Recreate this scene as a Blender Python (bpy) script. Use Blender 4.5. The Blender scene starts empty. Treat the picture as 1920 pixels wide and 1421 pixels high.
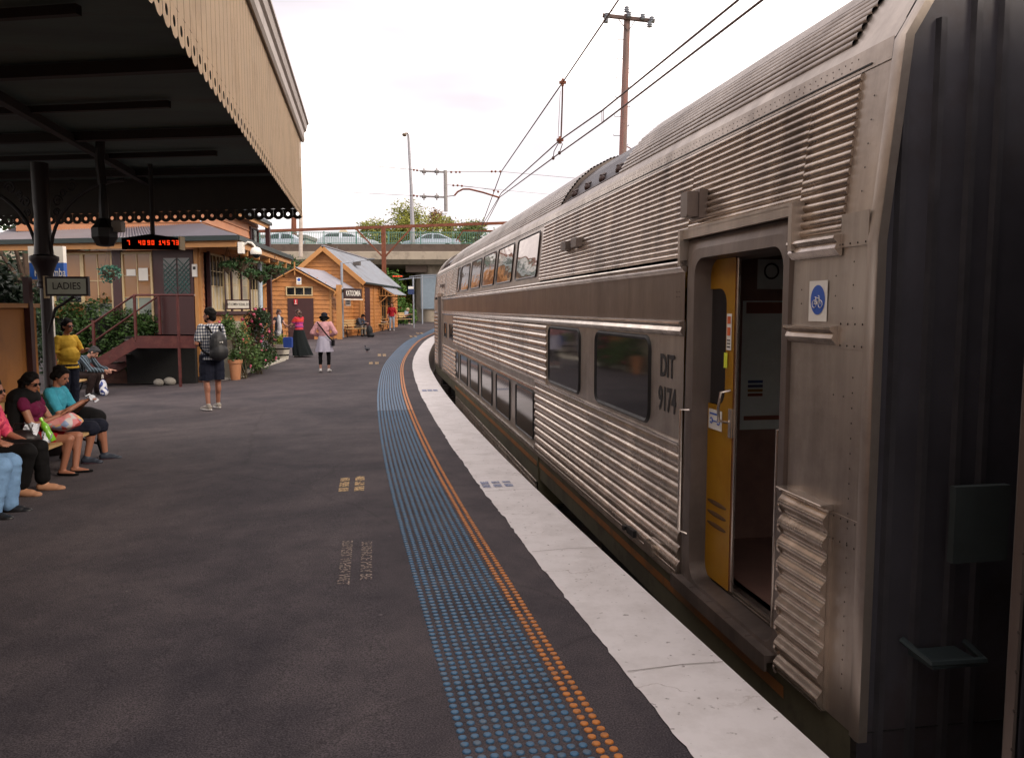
import bpy, bmesh, math, random
from mathutils import Vector, Matrix, noise
R=math.radians
random.seed(7)
C=bpy.context.scene
# ------------------------------------------------------------ camera
EYE=1.65; FPX=1500.0; PITCH=math.atan((710.5-578)/FPX)
cam=bpy.data.cameras.new('camera'); camo=bpy.data.objects.new('camera',cam); C.collection.objects.link(camo)
cam.sensor_width=36.0; cam.lens=36.0*FPX/1920.0; cam.clip_end=3000; cam.clip_start=0.05
camo.location=(0,0,EYE); camo.rotation_euler=(R(90)-PITCH,0,0); C.camera=camo
# ------------------------------------------------------------ sky, sun, exposure
SUN_EL=R(30); SUN_AZ=R(118)      # azimuth clockwise from +Y: soft evening light from the right, behind the viewer
W=bpy.data.worlds.new('World'); C.world=W; W.use_nodes=True
nt=W.node_tree; nt.nodes.clear(); N=nt.nodes.new; Lk=nt.links.new
out=N('ShaderNodeOutputWorld'); bg=N('ShaderNodeBackground'); sky=N('ShaderNodeTexSky')
sky.sky_type='NISHITA'; sky.sun_disc=False; sky.sun_elevation=SUN_EL; sky.sun_rotation=SUN_AZ; sky.dust_density=3.0
tc=N('ShaderNodeTexCoord'); mp=N('ShaderNodeMapping'); mp.inputs['Scale'].default_value=(1.0,1.0,3.2); mp.inputs['Location'].default_value=(0.35,0.2,0.1)
nz=N('ShaderNodeTexNoise'); nz.inputs['Scale'].default_value=2.3; nz.inputs['Detail'].default_value=4; nz.inputs['Roughness'].default_value=.5
cr=N('ShaderNodeValToRGB'); e=cr.color_ramp.elements
e[0].position=.31; e[0].color=(5.5,4.95,5.15,1); _m=cr.color_ramp.elements.new(.47); _m.color=(8.0,7.2,7.2,1); e=cr.color_ramp.elements; e=[e[0],e[2]]; e[1].position=.57; e[1].color=(16.5,14.9,13.9,1)
mx=N('ShaderNodeMix'); mx.data_type='RGBA'; mx.inputs[0].default_value=.86
Lk(tc.outputs['Generated'],mp.inputs[0]); Lk(mp.outputs[0],nz.inputs['Vector']); Lk(nz.outputs['Fac'],cr.inputs[0])
Lk(sky.outputs[0],mx.inputs[6]); Lk(cr.outputs[0],mx.inputs[7]); Lk(mx.outputs[2],bg.inputs[0])
bg.inputs[1].default_value=0.10; Lk(bg.outputs[0],out.inputs[0])
sl=bpy.data.lights.new('sun','SUN'); sl.energy=1.3; sl.angle=R(14); sl.color=(1,.86,.70)
so=bpy.data.objects.new('sun',sl); C.collection.objects.link(so)
sd=Vector((math.sin(SUN_AZ)*math.cos(SUN_EL),math.cos(SUN_AZ)*math.cos(SUN_EL),math.sin(SUN_EL)))
so.rotation_euler=sd.to_track_quat('Z','Y').to_euler(); so.location=sd*40+Vector((0,0,0))
vs=C.view_settings; vs.view_transform='Standard'; vs.look='None'; vs.gamma=1; vs.exposure=0.86; vs.use_curve_mapping=False
# ------------------------------------------------------------ survey: rays from the surveyor's eye point to metres
def ray(px,py):
    u=(px-960)/FPX; v=-(py-710.5)/FPX
    return Vector((u,math.cos(PITCH)+v*math.sin(PITCH),-math.sin(PITCH)+v*math.cos(PITCH)))
def at(px,py,D):
    r=ray(px,py); r=r/r.y*D; return Vector((r.x,D,EYE+r.z))
def G(px,py,z=0):
    r=ray(px,py); t=(z-EYE)/r.z; return Vector((r.x*t,r.y*t,z))
DV=Vector((-0.17141,0.98520,0)); NV=Vector((0.98520,0.17141,0))
def SP(s,p,z=0): return DV*s+NV*p+Vector((0,0,z))
EDGE=[(-30,5.7),(-20,3.9),(-10,2.63),(-5,2.15),(0,1.78),(4,1.58),(8,1.44),(12,1.385),(16,1.40),(20.5,1.51),(24,1.66),(28.5,1.97),(33,2.42),(38,3.06),(43.5,4.05),(49,5.0),(58,6.9),(70,10.2),(90,17)]
def edgep(s):
    k=1
    while k<len(EDGE)-2 and s>EDGE[k+1][0]: k+=1
    p0,p1,p2,p3=[EDGE[min(max(i,0),len(EDGE)-1)] for i in (k-1,k,k+1,k+2)]
    if s<=EDGE[1][0]: 
        t=(s-EDGE[0][0])/(EDGE[1][0]-EDGE[0][0]); return EDGE[0][1]+t*(EDGE[1][1]-EDGE[0][1])
    t=(s-p1[0])/(p2[0]-p1[0]); h=p2[0]-p1[0]
    m1=(p2[1]-p0[1])/(p2[0]-p0[0])*h; m2=(p3[1]-p1[1])/max(p3[0]-p1[0],1e-6)*h
    return (2*t**3-3*t*t+1)*p1[1]+(t**3-2*t*t+t)*m1+(-2*t**3+3*t*t)*p2[1]+(t**3-t*t)*m2
def edge_pt(s,off,z=0):
    e=.05; sl_=(edgep(s+e)-edgep(s-e))/(2*e); n=NV-DV*sl_; n.normalize()
    return SP(s,edgep(s),z)-n*off
def sm(t): t=max(0,min(1,t)); return t*t*(3-2*t)
def gz(x,y):
    v=Vector((x,y,0)); s=v.dot(DV); off=edgep(max(-25,min(88,s)))-v.dot(NV)
    return .018*max(0,y-27)*sm((y-24)/10) - .035*max(0,min(7,off-1.5))*(1-sm((y-20)/14))
def gp(px,py):
    r=ray(px,py); t=1.0
    for i in range(6000):
        q=r*t
        if EYE+q.z<gz(q.x,q.y): return Vector((q.x,q.y,gz(q.x,q.y)))
        t+=.02
    return Vector((q.x,q.y,0))
# ------------------------------------------------------------ materials
def srgb(c):
    if isinstance(c,str):
        c=[int(c[i:i+2],16)/255 for i in (0,2,4)]
        return tuple(((v+.055)/1.055)**2.4 if v>.04045 else v/12.92 for v in c)
    return c
MC={}
def M(name,col,rough=.6,metal=0,var=.15,scale=6,bump=0,bscale=80,spec=.5,stain=None,sscale=1.5,samt=.5,stretch=None,emit=None,coord='Object',sharp=.1,trans=0):
    if name in MC: return MC[name]
    m=bpy.data.materials.new(name); m.use_nodes=True; t=m.node_tree; b=t.nodes['Principled BSDF']; n=t.nodes.new; l=t.links.new
    col=srgb(col)
    b.inputs['Roughness'].default_value=rough; b.inputs['Metallic'].default_value=metal; b.inputs['Specular IOR Level'].default_value=spec
    tc=n('ShaderNodeTexCoord'); src=tc.outputs[coord]
    if stretch:
        mp=n('ShaderNodeMapping'); mp.inputs['Scale'].default_value=stretch; l(src,mp.inputs[0]); src=mp.outputs[0]
    nz=n('ShaderNodeTexNoise'); nz.inputs['Scale'].default_value=scale; nz.inputs['Detail'].default_value=6; nz.inputs['Roughness'].default_value=.65; l(src,nz.inputs['Vector'])
    rp=n('ShaderNodeValToRGB'); rp.color_ramp.elements[0].position=.3; rp.color_ramp.elements[1].position=.7
    rp.color_ramp.elements[0].color=tuple(c*(1-var) for c in col)+(1,); rp.color_ramp.elements[1].color=tuple(min(1,c*(1+var)) for c in col)+(1,)
    l(nz.outputs['Fac'],rp.inputs[0]); cur=rp.outputs[0]
    if stain is not None:
        n2=n('ShaderNodeTexNoise'); n2.inputs['Scale'].default_value=sscale; n2.inputs['Detail'].default_value=8; n2.inputs['Roughness'].default_value=.7; l(src,n2.inputs['Vector'])
        r2=n('ShaderNodeValToRGB'); r2.color_ramp.elements[0].position=.5; r2.color_ramp.elements[1].position=.5+sharp
        r2.color_ramp.elements[1].color=(samt,samt,samt,1); r2.color_ramp.elements[0].color=(0,0,0,1); l(n2.outputs['Fac'],r2.inputs[0])
        mm=n('ShaderNodeMix'); mm.data_type='RGBA'; l(r2.outputs[0],mm.inputs[0]); l(cur,mm.inputs[6]); mm.inputs[7].default_value=srgb(stain)+(1,); cur=mm.outputs[2]
    l(cur,b.inputs['Base Color'])
    if rough>.12 and not emit:
        mr=n('ShaderNodeMapRange'); mr.inputs[3].default_value=max(.03,rough-.12); mr.inputs[4].default_value=min(1,rough+.12); l(nz.outputs['Fac'],mr.inputs[0]); l(mr.outputs[0],b.inputs['Roughness'])
    if bump:
        n3=n('ShaderNodeTexNoise'); n3.inputs['Scale'].default_value=bscale; n3.inputs['Detail'].default_value=3; l(src,n3.inputs['Vector'])
        bp=n('ShaderNodeBump'); bp.inputs['Strength'].default_value=bump; bp.inputs['Distance'].default_value=.01; l(n3.outputs['Fac'],bp.inputs['Height']); l(bp.outputs[0],b.inputs['Normal'])
    if emit: b.inputs['Emission Color'].default_value=srgb(emit[0])+(1,); b.inputs['Emission Strength'].default_value=emit[1]
    if trans: b.inputs['Transmission Weight'].default_value=trans
    MC[name]=m; return m
def node_mat(name):
    m=bpy.data.materials.new(name); m.use_nodes=True; MC[name]=m
    return m,m.node_tree.nodes['Principled BSDF'],m.node_tree.nodes.new,m.node_tree.links.new
# ------------------------------------------------------------ mesh helpers
def quad(bm,a,b,c,d):
    vs=[bm.verts.new(Vector(v)) for v in (a,b,c,d)]; return bm.faces.new(vs)
def poly(bm,pts): return bm.faces.new([bm.verts.new(Vector(p)) for p in pts])
def box(bm,lo,hi,mat=None):
    x0,y0,z0=lo; x1,y1,z1=hi
    c=[Vector(v) for v in ((x0,y0,z0),(x1,y0,z0),(x1,y1,z0),(x0,y1,z0),(x0,y0,z1),(x1,y0,z1),(x1,y1,z1),(x0,y1,z1))]
    if mat: c=[mat@v for v in c]
    v=[bm.verts.new(q) for q in c]
    for f in ((0,3,2,1),(4,5,6,7),(0,1,5,4),(1,2,6,5),(2,3,7,6),(3,0,4,7)): bm.faces.new([v[i] for i in f])
def frame_of(a,b,up=Vector((0,0,1))):
    z=(b-a).normalized()
    if abs(z.dot(up))>.99: up=Vector((0,1,0))
    x=up.cross(z).normalized(); y=z.cross(x); return x,y,z
def beam(bm,a,b,w,h,up=Vector((0,0,1))):
    a=Vector(a); b=Vector(b); x,y,z=frame_of(a,b,up)
    v=[]
    for q in (a,b):
        for sx,sy in ((-1,-1),(1,-1),(1,1),(-1,1)): v.append(bm.verts.new(q+x*sx*w/2+y*sy*h/2))
    for f in ((3,2,1,0),(4,5,6,7),(0,1,5,4),(1,2,6,5),(2,3,7,6),(3,0,4,7)): bm.faces.new([v[i] for i in f])
def tube(bm,pts,r,n=8,cap=True,r1=None):
    pts=[Vector(p) for p in pts]; rings=[]; px=None
    for i,p in enumerate(pts):
        t=((pts[min(i+1,len(pts)-1)]-pts[max(i-1,0)])).normalized()
        if px is None:
            up=Vector((0,0,1)) if abs(t.z)<.95 else Vector((0,1,0)); px=up.cross(t).normalized()
        else: px=(px-t*px.dot(t)).normalized()
        py=t.cross(px); rr=r if r1 is None else r+(r1-r)*i/(len(pts)-1)
        rings.append([bm.verts.new(p+(px*math.cos(2*math.pi*k/n)+py*math.sin(2*math.pi*k/n))*rr) for k in range(n)])
    for a,b in zip(rings,rings[1:]):
        for k in range(n): bm.faces.new((a[k],a[(k+1)%n],b[(k+1)%n],b[k]))
    if cap: bm.faces.new(rings[0][::-1]); bm.faces.new(rings[-1])
def lathe(bm,c,prof,n=16,ax=None):
    c=Vector(c); rings=[]
    for r,z in prof: rings.append([bm.verts.new(c+Vector((r*math.cos(2*math.pi*k/n),r*math.sin(2*math.pi*k/n),z))) for k in range(n)])
    for a,b in zip(rings,rings[1:]):
        for k in range(n): bm.faces.new((a[k],a[(k+1)%n],b[(k+1)%n],b[k]))
    bm.faces.new(rings[0][::-1]); bm.faces.new(rings[-1])
def ell(bm,c,r,rot=None,seg=12,rings=8):
    m=Matrix.Translation(Vector(c))@(rot.to_4x4() if rot else Matrix())@Matrix.Diagonal((*r,1))
    bmesh.ops.create_uvsphere(bm,u_segments=seg,v_segments=rings,radius=1,matrix=m)
def cap(bm,a,b,ra,rb,n=10):
    """closed tapered capsule"""
    a=Vector(a); b=Vector(b)
    if (b-a).length<1e-5: ell(bm,a,(ra,)*3); return
    x,y,z=frame_of(a,b); rings=[]
    for q,r,ang in [(a,ra,t) for t in (-75,-45,-15)]+[(b,rb,t) for t in (15,45,75)]:
        cr_=math.cos(R(ang))*r; cz=math.sin(R(ang))*r
        rings.append([bm.verts.new(q+z*cz+(x*math.cos(2*math.pi*k/n)+y*math.sin(2*math.pi*k/n))*cr_) for k in range(n)])
    for p,q in zip(rings,rings[1:]):
        for k in range(n): bm.faces.new((p[k],p[(k+1)%n],q[(k+1)%n],q[k]))
    bm.faces.new(rings[0][::-1]); bm.faces.new(rings[-1])
def obj(name,bm,mat,parent=None,smooth=False,fix=True,loc=None):
    if fix: bmesh.ops.recalc_face_normals(bm,faces=bm.faces)
    me=bpy.data.meshes.new(name); bm.to_mesh(me); bm.free()
    for m in (mat if isinstance(mat,(list,tuple)) else [mat]): me.materials.append(m)
    if smooth is True: me.polygons.foreach_set('use_smooth',[True]*len(me.polygons))
    o=bpy.data.objects.new(name,me); C.collection.objects.link(o)
    if parent: o.parent=parent
    if loc is not None: o.location=loc
    if smooth=='auto':
        me.polygons.foreach_set('use_smooth',[True]*len(me.polygons)); me.set_sharp_from_angle(angle=R(38))
    return o
def recenter(o):
    """put the origin of a top-level mesh at its base"""
    vs=[v.co for v in o.data.vertices]; c=Vector(((min(v.x for v in vs)+max(v.x for v in vs))/2,(min(v.y for v in vs)+max(v.y for v in vs))/2,min(v.z for v in vs)))
    o.data.transform(Matrix.Translation(-c)); o.location=c; return o
def tag(o,label,cat,group=None):
    o['label']=label; o['category']=cat
    if group: o['group']=group
    return o
def struct(o,kind='structure'): o['kind']=kind; return o
def thing(name,label,cat,loc=(0,0,0),rz=0,group=None,rot=None):
    o=bpy.data.objects.new(name,None); C.collection.objects.link(o); o.location=loc; o.rotation_euler=(0,0,rz); o.empty_display_size=.2
    return tag(o,label,cat,group)
def copy_tree(o,parent=None):
    c=o.copy(); C.collection.objects.link(c)
    if parent: c.parent=parent
    for ch in list(o.children): copy_tree(ch,c)
    return c
def text_mesh(name,body,size,mat,parent=None,M4=None,ext=.002,align='CENTER',sx=1.0,bold=0):
    cu=bpy.data.curves.new(name,'FONT'); cu.body=body; cu.size=size; cu.extrude=ext; cu.align_x=align; cu.align_y='CENTER'; cu.offset=bold; cu.resolution_u=3
    t=bpy.data.objects.new('tmp',cu); C.collection.objects.link(t); bpy.context.view_layer.update()
    me=bpy.data.meshes.new_from_object(t.evaluated_get(bpy.context.evaluated_depsgraph_get())); bpy.data.objects.remove(t); bpy.data.curves.remove(cu)
    me.name=name; me.materials.clear(); me.materials.append(mat)
    me.transform(Matrix.Diagonal((sx,1,1,1)))
    if M4: me.transform(M4)
    o=bpy.data.objects.new(name,me); C.collection.objects.link(o)
    if parent: o.parent=parent
    return o
def basis(o,x,y,z):
    m=Matrix((x,y,z)).transposed().to_4x4(); m.translation=o; return m
def BM(): return bmesh.new()
# ============================================================ GROUND
def mat_asphalt():
    m,b,n,l=node_mat('asphalt'); tc=n('ShaderNodeTexCoord')
    a=n('ShaderNodeTexNoise'); a.inputs['Scale'].default_value=140; a.inputs['Detail'].default_value=2; l(tc.outputs['Object'],a.inputs[0])
    c=n('ShaderNodeTexNoise'); c.inputs['Scale'].default_value=.55; c.inputs['Detail'].default_value=7; c.inputs['Roughness'].default_value=.62; c.inputs['Distortion'].default_value=.6; l(tc.outputs['Object'],c.inputs[0])
    r1=n('ShaderNodeValToRGB'); e=r1.color_ramp.elements; e[0].position=.3; e[0].color=(.024,.022,.024,1); e[1].position=.74; e[1].color=(.110,.096,.102,1); l(a.outputs[0],r1.inputs[0])
    r2=n('ShaderNodeValToRGB'); e=r2.color_ramp.elements; e[0].position=.32; e[0].color=(.64,.63,.70,1); e[1].position=.7; e[1].color=(1.5,1.42,1.38,1); l(c.outputs[0],r2.inputs[0])
    mm=n('ShaderNodeMix'); mm.data_type='RGBA'; mm.blend_type='MULTIPLY'; mm.inputs[0].default_value=1; l(r1.outputs[0],mm.inputs[6]); l(r2.outputs[0],mm.inputs[7])
    # cracks and old patch seams
    v=n('ShaderNodeTexVoronoi'); v.feature='DISTANCE_TO_EDGE'; v.inputs['Scale'].default_value=.23
    w=n('ShaderNodeTexNoise'); w.inputs['Scale'].default_value=1.6; w.inputs['Detail'].default_value=6; l(tc.outputs['Object'],w.inputs[0])
    ad=n('ShaderNodeMix'); ad.data_type='VECTOR'; ad.inputs[0].default_value=.22; l(tc.outputs['Object'],ad.inputs[4]); l(w.outputs['Color'],ad.inputs[5]); l(ad.outputs[1],v.inputs['Vector'])
    r3=n('ShaderNodeValToRGB'); e=r3.color_ramp.elements; e[0].position=0; e[0].color=(.45,.45,.45,1); e[1].position=.004; e[1].color=(1,1,1,1); l(v.outputs['Distance'],r3.inputs[0])
    m3=n('ShaderNodeMix'); m3.data_type='RGBA'; m3.blend_type='MULTIPLY'; m3.inputs[0].default_value=.35; l(mm.outputs[2],m3.inputs[6]); l(r3.outputs[0],m3.inputs[7])
    # small pale litter flecks and gum
    g=n('ShaderNodeTexVoronoi'); g.inputs['Scale'].default_value=2.2; l(tc.outputs['Object'],g.inputs['Vector'])
    r4=n('ShaderNodeValToRGB'); e=r4.color_ramp.elements; e[0].position=.018; e[0].color=(.6,.6,.6,1); e[1].position=.03; e[1].color=(0,0,0,1); l(g.outputs['Distance'],r4.inputs[0])
    m4=n('ShaderNodeMix'); m4.data_type='RGBA'; l(r4.outputs[0],m4.inputs[0]); l(m3.outputs[2],m4.inputs[6]); m4.inputs[7].default_value=(.22,.2,.19,1)
    g5=n('ShaderNodeTexVoronoi'); g5.inputs['Scale'].default_value=1.25; l(ad.outputs[1],g5.inputs['Vector'])
    r5=n('ShaderNodeValToRGB'); e=r5.color_ramp.elements; e[0].position=.025; e[0].color=(.7,.7,.7,1); e[1].position=.05; e[1].color=(0,0,0,1); l(g5.outputs['Distance'],r5.inputs[0])
    m5=n('ShaderNodeMix'); m5.data_type='RGBA'; l(r5.outputs[0],m5.inputs[0]); l(m4.outputs[2],m5.inputs[6]); m5.inputs[7].default_value=(.016,.015,.017,1)
    # broad worn walking lines and darker oil-stained areas
    g6=n('ShaderNodeTexNoise'); g6.inputs['Scale'].default_value=2.6; g6.inputs['Detail'].default_value=9; g6.inputs['Roughness'].default_value=.75; l(tc.outputs['Object'],g6.inputs[0])
    r6=n('ShaderNodeValToRGB'); e=r6.color_ramp.elements; e[0].position=.40; e[0].color=(.80,.79,.82,1); e[1].position=.62; e[1].color=(1.15,1.12,1.10,1); l(g6.outputs[0],r6.inputs[0])
    m6=n('ShaderNodeMix'); m6.data_type='RGBA'; m6.blend_type='MULTIPLY'; m6.inputs[0].default_value=1; l(m5.outputs[2],m6.inputs[6]); l(r6.outputs[0],m6.inputs[7]); m4=m6
    l(m4.outputs[2],b.inputs['Base Color']); b.inputs['Roughness'].default_value=.86; b.inputs['Specular IOR Level'].default_value=.3
    bp=n('ShaderNodeBump'); bp.inputs['Strength'].default_value=.55; bp.inputs['Distance'].default_value=.006; l(a.outputs[0],bp.inputs['Height']); l(bp.outputs[0],b.inputs['Normal'])
    return m
ASPH=mat_asphalt()
def mat_coping():
    m,b,n,l=node_mat('white_coping'); tc=n('ShaderNodeTexCoord')
    a=n('ShaderNodeTexNoise'); a.inputs['Scale'].default_value=3; a.inputs['Detail'].default_value=10; a.inputs['Roughness'].default_value=.7; l(tc.outputs['Object'],a.inputs[0])
    r=n('ShaderNodeValToRGB'); e=r.color_ramp.elements; e[0].position=.28; e[0].color=(.58,.54,.52,1); e[1].position=.56; e[1].color=(.74,.70,.69,1); l(a.outputs[0],r.inputs[0])
    v=n('ShaderNodeTexVoronoi'); v.feature='DISTANCE_TO_EDGE'; v.inputs['Scale'].default_value=1.9
    w=n('ShaderNodeTexNoise'); w.inputs['Scale'].default_value=5; w.inputs['Detail'].default_value=8; l(tc.outputs['Object'],w.inputs[0])
    ad=n('ShaderNodeMix'); ad.data_type='VECTOR'; ad.inputs[0].default_value=.3; l(tc.outputs['Object'],ad.inputs[4]); l(w.outputs['Color'],ad.inputs[5]); l(ad.outputs[1],v.inputs['Vector'])
    r3=n('ShaderNodeValToRGB'); e=r3.color_ramp.elements; e[0].position=0; e[0].color=(.55,.50,.47,1); e[1].position=.007; e[1].color=(1,1,1,1); l(v.outputs['Distance'],r3.inputs[0])
    q=n('ShaderNodeTexNoise'); q.inputs['Scale'].default_value=1.7; q.inputs['Detail'].default_value=3; l(tc.outputs['Object'],q.inputs[0])
    rq=n('ShaderNodeValToRGB'); rq.color_ramp.elements[0].position=.50; rq.color_ramp.elements[1].position=.58; l(q.outputs[0],rq.inputs[0])
    m3=n('ShaderNodeMix'); m3.data_type='RGBA'; m3.blend_type='MULTIPLY'; l(rq.outputs[0],m3.inputs[0]); l(r.outputs[0],m3.inputs[6]); l(r3.outputs[0],m3.inputs[7])
    # chips where the paint has gone
    c=n('ShaderNodeTexNoise'); c.inputs['Scale'].default_value=26; c.inputs['Detail'].default_value=5; l(tc.outputs['Object'],c.inputs[0])
    r4=n('ShaderNodeValToRGB'); e=r4.color_ramp.elements; e[0].position=.66; e[0].color=(0,0,0,1); e[1].position=.72; e[1].color=(.75,.75,.75,1); l(c.outputs[0],r4.inputs[0])
    m4=n('ShaderNodeMix'); m4.data_type='RGBA'; l(r4.outputs[0],m4.inputs[0]); l(m3.outputs[2],m4.inputs[6]); m4.inputs[7].default_value=(.2,.17,.155,1)
    l(m4.outputs[2],b.inputs['Base Color']); b.inputs['Roughness'].default_value=.7
    bp=n('ShaderNodeBump'); bp.inputs['Strength'].default_value=.5; bp.inputs['Distance'].default_value=.01; l(m4.outputs[2],bp.inputs['Height']); l(bp.outputs[0],b.inputs['Normal'])
    return m
COP=mat_coping()
BALL=M('ballast','4a4038',.95,var=.6,scale=30,bump=1,bscale=25)
CONC=M('concrete','8d857c',.85,var=.2,scale=2,bump=.3,bscale=30,stain='4a443e',sscale=.8,samt=.5)
bm=BM(); S=3000
for i in range(-6,6):
    for j in range(-6,6): quad(bm,(i*S/6,j*S/6,-1.25),((i+1)*S/6,j*S/6,-1.25),((i+1)*S/6,(j+1)*S/6,-1.25),(i*S/6,(j+1)*S/6,-1.25))
bmesh.ops.remove_doubles(bm,verts=bm.verts,dist=.01)
struct(obj('ground',bm,M('ground','5c5a3c',.95,var=.4,scale=.05)))
# track bed
bm=BM(); prev=None
for i in range(-30,89,2):
    a=edge_pt(i,-.02,-1.15); b=edge_pt(i,-7,-1.15); cur=(bm.verts.new(a),bm.verts.new(b))
    if prev: bm.faces.new((prev[0],prev[1],cur[1],cur[0]))
    prev=cur
struct(obj('track_bed',bm,BALL))
t=thing('railway_track','steel rails and sleepers in the dark gap below the train','track',tuple(SP(10,3.2,-1.15)))
ti=Matrix.Translation(-t.location)
for off in (-.95,-2.38):
    bm=BM()
    for a,b in ((-.035,.035),):
        pr=None
        for i in range(-28,88,2):
            q=[edge_pt(i,off+dx,zz) for dx,zz in ((.035,-1.13),(.035,-.97),(-.035,-.97),(-.035,-1.13))]
            cur=[bm.verts.new(v) for v in q]
            if pr:
                for k in range(3): bm.faces.new((pr[k],pr[k+1],cur[k+1],cur[k]))
            pr=cur
    bm.transform(ti); obj('rail',bm,M('rail_steel','3d2f27',.5,.6,var=.3),t)
bm=BM()
for i in range(0,60): 
    a=edge_pt(-4+i*.65,-.4,-1.12); b=edge_pt(-4+i*.65,-2.9,-1.12); beam(bm,a,b,.22,.08)
bm.transform(ti); o=obj('sleeper',bm,M('sleeper_wood','3a3029',.9,var=.3),t); o['kind']='stuff'
# platform asphalt
bm=BM(); rows=[]
offs=[.46,.6,.8,1.0,1.5,2,2.5,3,4,5,6,7,8.5,10,13,18,26,40]
ss=[-30,-20,-10,-5]+[i*.5 for i in range(-6,60)]+[30+i for i in range(0,59)]
for s in ss:
    row=[]
    for o_ in offs:
        q=edge_pt(s,o_); row.append(bm.verts.new((q.x,q.y,gz(q.x,q.y))))
    rows.append(row)
for a,b in zip(rows,rows[1:]):
    for k in range(len(offs)-1): bm.faces.new((a[k],a[k+1],b[k+1],b[k]))
o=obj('platform',bm,ASPH,smooth=True); struct(o)
# coping: white edge slab with a ragged inner edge and joints
bm=BM(); pr=None; s=-29.5
while s<86:
    st=.05 if -2<s<14 else (.25 if s<40 else 1.0)
    def rg(s):
        return .50+.010*noise.noise(Vector((s*5,0,0)))+.012*noise.noise(Vector((s*22,3,0)))+.012*noise.noise(Vector((s*.9,7,0)))
    q=[]
    for k,(o_,dz) in enumerate(((0.0,-1.2),(0.0,-.012),(.012,.006),(.25,.008),(None,.006))):
        off=rg(s) if o_ is None else o_
        p=edge_pt(s,off); q.append(bm.verts.new((p.x,p.y,gz(p.x,p.y)+dz)))
    if pr:
        for k in range(4): bm.faces.new((pr[k],pr[k+1],q[k+1],q[k]))
    pr=q; s+=st
o=obj('platform_coping',bm,COP); struct(o)
bm=BM()
for k in range(-6,30):
    s=1.55+k*1.83; 
    if s>45 : break
    a=edge_pt(s,.02); b=edge_pt(s+.02*math.sin(k*7),.235); b2=edge_pt(s,.49)
    for p,q in ((a,b),(b,b2)):
        d=DV*.0022
        poly(bm,[p-d+Vector((0,0,gz(p.x,p.y)+.0105)),p+d+Vector((0,0,gz(p.x,p.y)+.0105)),q+d+Vector((0,0,gz(q.x,q.y)+.0115)),q-d+Vector((0,0,gz(q.x,q.y)+.0115))])
struct(obj('coping_joints',bm,M('joint_dirt','6d645c',.9)))
# tactile studs: relief pattern of the warning strip set into the asphalt
TB=M('blue_stud','3a6484',.5,var=.18,scale=9,stain='56626c',sscale=16,samt=.7,spec=.4)
TO=M('orange_stud','c0752f',.5,var=.12,scale=9,stain='8a5a34',sscale=16,samt=.65,spec=.4)
t=thing('tactile_paving','curving warning strip of blue and orange raised studs along the platform edge','tactile paving',tuple(edge_pt(10,1.05)))
ti=Matrix.Translation(-t.location)
def studs(offlist,mat,name):
    bm=BM(); s=-3.0; verts=[]; faces=[]
    while s<62:
        far=s>13
        for o_ in offlist:
            rn=random.Random(int(s*1000)+int(o_*997)); off=o_+rn.uniform(-.0015,.0015)
            p=edge_pt(s,off); z=gz(p.x,p.y)
            if far:
                d=(edge_pt(s+.1,off)-p).normalized(); n=Vector((d.y,-d.x,0)); L=.25 if s<30 else .5; e=edge_pt(s+L,off); ze=gz(e.x,e.y)
                b=len(verts)
                for q,zz in ((p,z),(e,ze)):
                    for w,h in ((-.017,.0005),(-.011,.006),(.011,.006),(.017,.0005)): verts.append(q+n*w+Vector((0,0,zz+h)))
                for k in range(3): faces.append((b+k,b+k+1,b+5+k,b+4+k))
            else:
                b=len(verts); nn=10 if s<5 else 6
                for rr,h in ((.0175,.0),(.0165,.004),(.0115,.0062)):
                    for k in range(nn):
                        a=2*math.pi*k/nn; verts.append(Vector((p.x+rr*math.cos(a),p.y+rr*math.sin(a),z+h)))
                for r_ in range(2):
                    for k in range(nn): faces.append((b+r_*nn+k,b+r_*nn+(k+1)%nn,b+(r_+1)*nn+(k+1)%nn,b+(r_+1)*nn+k))
                faces.append(tuple(b+2*nn+k for k in range(nn)))
        s+= .05 if not far else (.25 if s<30 else .5)
    me=bpy.data.meshes.new(name); me.from_pydata([tuple(v-t.location) for v in verts],[],faces); me.materials.append(mat)
    o=bpy.data.objects.new(name,me); C.collection.objects.link(o); o.parent=t; bm.free(); o['kind']='stuff'
studs([.868+.0487*k for k in range(10)],TB,'blue_stud_rows')
studs([.765,.816],TO,'orange_stud_rows')
# painted stencils
bm=BM(); pr_=None
for k in range(40):
    px_=470+k*8; c=gp(px_,818-.02*(px_-470)+1.2*noise.noise(Vector((k*.4,2,0)))); q=[bm.verts.new(c+Vector((0,-.006,.005))),bm.verts.new(c+Vector((0,.006,.005)))]
    if pr_: bm.faces.new((pr_[0],q[0],q[1],pr_[1]))
    pr_=q
struct(obj('asphalt_seam',bm,M('seam_tar','1c191b',.7)))
def ground_text(body,px,py,size,mat,ang_dir,up,z=.006,sx=1,label=None):
    c=gp(px,py); x=ang_dir.normalized(); y=up.normalized()
    return text_mesh('stencil_text',body,size,mat,None,basis(Vector((c.x,c.y,c.z+z)),x,y,Vector((0,0,1))),ext=.0003,sx=sx)
def worn(name,col,th):
    m=M(name,col,.8); t=m.node_tree; b=t.nodes['Principled BSDF']; n=t.nodes.new('ShaderNodeTexNoise'); n.inputs['Scale'].default_value=55; n.inputs['Detail'].default_value=4
    tc=t.nodes.new('ShaderNodeTexCoord'); t.links.new(tc.outputs['Object'],n.inputs[0]); r=t.nodes.new('ShaderNodeValToRGB'); r.color_ramp.elements[0].position=th; r.color_ramp.elements[1].position=th+.06
    t.links.new(n.outputs[0],r.inputs[0]); t.links.new(r.outputs[0],b.inputs['Alpha']); return m
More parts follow.
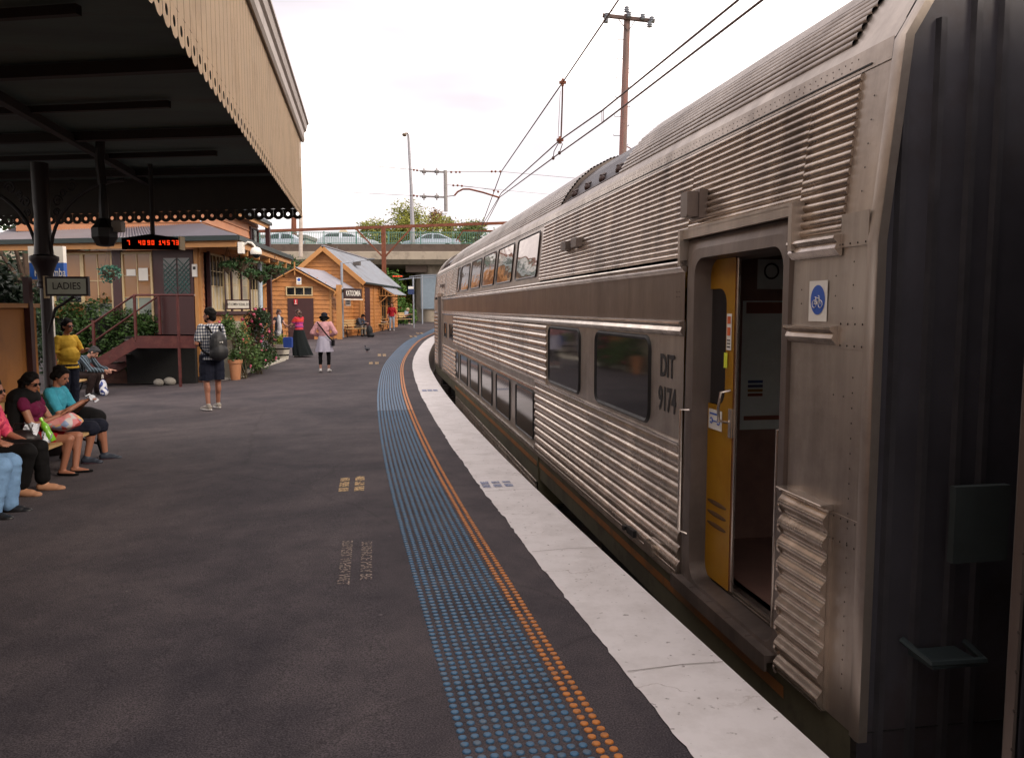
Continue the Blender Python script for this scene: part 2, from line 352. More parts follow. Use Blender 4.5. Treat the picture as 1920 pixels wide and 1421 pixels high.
GT=worn('worn_grey_paint','a08f82',.45); GY=worn('worn_yellow_paint','c8a878',.44); GB=worn('blue_paint','7a86a8',.40)
o=ground_text('SURFACE MAY BE',686,1050,.105,GT,-DV,NV,sx=1.0); tag(recenter(o),'faded SURFACE MAY BE stencil on the asphalt, the line nearer the tactile strip','ground marking','worn stencils on the platform')
o=ground_text('SLIPPERY WHEN WET',647,1053,.105,GT,-DV,NV,sx=.92); tag(recenter(o),'faded SLIPPERY WHEN WET stencil on the asphalt, the line farther from the tactile strip','ground marking','worn stencils on the platform')
def yellow_blocks(px,py,L,W,label,mat=GY,n=3,rot=0):
    c=gp(px,py); bm=BM(); d=(DV*math.cos(rot)+NV*math.sin(rot)); u=Vector((d.y,-d.x,0))
    for k in range(2):
        for j in range(n):
            a=c+u*((k-.5)*W*1.35)+d*((j-(n-1)/2)*L/n); 
            w=W*.42; h=L/n*.43*(1 if (j+k)%2 else .8)
            pts=[a-u*w-d*h,a+u*w-d*h,a+u*w+d*h,a-u*w+d*h]; poly(bm,[Vector((p.x,p.y,gz(p.x,p.y)+.006)) for p in pts])
    tag(recenter(obj('painted_marking',bm,mat)),label,'ground marking','worn stencils on the platform')
yellow_blocks(660,908,.66,.105,'two short worn yellow stencilled lines on the asphalt nearest the tactile strip')
yellow_blocks(701,681,1.0,.13,'pair of small pale worn stencil bars on the far platform beside the tactile curve',n=2)
yellow_blocks(716,666,1.2,.13,'second pair of pale worn stencil bars on the far platform, just beyond the first',n=2)
yellow_blocks(775,631,1.4,.16,'third pair of pale stencil bars far along the platform near the bend',n=2)
yellow_blocks(787,625,1.4,.16,'farthest pair of pale stencil bars near the bend of the platform',n=2)
# blue block lettering on coping (three two-row blocks)
bm=BM(); c=gp(932,910)
for k,rw in enumerate(((1.0,),(.55,.75),(.5,.8))):
    u0=(k-1)*.105-.04
    for j,ln in enumerate(((.16,.16),(.08,.13),(.1,.12))[k]):
        cc=c+NV*(u0+.035)+DV*(.075-j*.14-(.0 if k else .01))
        w=.038; h=.055 if ln>.1 else .035
        for gg in range(4):
            a=cc+DV*((gg-1.5)*h*.52); pts=[a-NV*w-DV*h*.2,a+NV*w-DV*h*.2,a+NV*w+DV*h*.2,a-NV*w+DV*h*.2]
            poly(bm,[p+Vector((0,0,.0135)) for p in pts])
tag(recenter(obj('painted_lettering',bm,GB)),'small blue stencilled block lettering on the white platform edge','ground marking')
bm=BM(); c=gp(806,733)
for k in range(3):
    a=c+NV*((k-1)*.11); pts=[a-NV*.045-DV*.14,a+NV*.045-DV*.14,a+NV*.045+DV*.14,a-NV*.045+DV*.14]; poly(bm,[Vector((p.x,p.y,gz(p.x,p.y)+.0125)) for p in pts])
tag(recenter(obj('painted_lettering',bm,GB)),'farther faint blue stencilled lettering on the white platform edge','ground marking')
# ============================================================ CANOPY
TAN=M('tan_paint','c4aa8b',.62,var=.07,scale=3,stain='8d6f50',sscale=2.5,samt=.25,bump=.15,bscale=40)
POSTM=M('post_paint','211519',.45,var=.18,scale=7)
MAROON=M('maroon_paint','3b1d1e',.5,var=.18,scale=7)
GUT=M('grey_gutter','93877f',.5,.1,var=.1,scale=3,stain='6a5e55',sscale=3,samt=.4)
CEIL=M('canopy_lining','4c5a54',.8,var=.35,scale=1.2,stretch=(.4,2,1),stain='3d2a22',sscale=.6,samt=.5)
CDARK=M('dark_iron','201a1b',.6,.2,var=.2)
CA=Vector((-2.95,11.43,0)); CDIR=Vector((-.1795,.9838,0)).normalized(); CEND=Vector((-6.77+2.95,.72,0)).normalized()
t=thing('platform_canopy','long dark platform canopy with a deep tan scalloped timber fascia and grey gutter','canopy',(-5.35,9.2,gz(-5.35,9.2)))
ti=Matrix.Translation(-t.location); TI=ti
def valance(o,d,n,W_,zb,zt,outn,gap=.004):
    bm=BM(); nn=16
    for i in range(n):
        c=o+d*(W_*(i+.5)); w=W_/2-gap/2
        circ=[(.026*math.cos(2*math.pi*k/nn),.075+.026*math.sin(2*math.pi*k/nn)) for k in range(nn)]
        bd=[]
        for k in range(nn):
            a=2*math.pi*k/nn; ca,sa=math.cos(a),math.sin(a)
            m=max(abs(ca)/w,abs(sa)/.075); x=ca/m; z=.075+sa/m
            if z<.02: z=.03-.03*math.cos(abs(x)/w*math.pi*.5)**.6
            if z<.075: x=max(-w,min(w,x))
            bd.append((x,z))
        P_=lambda xz: bm.verts.new(c+d*xz[0]+Vector((0,0,zb+xz[1])))
        cv=[P_(q) for q in circ]; bv=[P_(q) for q in bd]
        for k in range(nn): bm.faces.new((cv[k],cv[(k+1)%nn],bv[(k+1)%nn],bv[k]))
        poly(bm,[c+d*sx+Vector((0,0,zz)) for sx,zz in ((-w,zb+.15),(w,zb+.15),(w,zt),(-w,zt))])
    g=bmesh.ops.solidify(bm,geom=bm.faces[:],thickness=.018)
    return bm
bm=valance(CA-CDIR*20.58,CDIR,140,.147,2.9,4.0,None,.008); bm.transform(TI); f=obj('fascia',bm,TAN,t)
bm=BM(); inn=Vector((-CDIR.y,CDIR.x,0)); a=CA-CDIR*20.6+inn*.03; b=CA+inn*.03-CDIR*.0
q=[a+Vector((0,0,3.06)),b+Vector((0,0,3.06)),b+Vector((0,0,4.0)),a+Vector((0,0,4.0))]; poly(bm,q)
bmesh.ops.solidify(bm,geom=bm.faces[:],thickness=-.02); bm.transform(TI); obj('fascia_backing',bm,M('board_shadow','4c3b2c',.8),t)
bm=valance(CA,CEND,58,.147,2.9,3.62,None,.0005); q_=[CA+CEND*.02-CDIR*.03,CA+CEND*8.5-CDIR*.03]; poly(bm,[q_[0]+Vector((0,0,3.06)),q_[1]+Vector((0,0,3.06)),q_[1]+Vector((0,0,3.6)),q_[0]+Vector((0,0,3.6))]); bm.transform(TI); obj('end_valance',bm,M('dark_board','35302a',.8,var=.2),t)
# gutter (ogee box) along the top, stepped like the photo
bm=BM(); out_=-inn; a=CA-CDIR*20.6; b=CA+CDIR*.04
prof=[(0,3.97),(.03,3.96),(.05,3.99),(.05,4.10),(.075,4.12),(.09,4.2),(.11,4.21),(.11,4.235),(-.05,4.235),(-.05,3.97)]
va=[bm.verts.new(a+out_*x+Vector((0,0,z))) for x,z in prof]; vb=[bm.verts.new(b+out_*x+Vector((0,0,z))) for x,z in prof]
for k in range(len(prof)): bm.faces.new((va[k],va[(k+1)%len(prof)],vb[(k+1)%len(prof)],vb[k]))
bm.faces.new(va[::-1]); bm.faces.new(vb); bm.transform(TI); obj('gutter',bm,GUT,t)
# roof, ceiling and purlins
def cp(u,v,z): return CA-CDIR*u+CEND*v+Vector((0,0,z))      # u back along platform, v inwards
bm=BM(); 
for z0,z1,th in ((3.5,3.62,.0),):
    n=40
    tops=[(0,3.66),(8.5,3.66)]
    poly(bm,[cp(0,.04,3.50),cp(20.5,.04,3.50),cp(20.5,8.4,3.60),cp(0,8.4,3.60)])
    poly(bm,[cp(0,.04,3.98),cp(20.5,.04,3.98),cp(20.5,8.4,3.75),cp(0,8.4,3.75)])
    poly(bm,[cp(0.02,.04,3.50),cp(.02,8.4,3.60),cp(.02,8.4,3.75),cp(.02,.04,3.98)]); poly(bm,[cp(20.5,.04,3.50),cp(20.5,8.4,3.60),cp(20.5,8.4,3.75),cp(20.5,.04,3.98)])
    poly(bm,[cp(0,8.4,3.60),cp(20.5,8.4,3.60),cp(20.5,8.4,3.75),cp(0,8.4,3.75)])
bm.transform(TI); obj('roof',bm,CEIL,t)
for i,u in enumerate([.9+1.15*k for k in range(16)]):
    bm=BM(); v0=.25 if i%2==0 else .9; beam(bm,cp(u,v0,3.44 if i%2==0 else 3.46),cp(u,8.2,3.53),.08 if i%2==0 else .05,.06 if i%2 else .09); bm.transform(TI); obj('purlin',bm,M('purlin_wood','261d1a',.75,var=.3),t)
for k in range(1):
    bm=BM(); v=2.35; beam(bm,cp(.15,v,3.44),cp(20.3,v,3.44),.08,.08); bm.transform(TI); obj('bearer',bm,M('purlin_wood','261d1a'),t)
# cast iron post with capital and curved brackets
PB=Vector((-5.62,9.7,0)); PB.z=gz(PB.x,PB.y)
bm=BM(); lathe(bm,PB,[(.15,0),(.15,.12),(.11,.16),(.08,.3),(.062,1.5),(.062,2.02),(.09,2.04),(.09,2.08),(.075,2.1),(.09,2.2),(.13,2.31),(.16,2.36),(.16,2.40),(.11,2.42),(.10,2.5),(.085,2.9),(.095,3.05),(.095,3.5)],12); bm.transform(TI); pst=obj('post',bm,POSTM,t,smooth='auto')
exx=-CEND
for sgn in (1,-1):
    bm=BM(); pts=[]
    for k in range(13):
        a=R(90*k/12); pts.append(PB+exx*sgn*(.10+1.02*(1-math.cos(a)))+Vector((0,0,2.42+.85*math.sin(a))))
    tube(bm,pts,.022,6)
    for cx,cz,rr in ((.22,3.05,.07),(.20,2.92,.05),(.42,3.22,.08),(.30,3.14,.05)):
        sp=[PB+exx*sgn*(cx+rr*(1-k/26)*math.cos(k*.5))+Vector((0,0,cz-PB.z+PB.z+rr*(1-k/26)*math.sin(k*.5))) for k in range(20)]; tube(bm,sp,.010,5)
    bm.transform(TI); obj('bracket',bm,CDARK,pst)
    bpy.data.objects[-1] if False else None
# ============================================================ TRAIN
def mat_steel(name,c0,c1,rough,streak=1.0,dirt='4a3a30',dirtamt=.5,metal=.85):
    m,b,n,l=node_mat(name); tc=n('ShaderNodeTexCoord'); mp=n('ShaderNodeMapping'); mp.inputs['Scale'].default_value=(3.0,1,.35); l(tc.outputs['Object'],mp.inputs[0])
    a=n('ShaderNodeTexNoise'); a.inputs['Scale'].default_value=2.2; a.inputs['Detail'].default_value=8; a.inputs['Roughness'].default_value=.65; l(mp.outputs[0],a.inputs[0])
    r=n('ShaderNodeValToRGB'); e=r.color_ramp.elements; e[0].position=.3; e[0].color=srgb(c0)+(1,); e[1].position=.7; e[1].color=srgb(c1)+(1,); l(a.outputs[0],r.inputs[0])
    f=n('ShaderNodeTexNoise'); f.inputs['Scale'].default_value=.9; f.inputs['Detail'].default_value=9; f.inputs['Roughness'].default_value=.7; l(tc.outputs['Object'],f.inputs[0])
    rf=n('ShaderNodeValToRGB'); e=rf.color_ramp.elements; e[0].position=.48; e[0].color=(0,0,0,1); e[1].position=.68; e[1].color=(dirtamt,)*3+(1,); l(f.outputs[0],rf.inputs[0])
    mm=n('ShaderNodeMix'); mm.data_type='RGBA'; l(rf.outputs[0],mm.inputs[0]); l(r.outputs[0],mm.inputs[6]); mm.inputs[7].default_value=srgb(dirt)+(1,)
    l(mm.outputs[2],b.inputs['Base Color']); b.inputs['Metallic'].default_value=metal
    rr=n('ShaderNodeMapRange'); rr.inputs[3].default_value=rough-.08; rr.inputs[4].default_value=rough+.16; l(f.outputs[0],rr.inputs[0]); l(rr.outputs[0],b.inputs['Roughness'])
    g=n('ShaderNodeTexNoise'); g.inputs['Scale'].default_value=7; g.inputs['Detail'].default_value=3; l(tc.outputs['Object'],g.inputs[0])
    bp=n('ShaderNodeBump'); bp.inputs['Strength'].default_value=.12; bp.inputs['Distance'].default_value=.02; l(g.outputs[0],bp.inputs['Height']); l(bp.outputs[0],b.inputs['Normal'])
    return m
ST_COR=mat_steel('fluted_steel','988a7f','d2c2b2',.22,dirt='3d332d',dirtamt=.6)
ST_ROOF=mat_steel('roof_steel','857b74','aaa098',.32)
ST_FLAT=mat_steel('flat_steel','958a81','b9ada2',.33,dirt='564b43',dirtamt=.55,metal=.8)
ST_BAND=mat_steel('band_steel','6a5e58','8b7d74',.30,dirt='57463e',dirtamt=.5,metal=.8)
ST_MOLD=mat_steel('moulding_steel','a0948a','d8ccc0',.18,dirt='5c4a40',dirtamt=.3)
ST_FRAME=mat_steel('frame_steel','5d534d','7d7069',.4,dirt='3d3530',dirtamt=.5,metal=.7)
RUB=M('black_rubber','0d0c0d',.55)
GLS,b_,n_,l_=node_mat('tinted_glass'); b_.inputs['Base Color'].default_value=(.012,.012,.013,1); b_.inputs['Roughness'].default_value=.06; b_.inputs['IOR'].default_value=1.5
_nz=n_('ShaderNodeTexNoise'); _nz.inputs['Scale'].default_value=1.3; _bp=n_('ShaderNodeBump'); _bp.inputs['Strength'].default_value=.05; _bp.inputs['Distance'].default_value=.03; l_(_nz.outputs[0],_bp.inputs['Height']); l_(_bp.outputs[0],b_.inputs['Normal'])
GLU,b_,n_,l_=node_mat('mirror_tint_glass'); b_.inputs['Base Color'].default_value=(.42,.33,.26,1); b_.inputs['Metallic'].default_value=.85; b_.inputs['Roughness'].default_value=.05
_nz=n_('ShaderNodeTexNoise'); _nz.inputs['Scale'].default_value=1.6; _bp=n_('ShaderNodeBump'); _bp.inputs['Strength'].default_value=.12; _bp.inputs['Distance'].default_value=.04; l_(_nz.outputs[0],_bp.inputs['Height']); l_(_bp.outputs[0],b_.inputs['Normal'])
YEL=M('yellow_door_paint','c48f1e',.38,var=.08,scale=3,stain='a06a10',sscale=3,samt=.35)
ENDP=M('end_panel_grey','46444a',.5,.25,var=.3,scale=1.3,stain='3b3030',sscale=.8,samt=.6)
UNDER=M('underframe_dirt','55503c',.85,var=.3,scale=4,stain='33291f',sscale=2,samt=.6)
STRIPE=M('orange_stripe','8f5a2a',.6,var=.2,scale=4,stain='5e4a34',sscale=3,samt=.6)
VOID=M('undercarriage_black','0b0a0a',.9)
INT=M('vestibule_brown','84665c',.6,var=.2)
INTG=M('vestibule_grey','d4dcd8',.6,var=.1)
def lean(z): return max(0,z-1.9)*.105
class Car:
    """local x = along the train (away from the camera), local y = towards the platform, z up"""
    def __init__(s,root): s.r=root
    def v(s,x,o,z): return Vector((x,-(o+lean(z)),z))     # o = inset from side plane
def panel(bm,x0,x1,z0,z1,o=0,nz_=None):
    nn=max(1,int((z1-z0)/.3)); 
    for i in range(nn):
        a=z0+(z1-z0)*i/nn; b=z0+(z1-z0)*(i+1)/nn
        quad(bm,(x0,-(o+lean(a)),a),(x1,-(o+lean(a)),a),(x1,-(o+lean(b)),b),(x0,-(o+lean(b)),b))
def flute(bm,x0,x1,z0,z1,pitch,amp,o=0,sub=8,rnd=True,endcap=True,nx=None,jag=0):
    """horizontal fluting: rounded ridges with narrow valleys"""
    n=max(1,round((z1-z0)/pitch)); p=(z1-z0)/n; pts=[]
    for i in range(n):
        for k in range(sub):
            t=k/sub; h=abs(math.sin(math.pi*t))**.62 if rnd else .5-.5*math.cos(2*math.pi*t)
            z=z0+p*(i+t); pts.append((z,-(o+lean(z))+amp*(h)))
    pts.append((z1,-(o+lean(z1))))
    nx=nx or 1; cols=[]
    for j in range(nx+1):
        x=x0+(x1-x0)*j/nx; cols.append([bm.verts.new((x,y,z)) for z,y in pts])
    for a,b in zip(cols,cols[1:]):
        for k in range(len(pts)-1): bm.faces.new((a[k],b[k],b[k+1],a[k+1]))
    if endcap:
        for c,x in ((cols[0],x0),(cols[-1],x1)):
            bk=[bm.verts.new((x,-(o+lean(z)+.004),z)) for z,y in pts]
            for k in range(len(pts)-1): bm.faces.new((c[k],c[k+1],bk[k+1],bk[k]))
def moulding(bm,x0,x1,z0,z1,amp=.035,o=0):
    pts=[(z0,0),(z0,.008),(z0+(z1-z0)*.12,.018),(z0+(z1-z0)*.35,amp*.75),(z0+(z1-z0)*.6,amp*.55),(z0+(z1-z0)*.8,amp),(z0+(z1-z0)*.93,amp*.95),(z1,.010),(z1,0)]
    a=[bm.verts.new((x0,-(o+lean(z))+y,z)) for z,y in pts]; b=[bm.verts.new((x1,-(o+lean(z))+y,z)) for z,y in pts]
    for k in range(len(pts)-1): bm.faces.new((a[k],b[k],b[k+1],a[k+1]))
    bm.faces.new(a); bm.faces.new(b[::-1])
def rr(x0,x1,z0,z1,r,n=5):
    out=[]
    for cx,cz,a0 in ((x1-r,z1-r,0),(x0+r,z1-r,90),(x0+r,z0+r,180),(x1-r,z0+r,270)):
        for k in range(n+1):
            a=R(a0+90*k/n); out.append((cx+r*math.cos(a),cz+r*math.sin(a)))
    return out
def ring_prof(bm,inner,outer,o_in,o_out):
    n=len(inner); 
    A=[bm.verts.new((x,-(o_in+lean(z)),z)) for x,z in inner]; B=[bm.verts.new((x,-(o_out+lean(z)),z)) for x,z in outer]
    for k in range(n): bm.faces.new((A[k],A[(k+1)%n],B[(k+1)%n],B[k]))
def car_window(root,x0,x1,z0,z1,r,glass=GLS,fw=.03,name='window',rub=None):
    bm=BM(); i0=rr(x0,x1,z0,z1,r); i1=rr(x0-fw*.5,x1+fw*.5,z0-fw*.5,z1+fw*.5,r+fw*.5); i2=rr(x0-fw,x1+fw,z0-fw,z1+fw,r+fw)
    ring_prof(bm,i0,i1,-.006,-.018); ring_prof(bm,i1,i2,-.018,-.0)
    w=obj(name,bm,rub or RUB,root,smooth='auto')
    bm=BM(); poly(bm,[(x,.0062-lean(z),z) for x,z in i0]); obj('pane',bm,glass,w)
    return w
def bodyprof(inset=0):
    return [(0,-.04),(0,.8),(0,1.5),(0,1.9),(lean(2.2),2.2),(lean(2.58),2.58),(lean(2.64),2.64),(.125,2.72),(.2,2.85),(.31,2.99),(.46,3.115),(.66,3.22),(.95,3.30),(1.2,3.34),(1.46,3.35)]
def make_shell(root,L,x0=0,hole=None,low=True):
    """closed inner shell: far side, roof underside, floor, ends (a few cm inside the visible skins)"""
    P=[(o+.03,z-.02) for o,z in bodyprof()][4:]
    full=[(-o,z) for o,z in P]+[(-(2.92-o),z) for o,z in P[::-1]]
    bm=BM(); a=[bm.verts.new((x0+.02,y,z)) for y,z in full]; b=[bm.verts.new((x0+L-.02,y,z)) for y,z in full]
    for k in range(len(full)-1): bm.faces.new((a[k],b[k],b[k+1],a[k+1]))
    obj('inner_roof',bm,ENDP,root)
    bm=BM(); quad(bm,(x0+.02,-2.90,-.2),(x0+L-.02,-2.90,-.2),(x0+L-.02,-2.90,2.6),(x0+.02,-2.90,2.6)); obj('far_side',bm,ST_FLAT,root)
    bm=BM(); quad(bm,(x0+.02,-.05,-.02),(x0+L-.02,-.05,-.02),(x0+L-.02,-2.9,-.02),(x0+.02,-2.9,-.02)); obj('floor',bm,VOID,root)
def end_wall(root,x,sgn,ribs=True):
    """dark end wall with vertical ribs; sgn=-1 faces the camera"""
    P=[(o+.012,z) for o,z in bodyprof()]; P[0]=(P[0][0],-.3)
    full=[(-o,z) for o,z in P]+[(-(2.92-o),z) for o,z in P[::-1]]
    bm=BM(); n=len(full); k=bm.verts
    ctr=bm.verts.new((x,-1.46,1.2)); vs=[k.new((x,y,z)) for y,z in full]
    for i in range(n): bm.faces.new((ctr,vs[i],vs[(i+1)%n]))
    e=obj('end_wall',bm,ENDP,root)
    if ribs:
        for j,y in enumerate([.10,.24,.385,.50,1.0]):
            bm=BM(); top=2.5+y*.9; 
            for (a,b,h) in ((-.018,.018,.0),):
                pr=[(-.02,0),(-.012,.022),(.012,.022),(.02,0)]
                A=[bm.verts.new((x+sgn*h2,-(y)+dx,-.28)) for dx,h2 in pr]; B=[bm.verts.new((x+sgn*h2,-(y)+dx,min(3.2,top))) for dx,h2 in pr]
                for q in range(3): bm.faces.new((A[q],A[q+1],B[q+1],B[q]))
            obj('rib',bm,M('end_rib','504e52',.4,.5,var=.2),e)
    return e
def rim(root,x0,x1,mat,out=.006):
    """polished end rim that follows the body outline"""
    P=bodyprof(); P[0]=(0,-.04)
    bm=BM(); rows=[]
    for x,d in ((x0,-.03),(x0,out),(x0+(x1-x0)*.25,out+.006),(x1,out),(x1,-.004)):
        rows.append([bm.verts.new((x,-(o-d),z)) for o,z in P])
    for a,b in zip(rows,rows[1:]):
        for k in range(len(P)-1): bm.faces.new((a[k],a[k+1],b[k+1],b[k]))
    return obj('end_rim',bm,mat,root,smooth='auto')
def roof_skin(root,x0,x1,z_lo=2.72,flut=True,name='roof'):
    P=[q for q in bodyprof() if q[1]>=z_lo-.001]
    # resample by arc length
    pts=[Vector((o,z)) for o,z in P]; seg=[(b-a).length for a,b in zip(pts,pts[1:])]; T=sum(seg); n=int(T/.040)
    prof=[]
    sub=6
    for i in range(n*sub+1):
        d=T*i/(n*sub); k=0
        while k<len(seg)-1 and d>seg[k]: d-=seg[k]; k+=1
        p=pts[k].lerp(pts[k+1],min(1,d/seg[k])); tn=(pts[k+1]-pts[k]).normalized(); nm=Vector((-tn.y,tn.x))
        h=.017*abs(math.sin(math.pi*(i%sub)/sub))**.6 if flut else 0
        q=p+nm*h; prof.append((q.x,q.y))
    bm=BM(); a=[bm.verts.new((x0,-o,z)) for o,z in prof]; b=[bm.verts.new((x1,-o,z)) for o,z in prof]
    for k in range(len(prof)-1): bm.faces.new((a[k],b[k],b[k+1],a[k+1]))
    # mirrored half, plain
    m=[(2.92-o,z) for o,z in bodyprof()[7:]]
    c=[bm.verts.new((x0,-o,z)) for o,z in m]; d=[bm.verts.new((x1,-o,z)) for o,z in m]
    for k in range(len(m)-1): bm.faces.new((c[k],d[k],d[k+1],c[k+1]))
    return obj(name,bm,ST_ROOF,root,smooth='auto')
def rivets(bm,pts,r=.005,o=0):
    for x,z in pts:
        c=Vector((x,-(o+lean(z)),z)); n=6
        a=[bm.verts.new(c+Vector((r*math.cos(2*math.pi*k/n),0,r*math.sin(2*math.pi*k/n)))) for k in range(n)]
        t_=bm.verts.new(c+Vector((0,r*.6,0)))
        for k in range(n): bm.faces.new((a[k],a[(k+1)%n],t_))
# --- the main carriage -------------------------------------------------
SO=2.72; L=21.55          # start and length along the train axis
car=thing('train_carriage','stainless steel double deck carriage with fluted sides and one open yellow door, numbered DIT 9174','train carriage',tuple(SP(SO,1.85,0)),group='carriages of the train')
car.rotation_euler=(0,0,math.atan2(DV.y,DV.x))
X=lambda s:s-SO
# lower fluting, door to low windows
bm=BM(); flute(bm,X(4.575),X(9.02),.0,.76,.1,.022,nx=1); flute(bm,X(18.02),X(21.35),.0,.70,.1,.022)
flute(bm,X(8.42),X(18.55),.82,1.47,.093,.022); flute(bm,X(22.75),X(24.1),.0,1.45,.1,.02)
obj('fluted_lower_side',bm,ST_COR,car,smooth='auto')
zu0,zu1,pu,au=1.955,2.575,.0365,.0145
bm=BM(); flute(bm,X(17.98),X(23.9),zu0,zu1,pu,au,sub=6); obj('fluted_upper_side',bm,ST_COR,car,smooth='auto')
bm=BM(); flute(bm,X(4.575),X(8.86),zu0,zu1,pu,au,sub=6); flute(bm,X(3.30),X(4.575),2.115,zu1,pu,au,sub=6); flute(bm,X(2.955),X(3.30),zu0,zu1,pu,au,sub=6)
obj('fluted_upper_side',bm,ST_COR,car,smooth='auto')
# flat skins
bm=BM(); panel(bm,X(4.575),X(8.42),.83,1.48); panel(bm,X(18.55),X(21.35),.70,1.48); panel(bm,X(9.02),X(18.02),.0,.75,.002)
panel(bm,X(8.42),X(18.6),.70,.84,.004); panel(bm,X(4.6),X(9.05),.74,.84,.001); panel(bm,X(8.86),X(17.98),1.94,2.58,.001)
panel(bm,X(2.76),X(3.34),-.03,1.955,.0); panel(bm,X(2.76),X(2.96),1.955,2.58); panel(bm,X(22.75),X(24.2),-.02,1.9,.003)
obj('side_panel',bm,ST_FLAT,car)
bm=BM(); panel(bm,X(4.575),X(21.35),1.56,1.87,-.002); obj('dark_band',bm,ST_BAND,car)
bm=BM(); panel(bm,X(2.78),X(24.1),2.575,2.66,-.004); 
quad(bm,(X(2.78),-.079,2.655),(X(24.1),-.079,2.655),(X(24.1),-.122,2.725),(X(2.78),-.122,2.725)); 
obj('cantrail',bm,ST_FLAT,car)
bm=BM(); beam(bm,(X(2.9),-lean(2.59)+.004,2.592),(X(24.0),-lean(2.59)+.004,2.592),.008,.006); obj('cantrail_seam',bm,RUB,car)
for a,b in (((4.56,21.4),(1.48,1.575)),((4.56,21.4),(1.865,1.935)),((2.95,3.32),(1.50,1.58)),((2.95,3.32),(1.86,1.945)),((22.75,24.1),(1.50,1.58))):
    bm=BM(); moulding(bm,X(a[0]),X(a[1]),*b,amp=.045); obj('moulding',bm,ST_MOLD,car,smooth='auto')
for z0,z1,a,b in ((.755,.835,4.6,9.02),(.69,.74,9.02,18.05),(-.035,.03,4.6,21.35)):
    bm=BM(); moulding(bm,X(a),X(b),z0,z1,amp=.022); obj('moulding',bm,ST_MOLD,car,smooth='auto')
# windows
for x0,x1 in ((9.03,10.46),(10.72,12.12),(12.33,13.75),(13.97,15.38),(15.69,17.15)):
    car_window(car,X(x0)+.04,X(x1)-.03,2.03,2.515,.05,GLU,.028,rub=M('bronze_frame','2b2220',.4,.5))
car_window(car,X(17.40),X(17.8),2.03,2.515,.05,GLU,.028,rub=MC['bronze_frame'])
car_window(car,X(5.18),X(6.48),.895,1.435,.07,GLS,.035); car_window(car,X(7.04),X(8.30),.895,1.435,.07,GLS,.035)
GLL=M('smoked_glass_low','3f3935',.08,.6,var=.1)
for x0,x1 in ((9.12,10.30),(10.76,12.0),(12.42,13.68),(14.08,15.32),(15.74,17.05),(17.5,17.95)):
    car_window(car,X(x0)+.02,X(x1)-.02,.125,.655,.045,GLL,.026)
for x0,x1 in ((18.72,19.45),(20.3,20.85)): car_window(car,X(x0),X(x1),.92,1.26,.04,GLS,.025)
# number on the flat panel (reads from the platform: +x is to the viewer's left)
NB=M('number_black','1c1718',.6)
def side_text(body,s,z,size,mat,o=.004,sx=1.0,parent=None,bold=0,name='number_text'):
    return text_mesh(name,body,size,mat,parent or car,basis(Vector((X(s),o-lean(z),z)),Vector((-1,0,0)),Vector((0,0,1)),Vector((0,1,0))),ext=.001,sx=sx,bold=bold)
side_text('DIT',4.845,1.275,.205,NB,sx=.78,bold=.004); side_text('9174',4.84,1.06,.215,NB,sx=.72,bold=.004)
# --- door
bm=BM(); o0=rr(X(3.40),X(4.40),.06,1.925,.10); o1=rr(X(3.335),X(4.50),.02,1.99,.12); o2=rr(X(3.315),X(4.575),.0,2.06,.02)
ring_prof(bm,o0,rr(X(3.39),X(4.41),.05,1.935,.10),.09,-.012); ring_prof(bm,rr(X(3.39),X(4.41),.05,1.935,.10),o1,-.012,-.014); ring_prof(bm,o1,o2,-.014,.0)
dfr=obj('door_frame',bm,ST_FRAME,car,smooth='auto')
bm=BM(); beam(bm,(X(3.28),.03-lean(2.08),2.085),(X(4.59),.03-lean(2.08),2.085),.03,.06); 
quad(bm,(X(3.28),.05-lean(2.1),2.10),(X(4.59),.05-lean(2.1),2.10),(X(4.59),-.02-lean(2.1),2.115),(X(3.28),-.02-lean(2.1),2.115))
for s_ in (3.285,4.575): beam(bm,(X(s_),.015,1.90),(X(s_),.015,2.11),.03,.06)
obj('rain_gutter',bm,ST_FLAT,dfr)
bm=BM(); panel(bm,X(3.30),X(4.6),2.05,2.12,.001); obj('header_panel',bm,ST_FLAT,car)
bm=BM(); 
for k in range(5): box(bm,(X(3.36)+k*.236,-.10,-.005),(X(3.36)+k*.236+.230,.055,.03))
box(bm,(X(3.36),.0545,-.045),(X(4.56),.068,.033)); box(bm,(X(3.36),-.24,.02),(X(4.42),-.10,.055))
obj('step',bm,ST_FRAME,car)
bm=BM(); box(bm,(X(3.38),-.135,.055),(X(4.4),-.115,.075)); box(bm,(X(3.38),-.105,.050),(X(4.4),-.098,.066)); obj('threshold',bm,ST_MOLD,car)
# sliding leaf
bm=BM(); lf0,lf1=X(4.08),X(4.75); o=.085
def leaf_ring(bm,oo):
    A=rr(lf0+.10,lf1+.0,1.10,1.76,.09); B=[]
    n=len(A)
    out_=rr(lf0,lf1+.1,.075,1.925,.012)
    V=[bm.verts.new((x,-oo,z)) for x,z in A]; V2=[bm.verts.new((x,-oo,z)) for x,z in out_]
    for k in range(n): bm.faces.new((V[k],V[(k+1)%n],V2[(k+1)%n],V2[k]))
leaf_ring(bm,o); bmesh.ops.solidify(bm,geom=bm.faces[:],thickness=.03)
dl=obj('door_leaf',bm,YEL,car)
bm=BM(); poly(bm,[(x,-(o+.012),z) for x,z in rr(lf0+.09,lf1+.01,1.09,1.77,.09)]); obj('pane',bm,GLS,dl)
bm=BM(); beam(bm,(lf0-.004,-o-.012,.08),(lf0-.004,-o-.012,1.92),.045,.012); obj('leaf_edge',bm,ST_MOLD,dl)
for k in range(3):
    bm=BM(); ell(bm,(lf0+.17,-o+.002,.40+.065*k),(.13,.006,.014)); obj('vent_slot',bm,M('slot_dark','4a2e08',.7),dl)
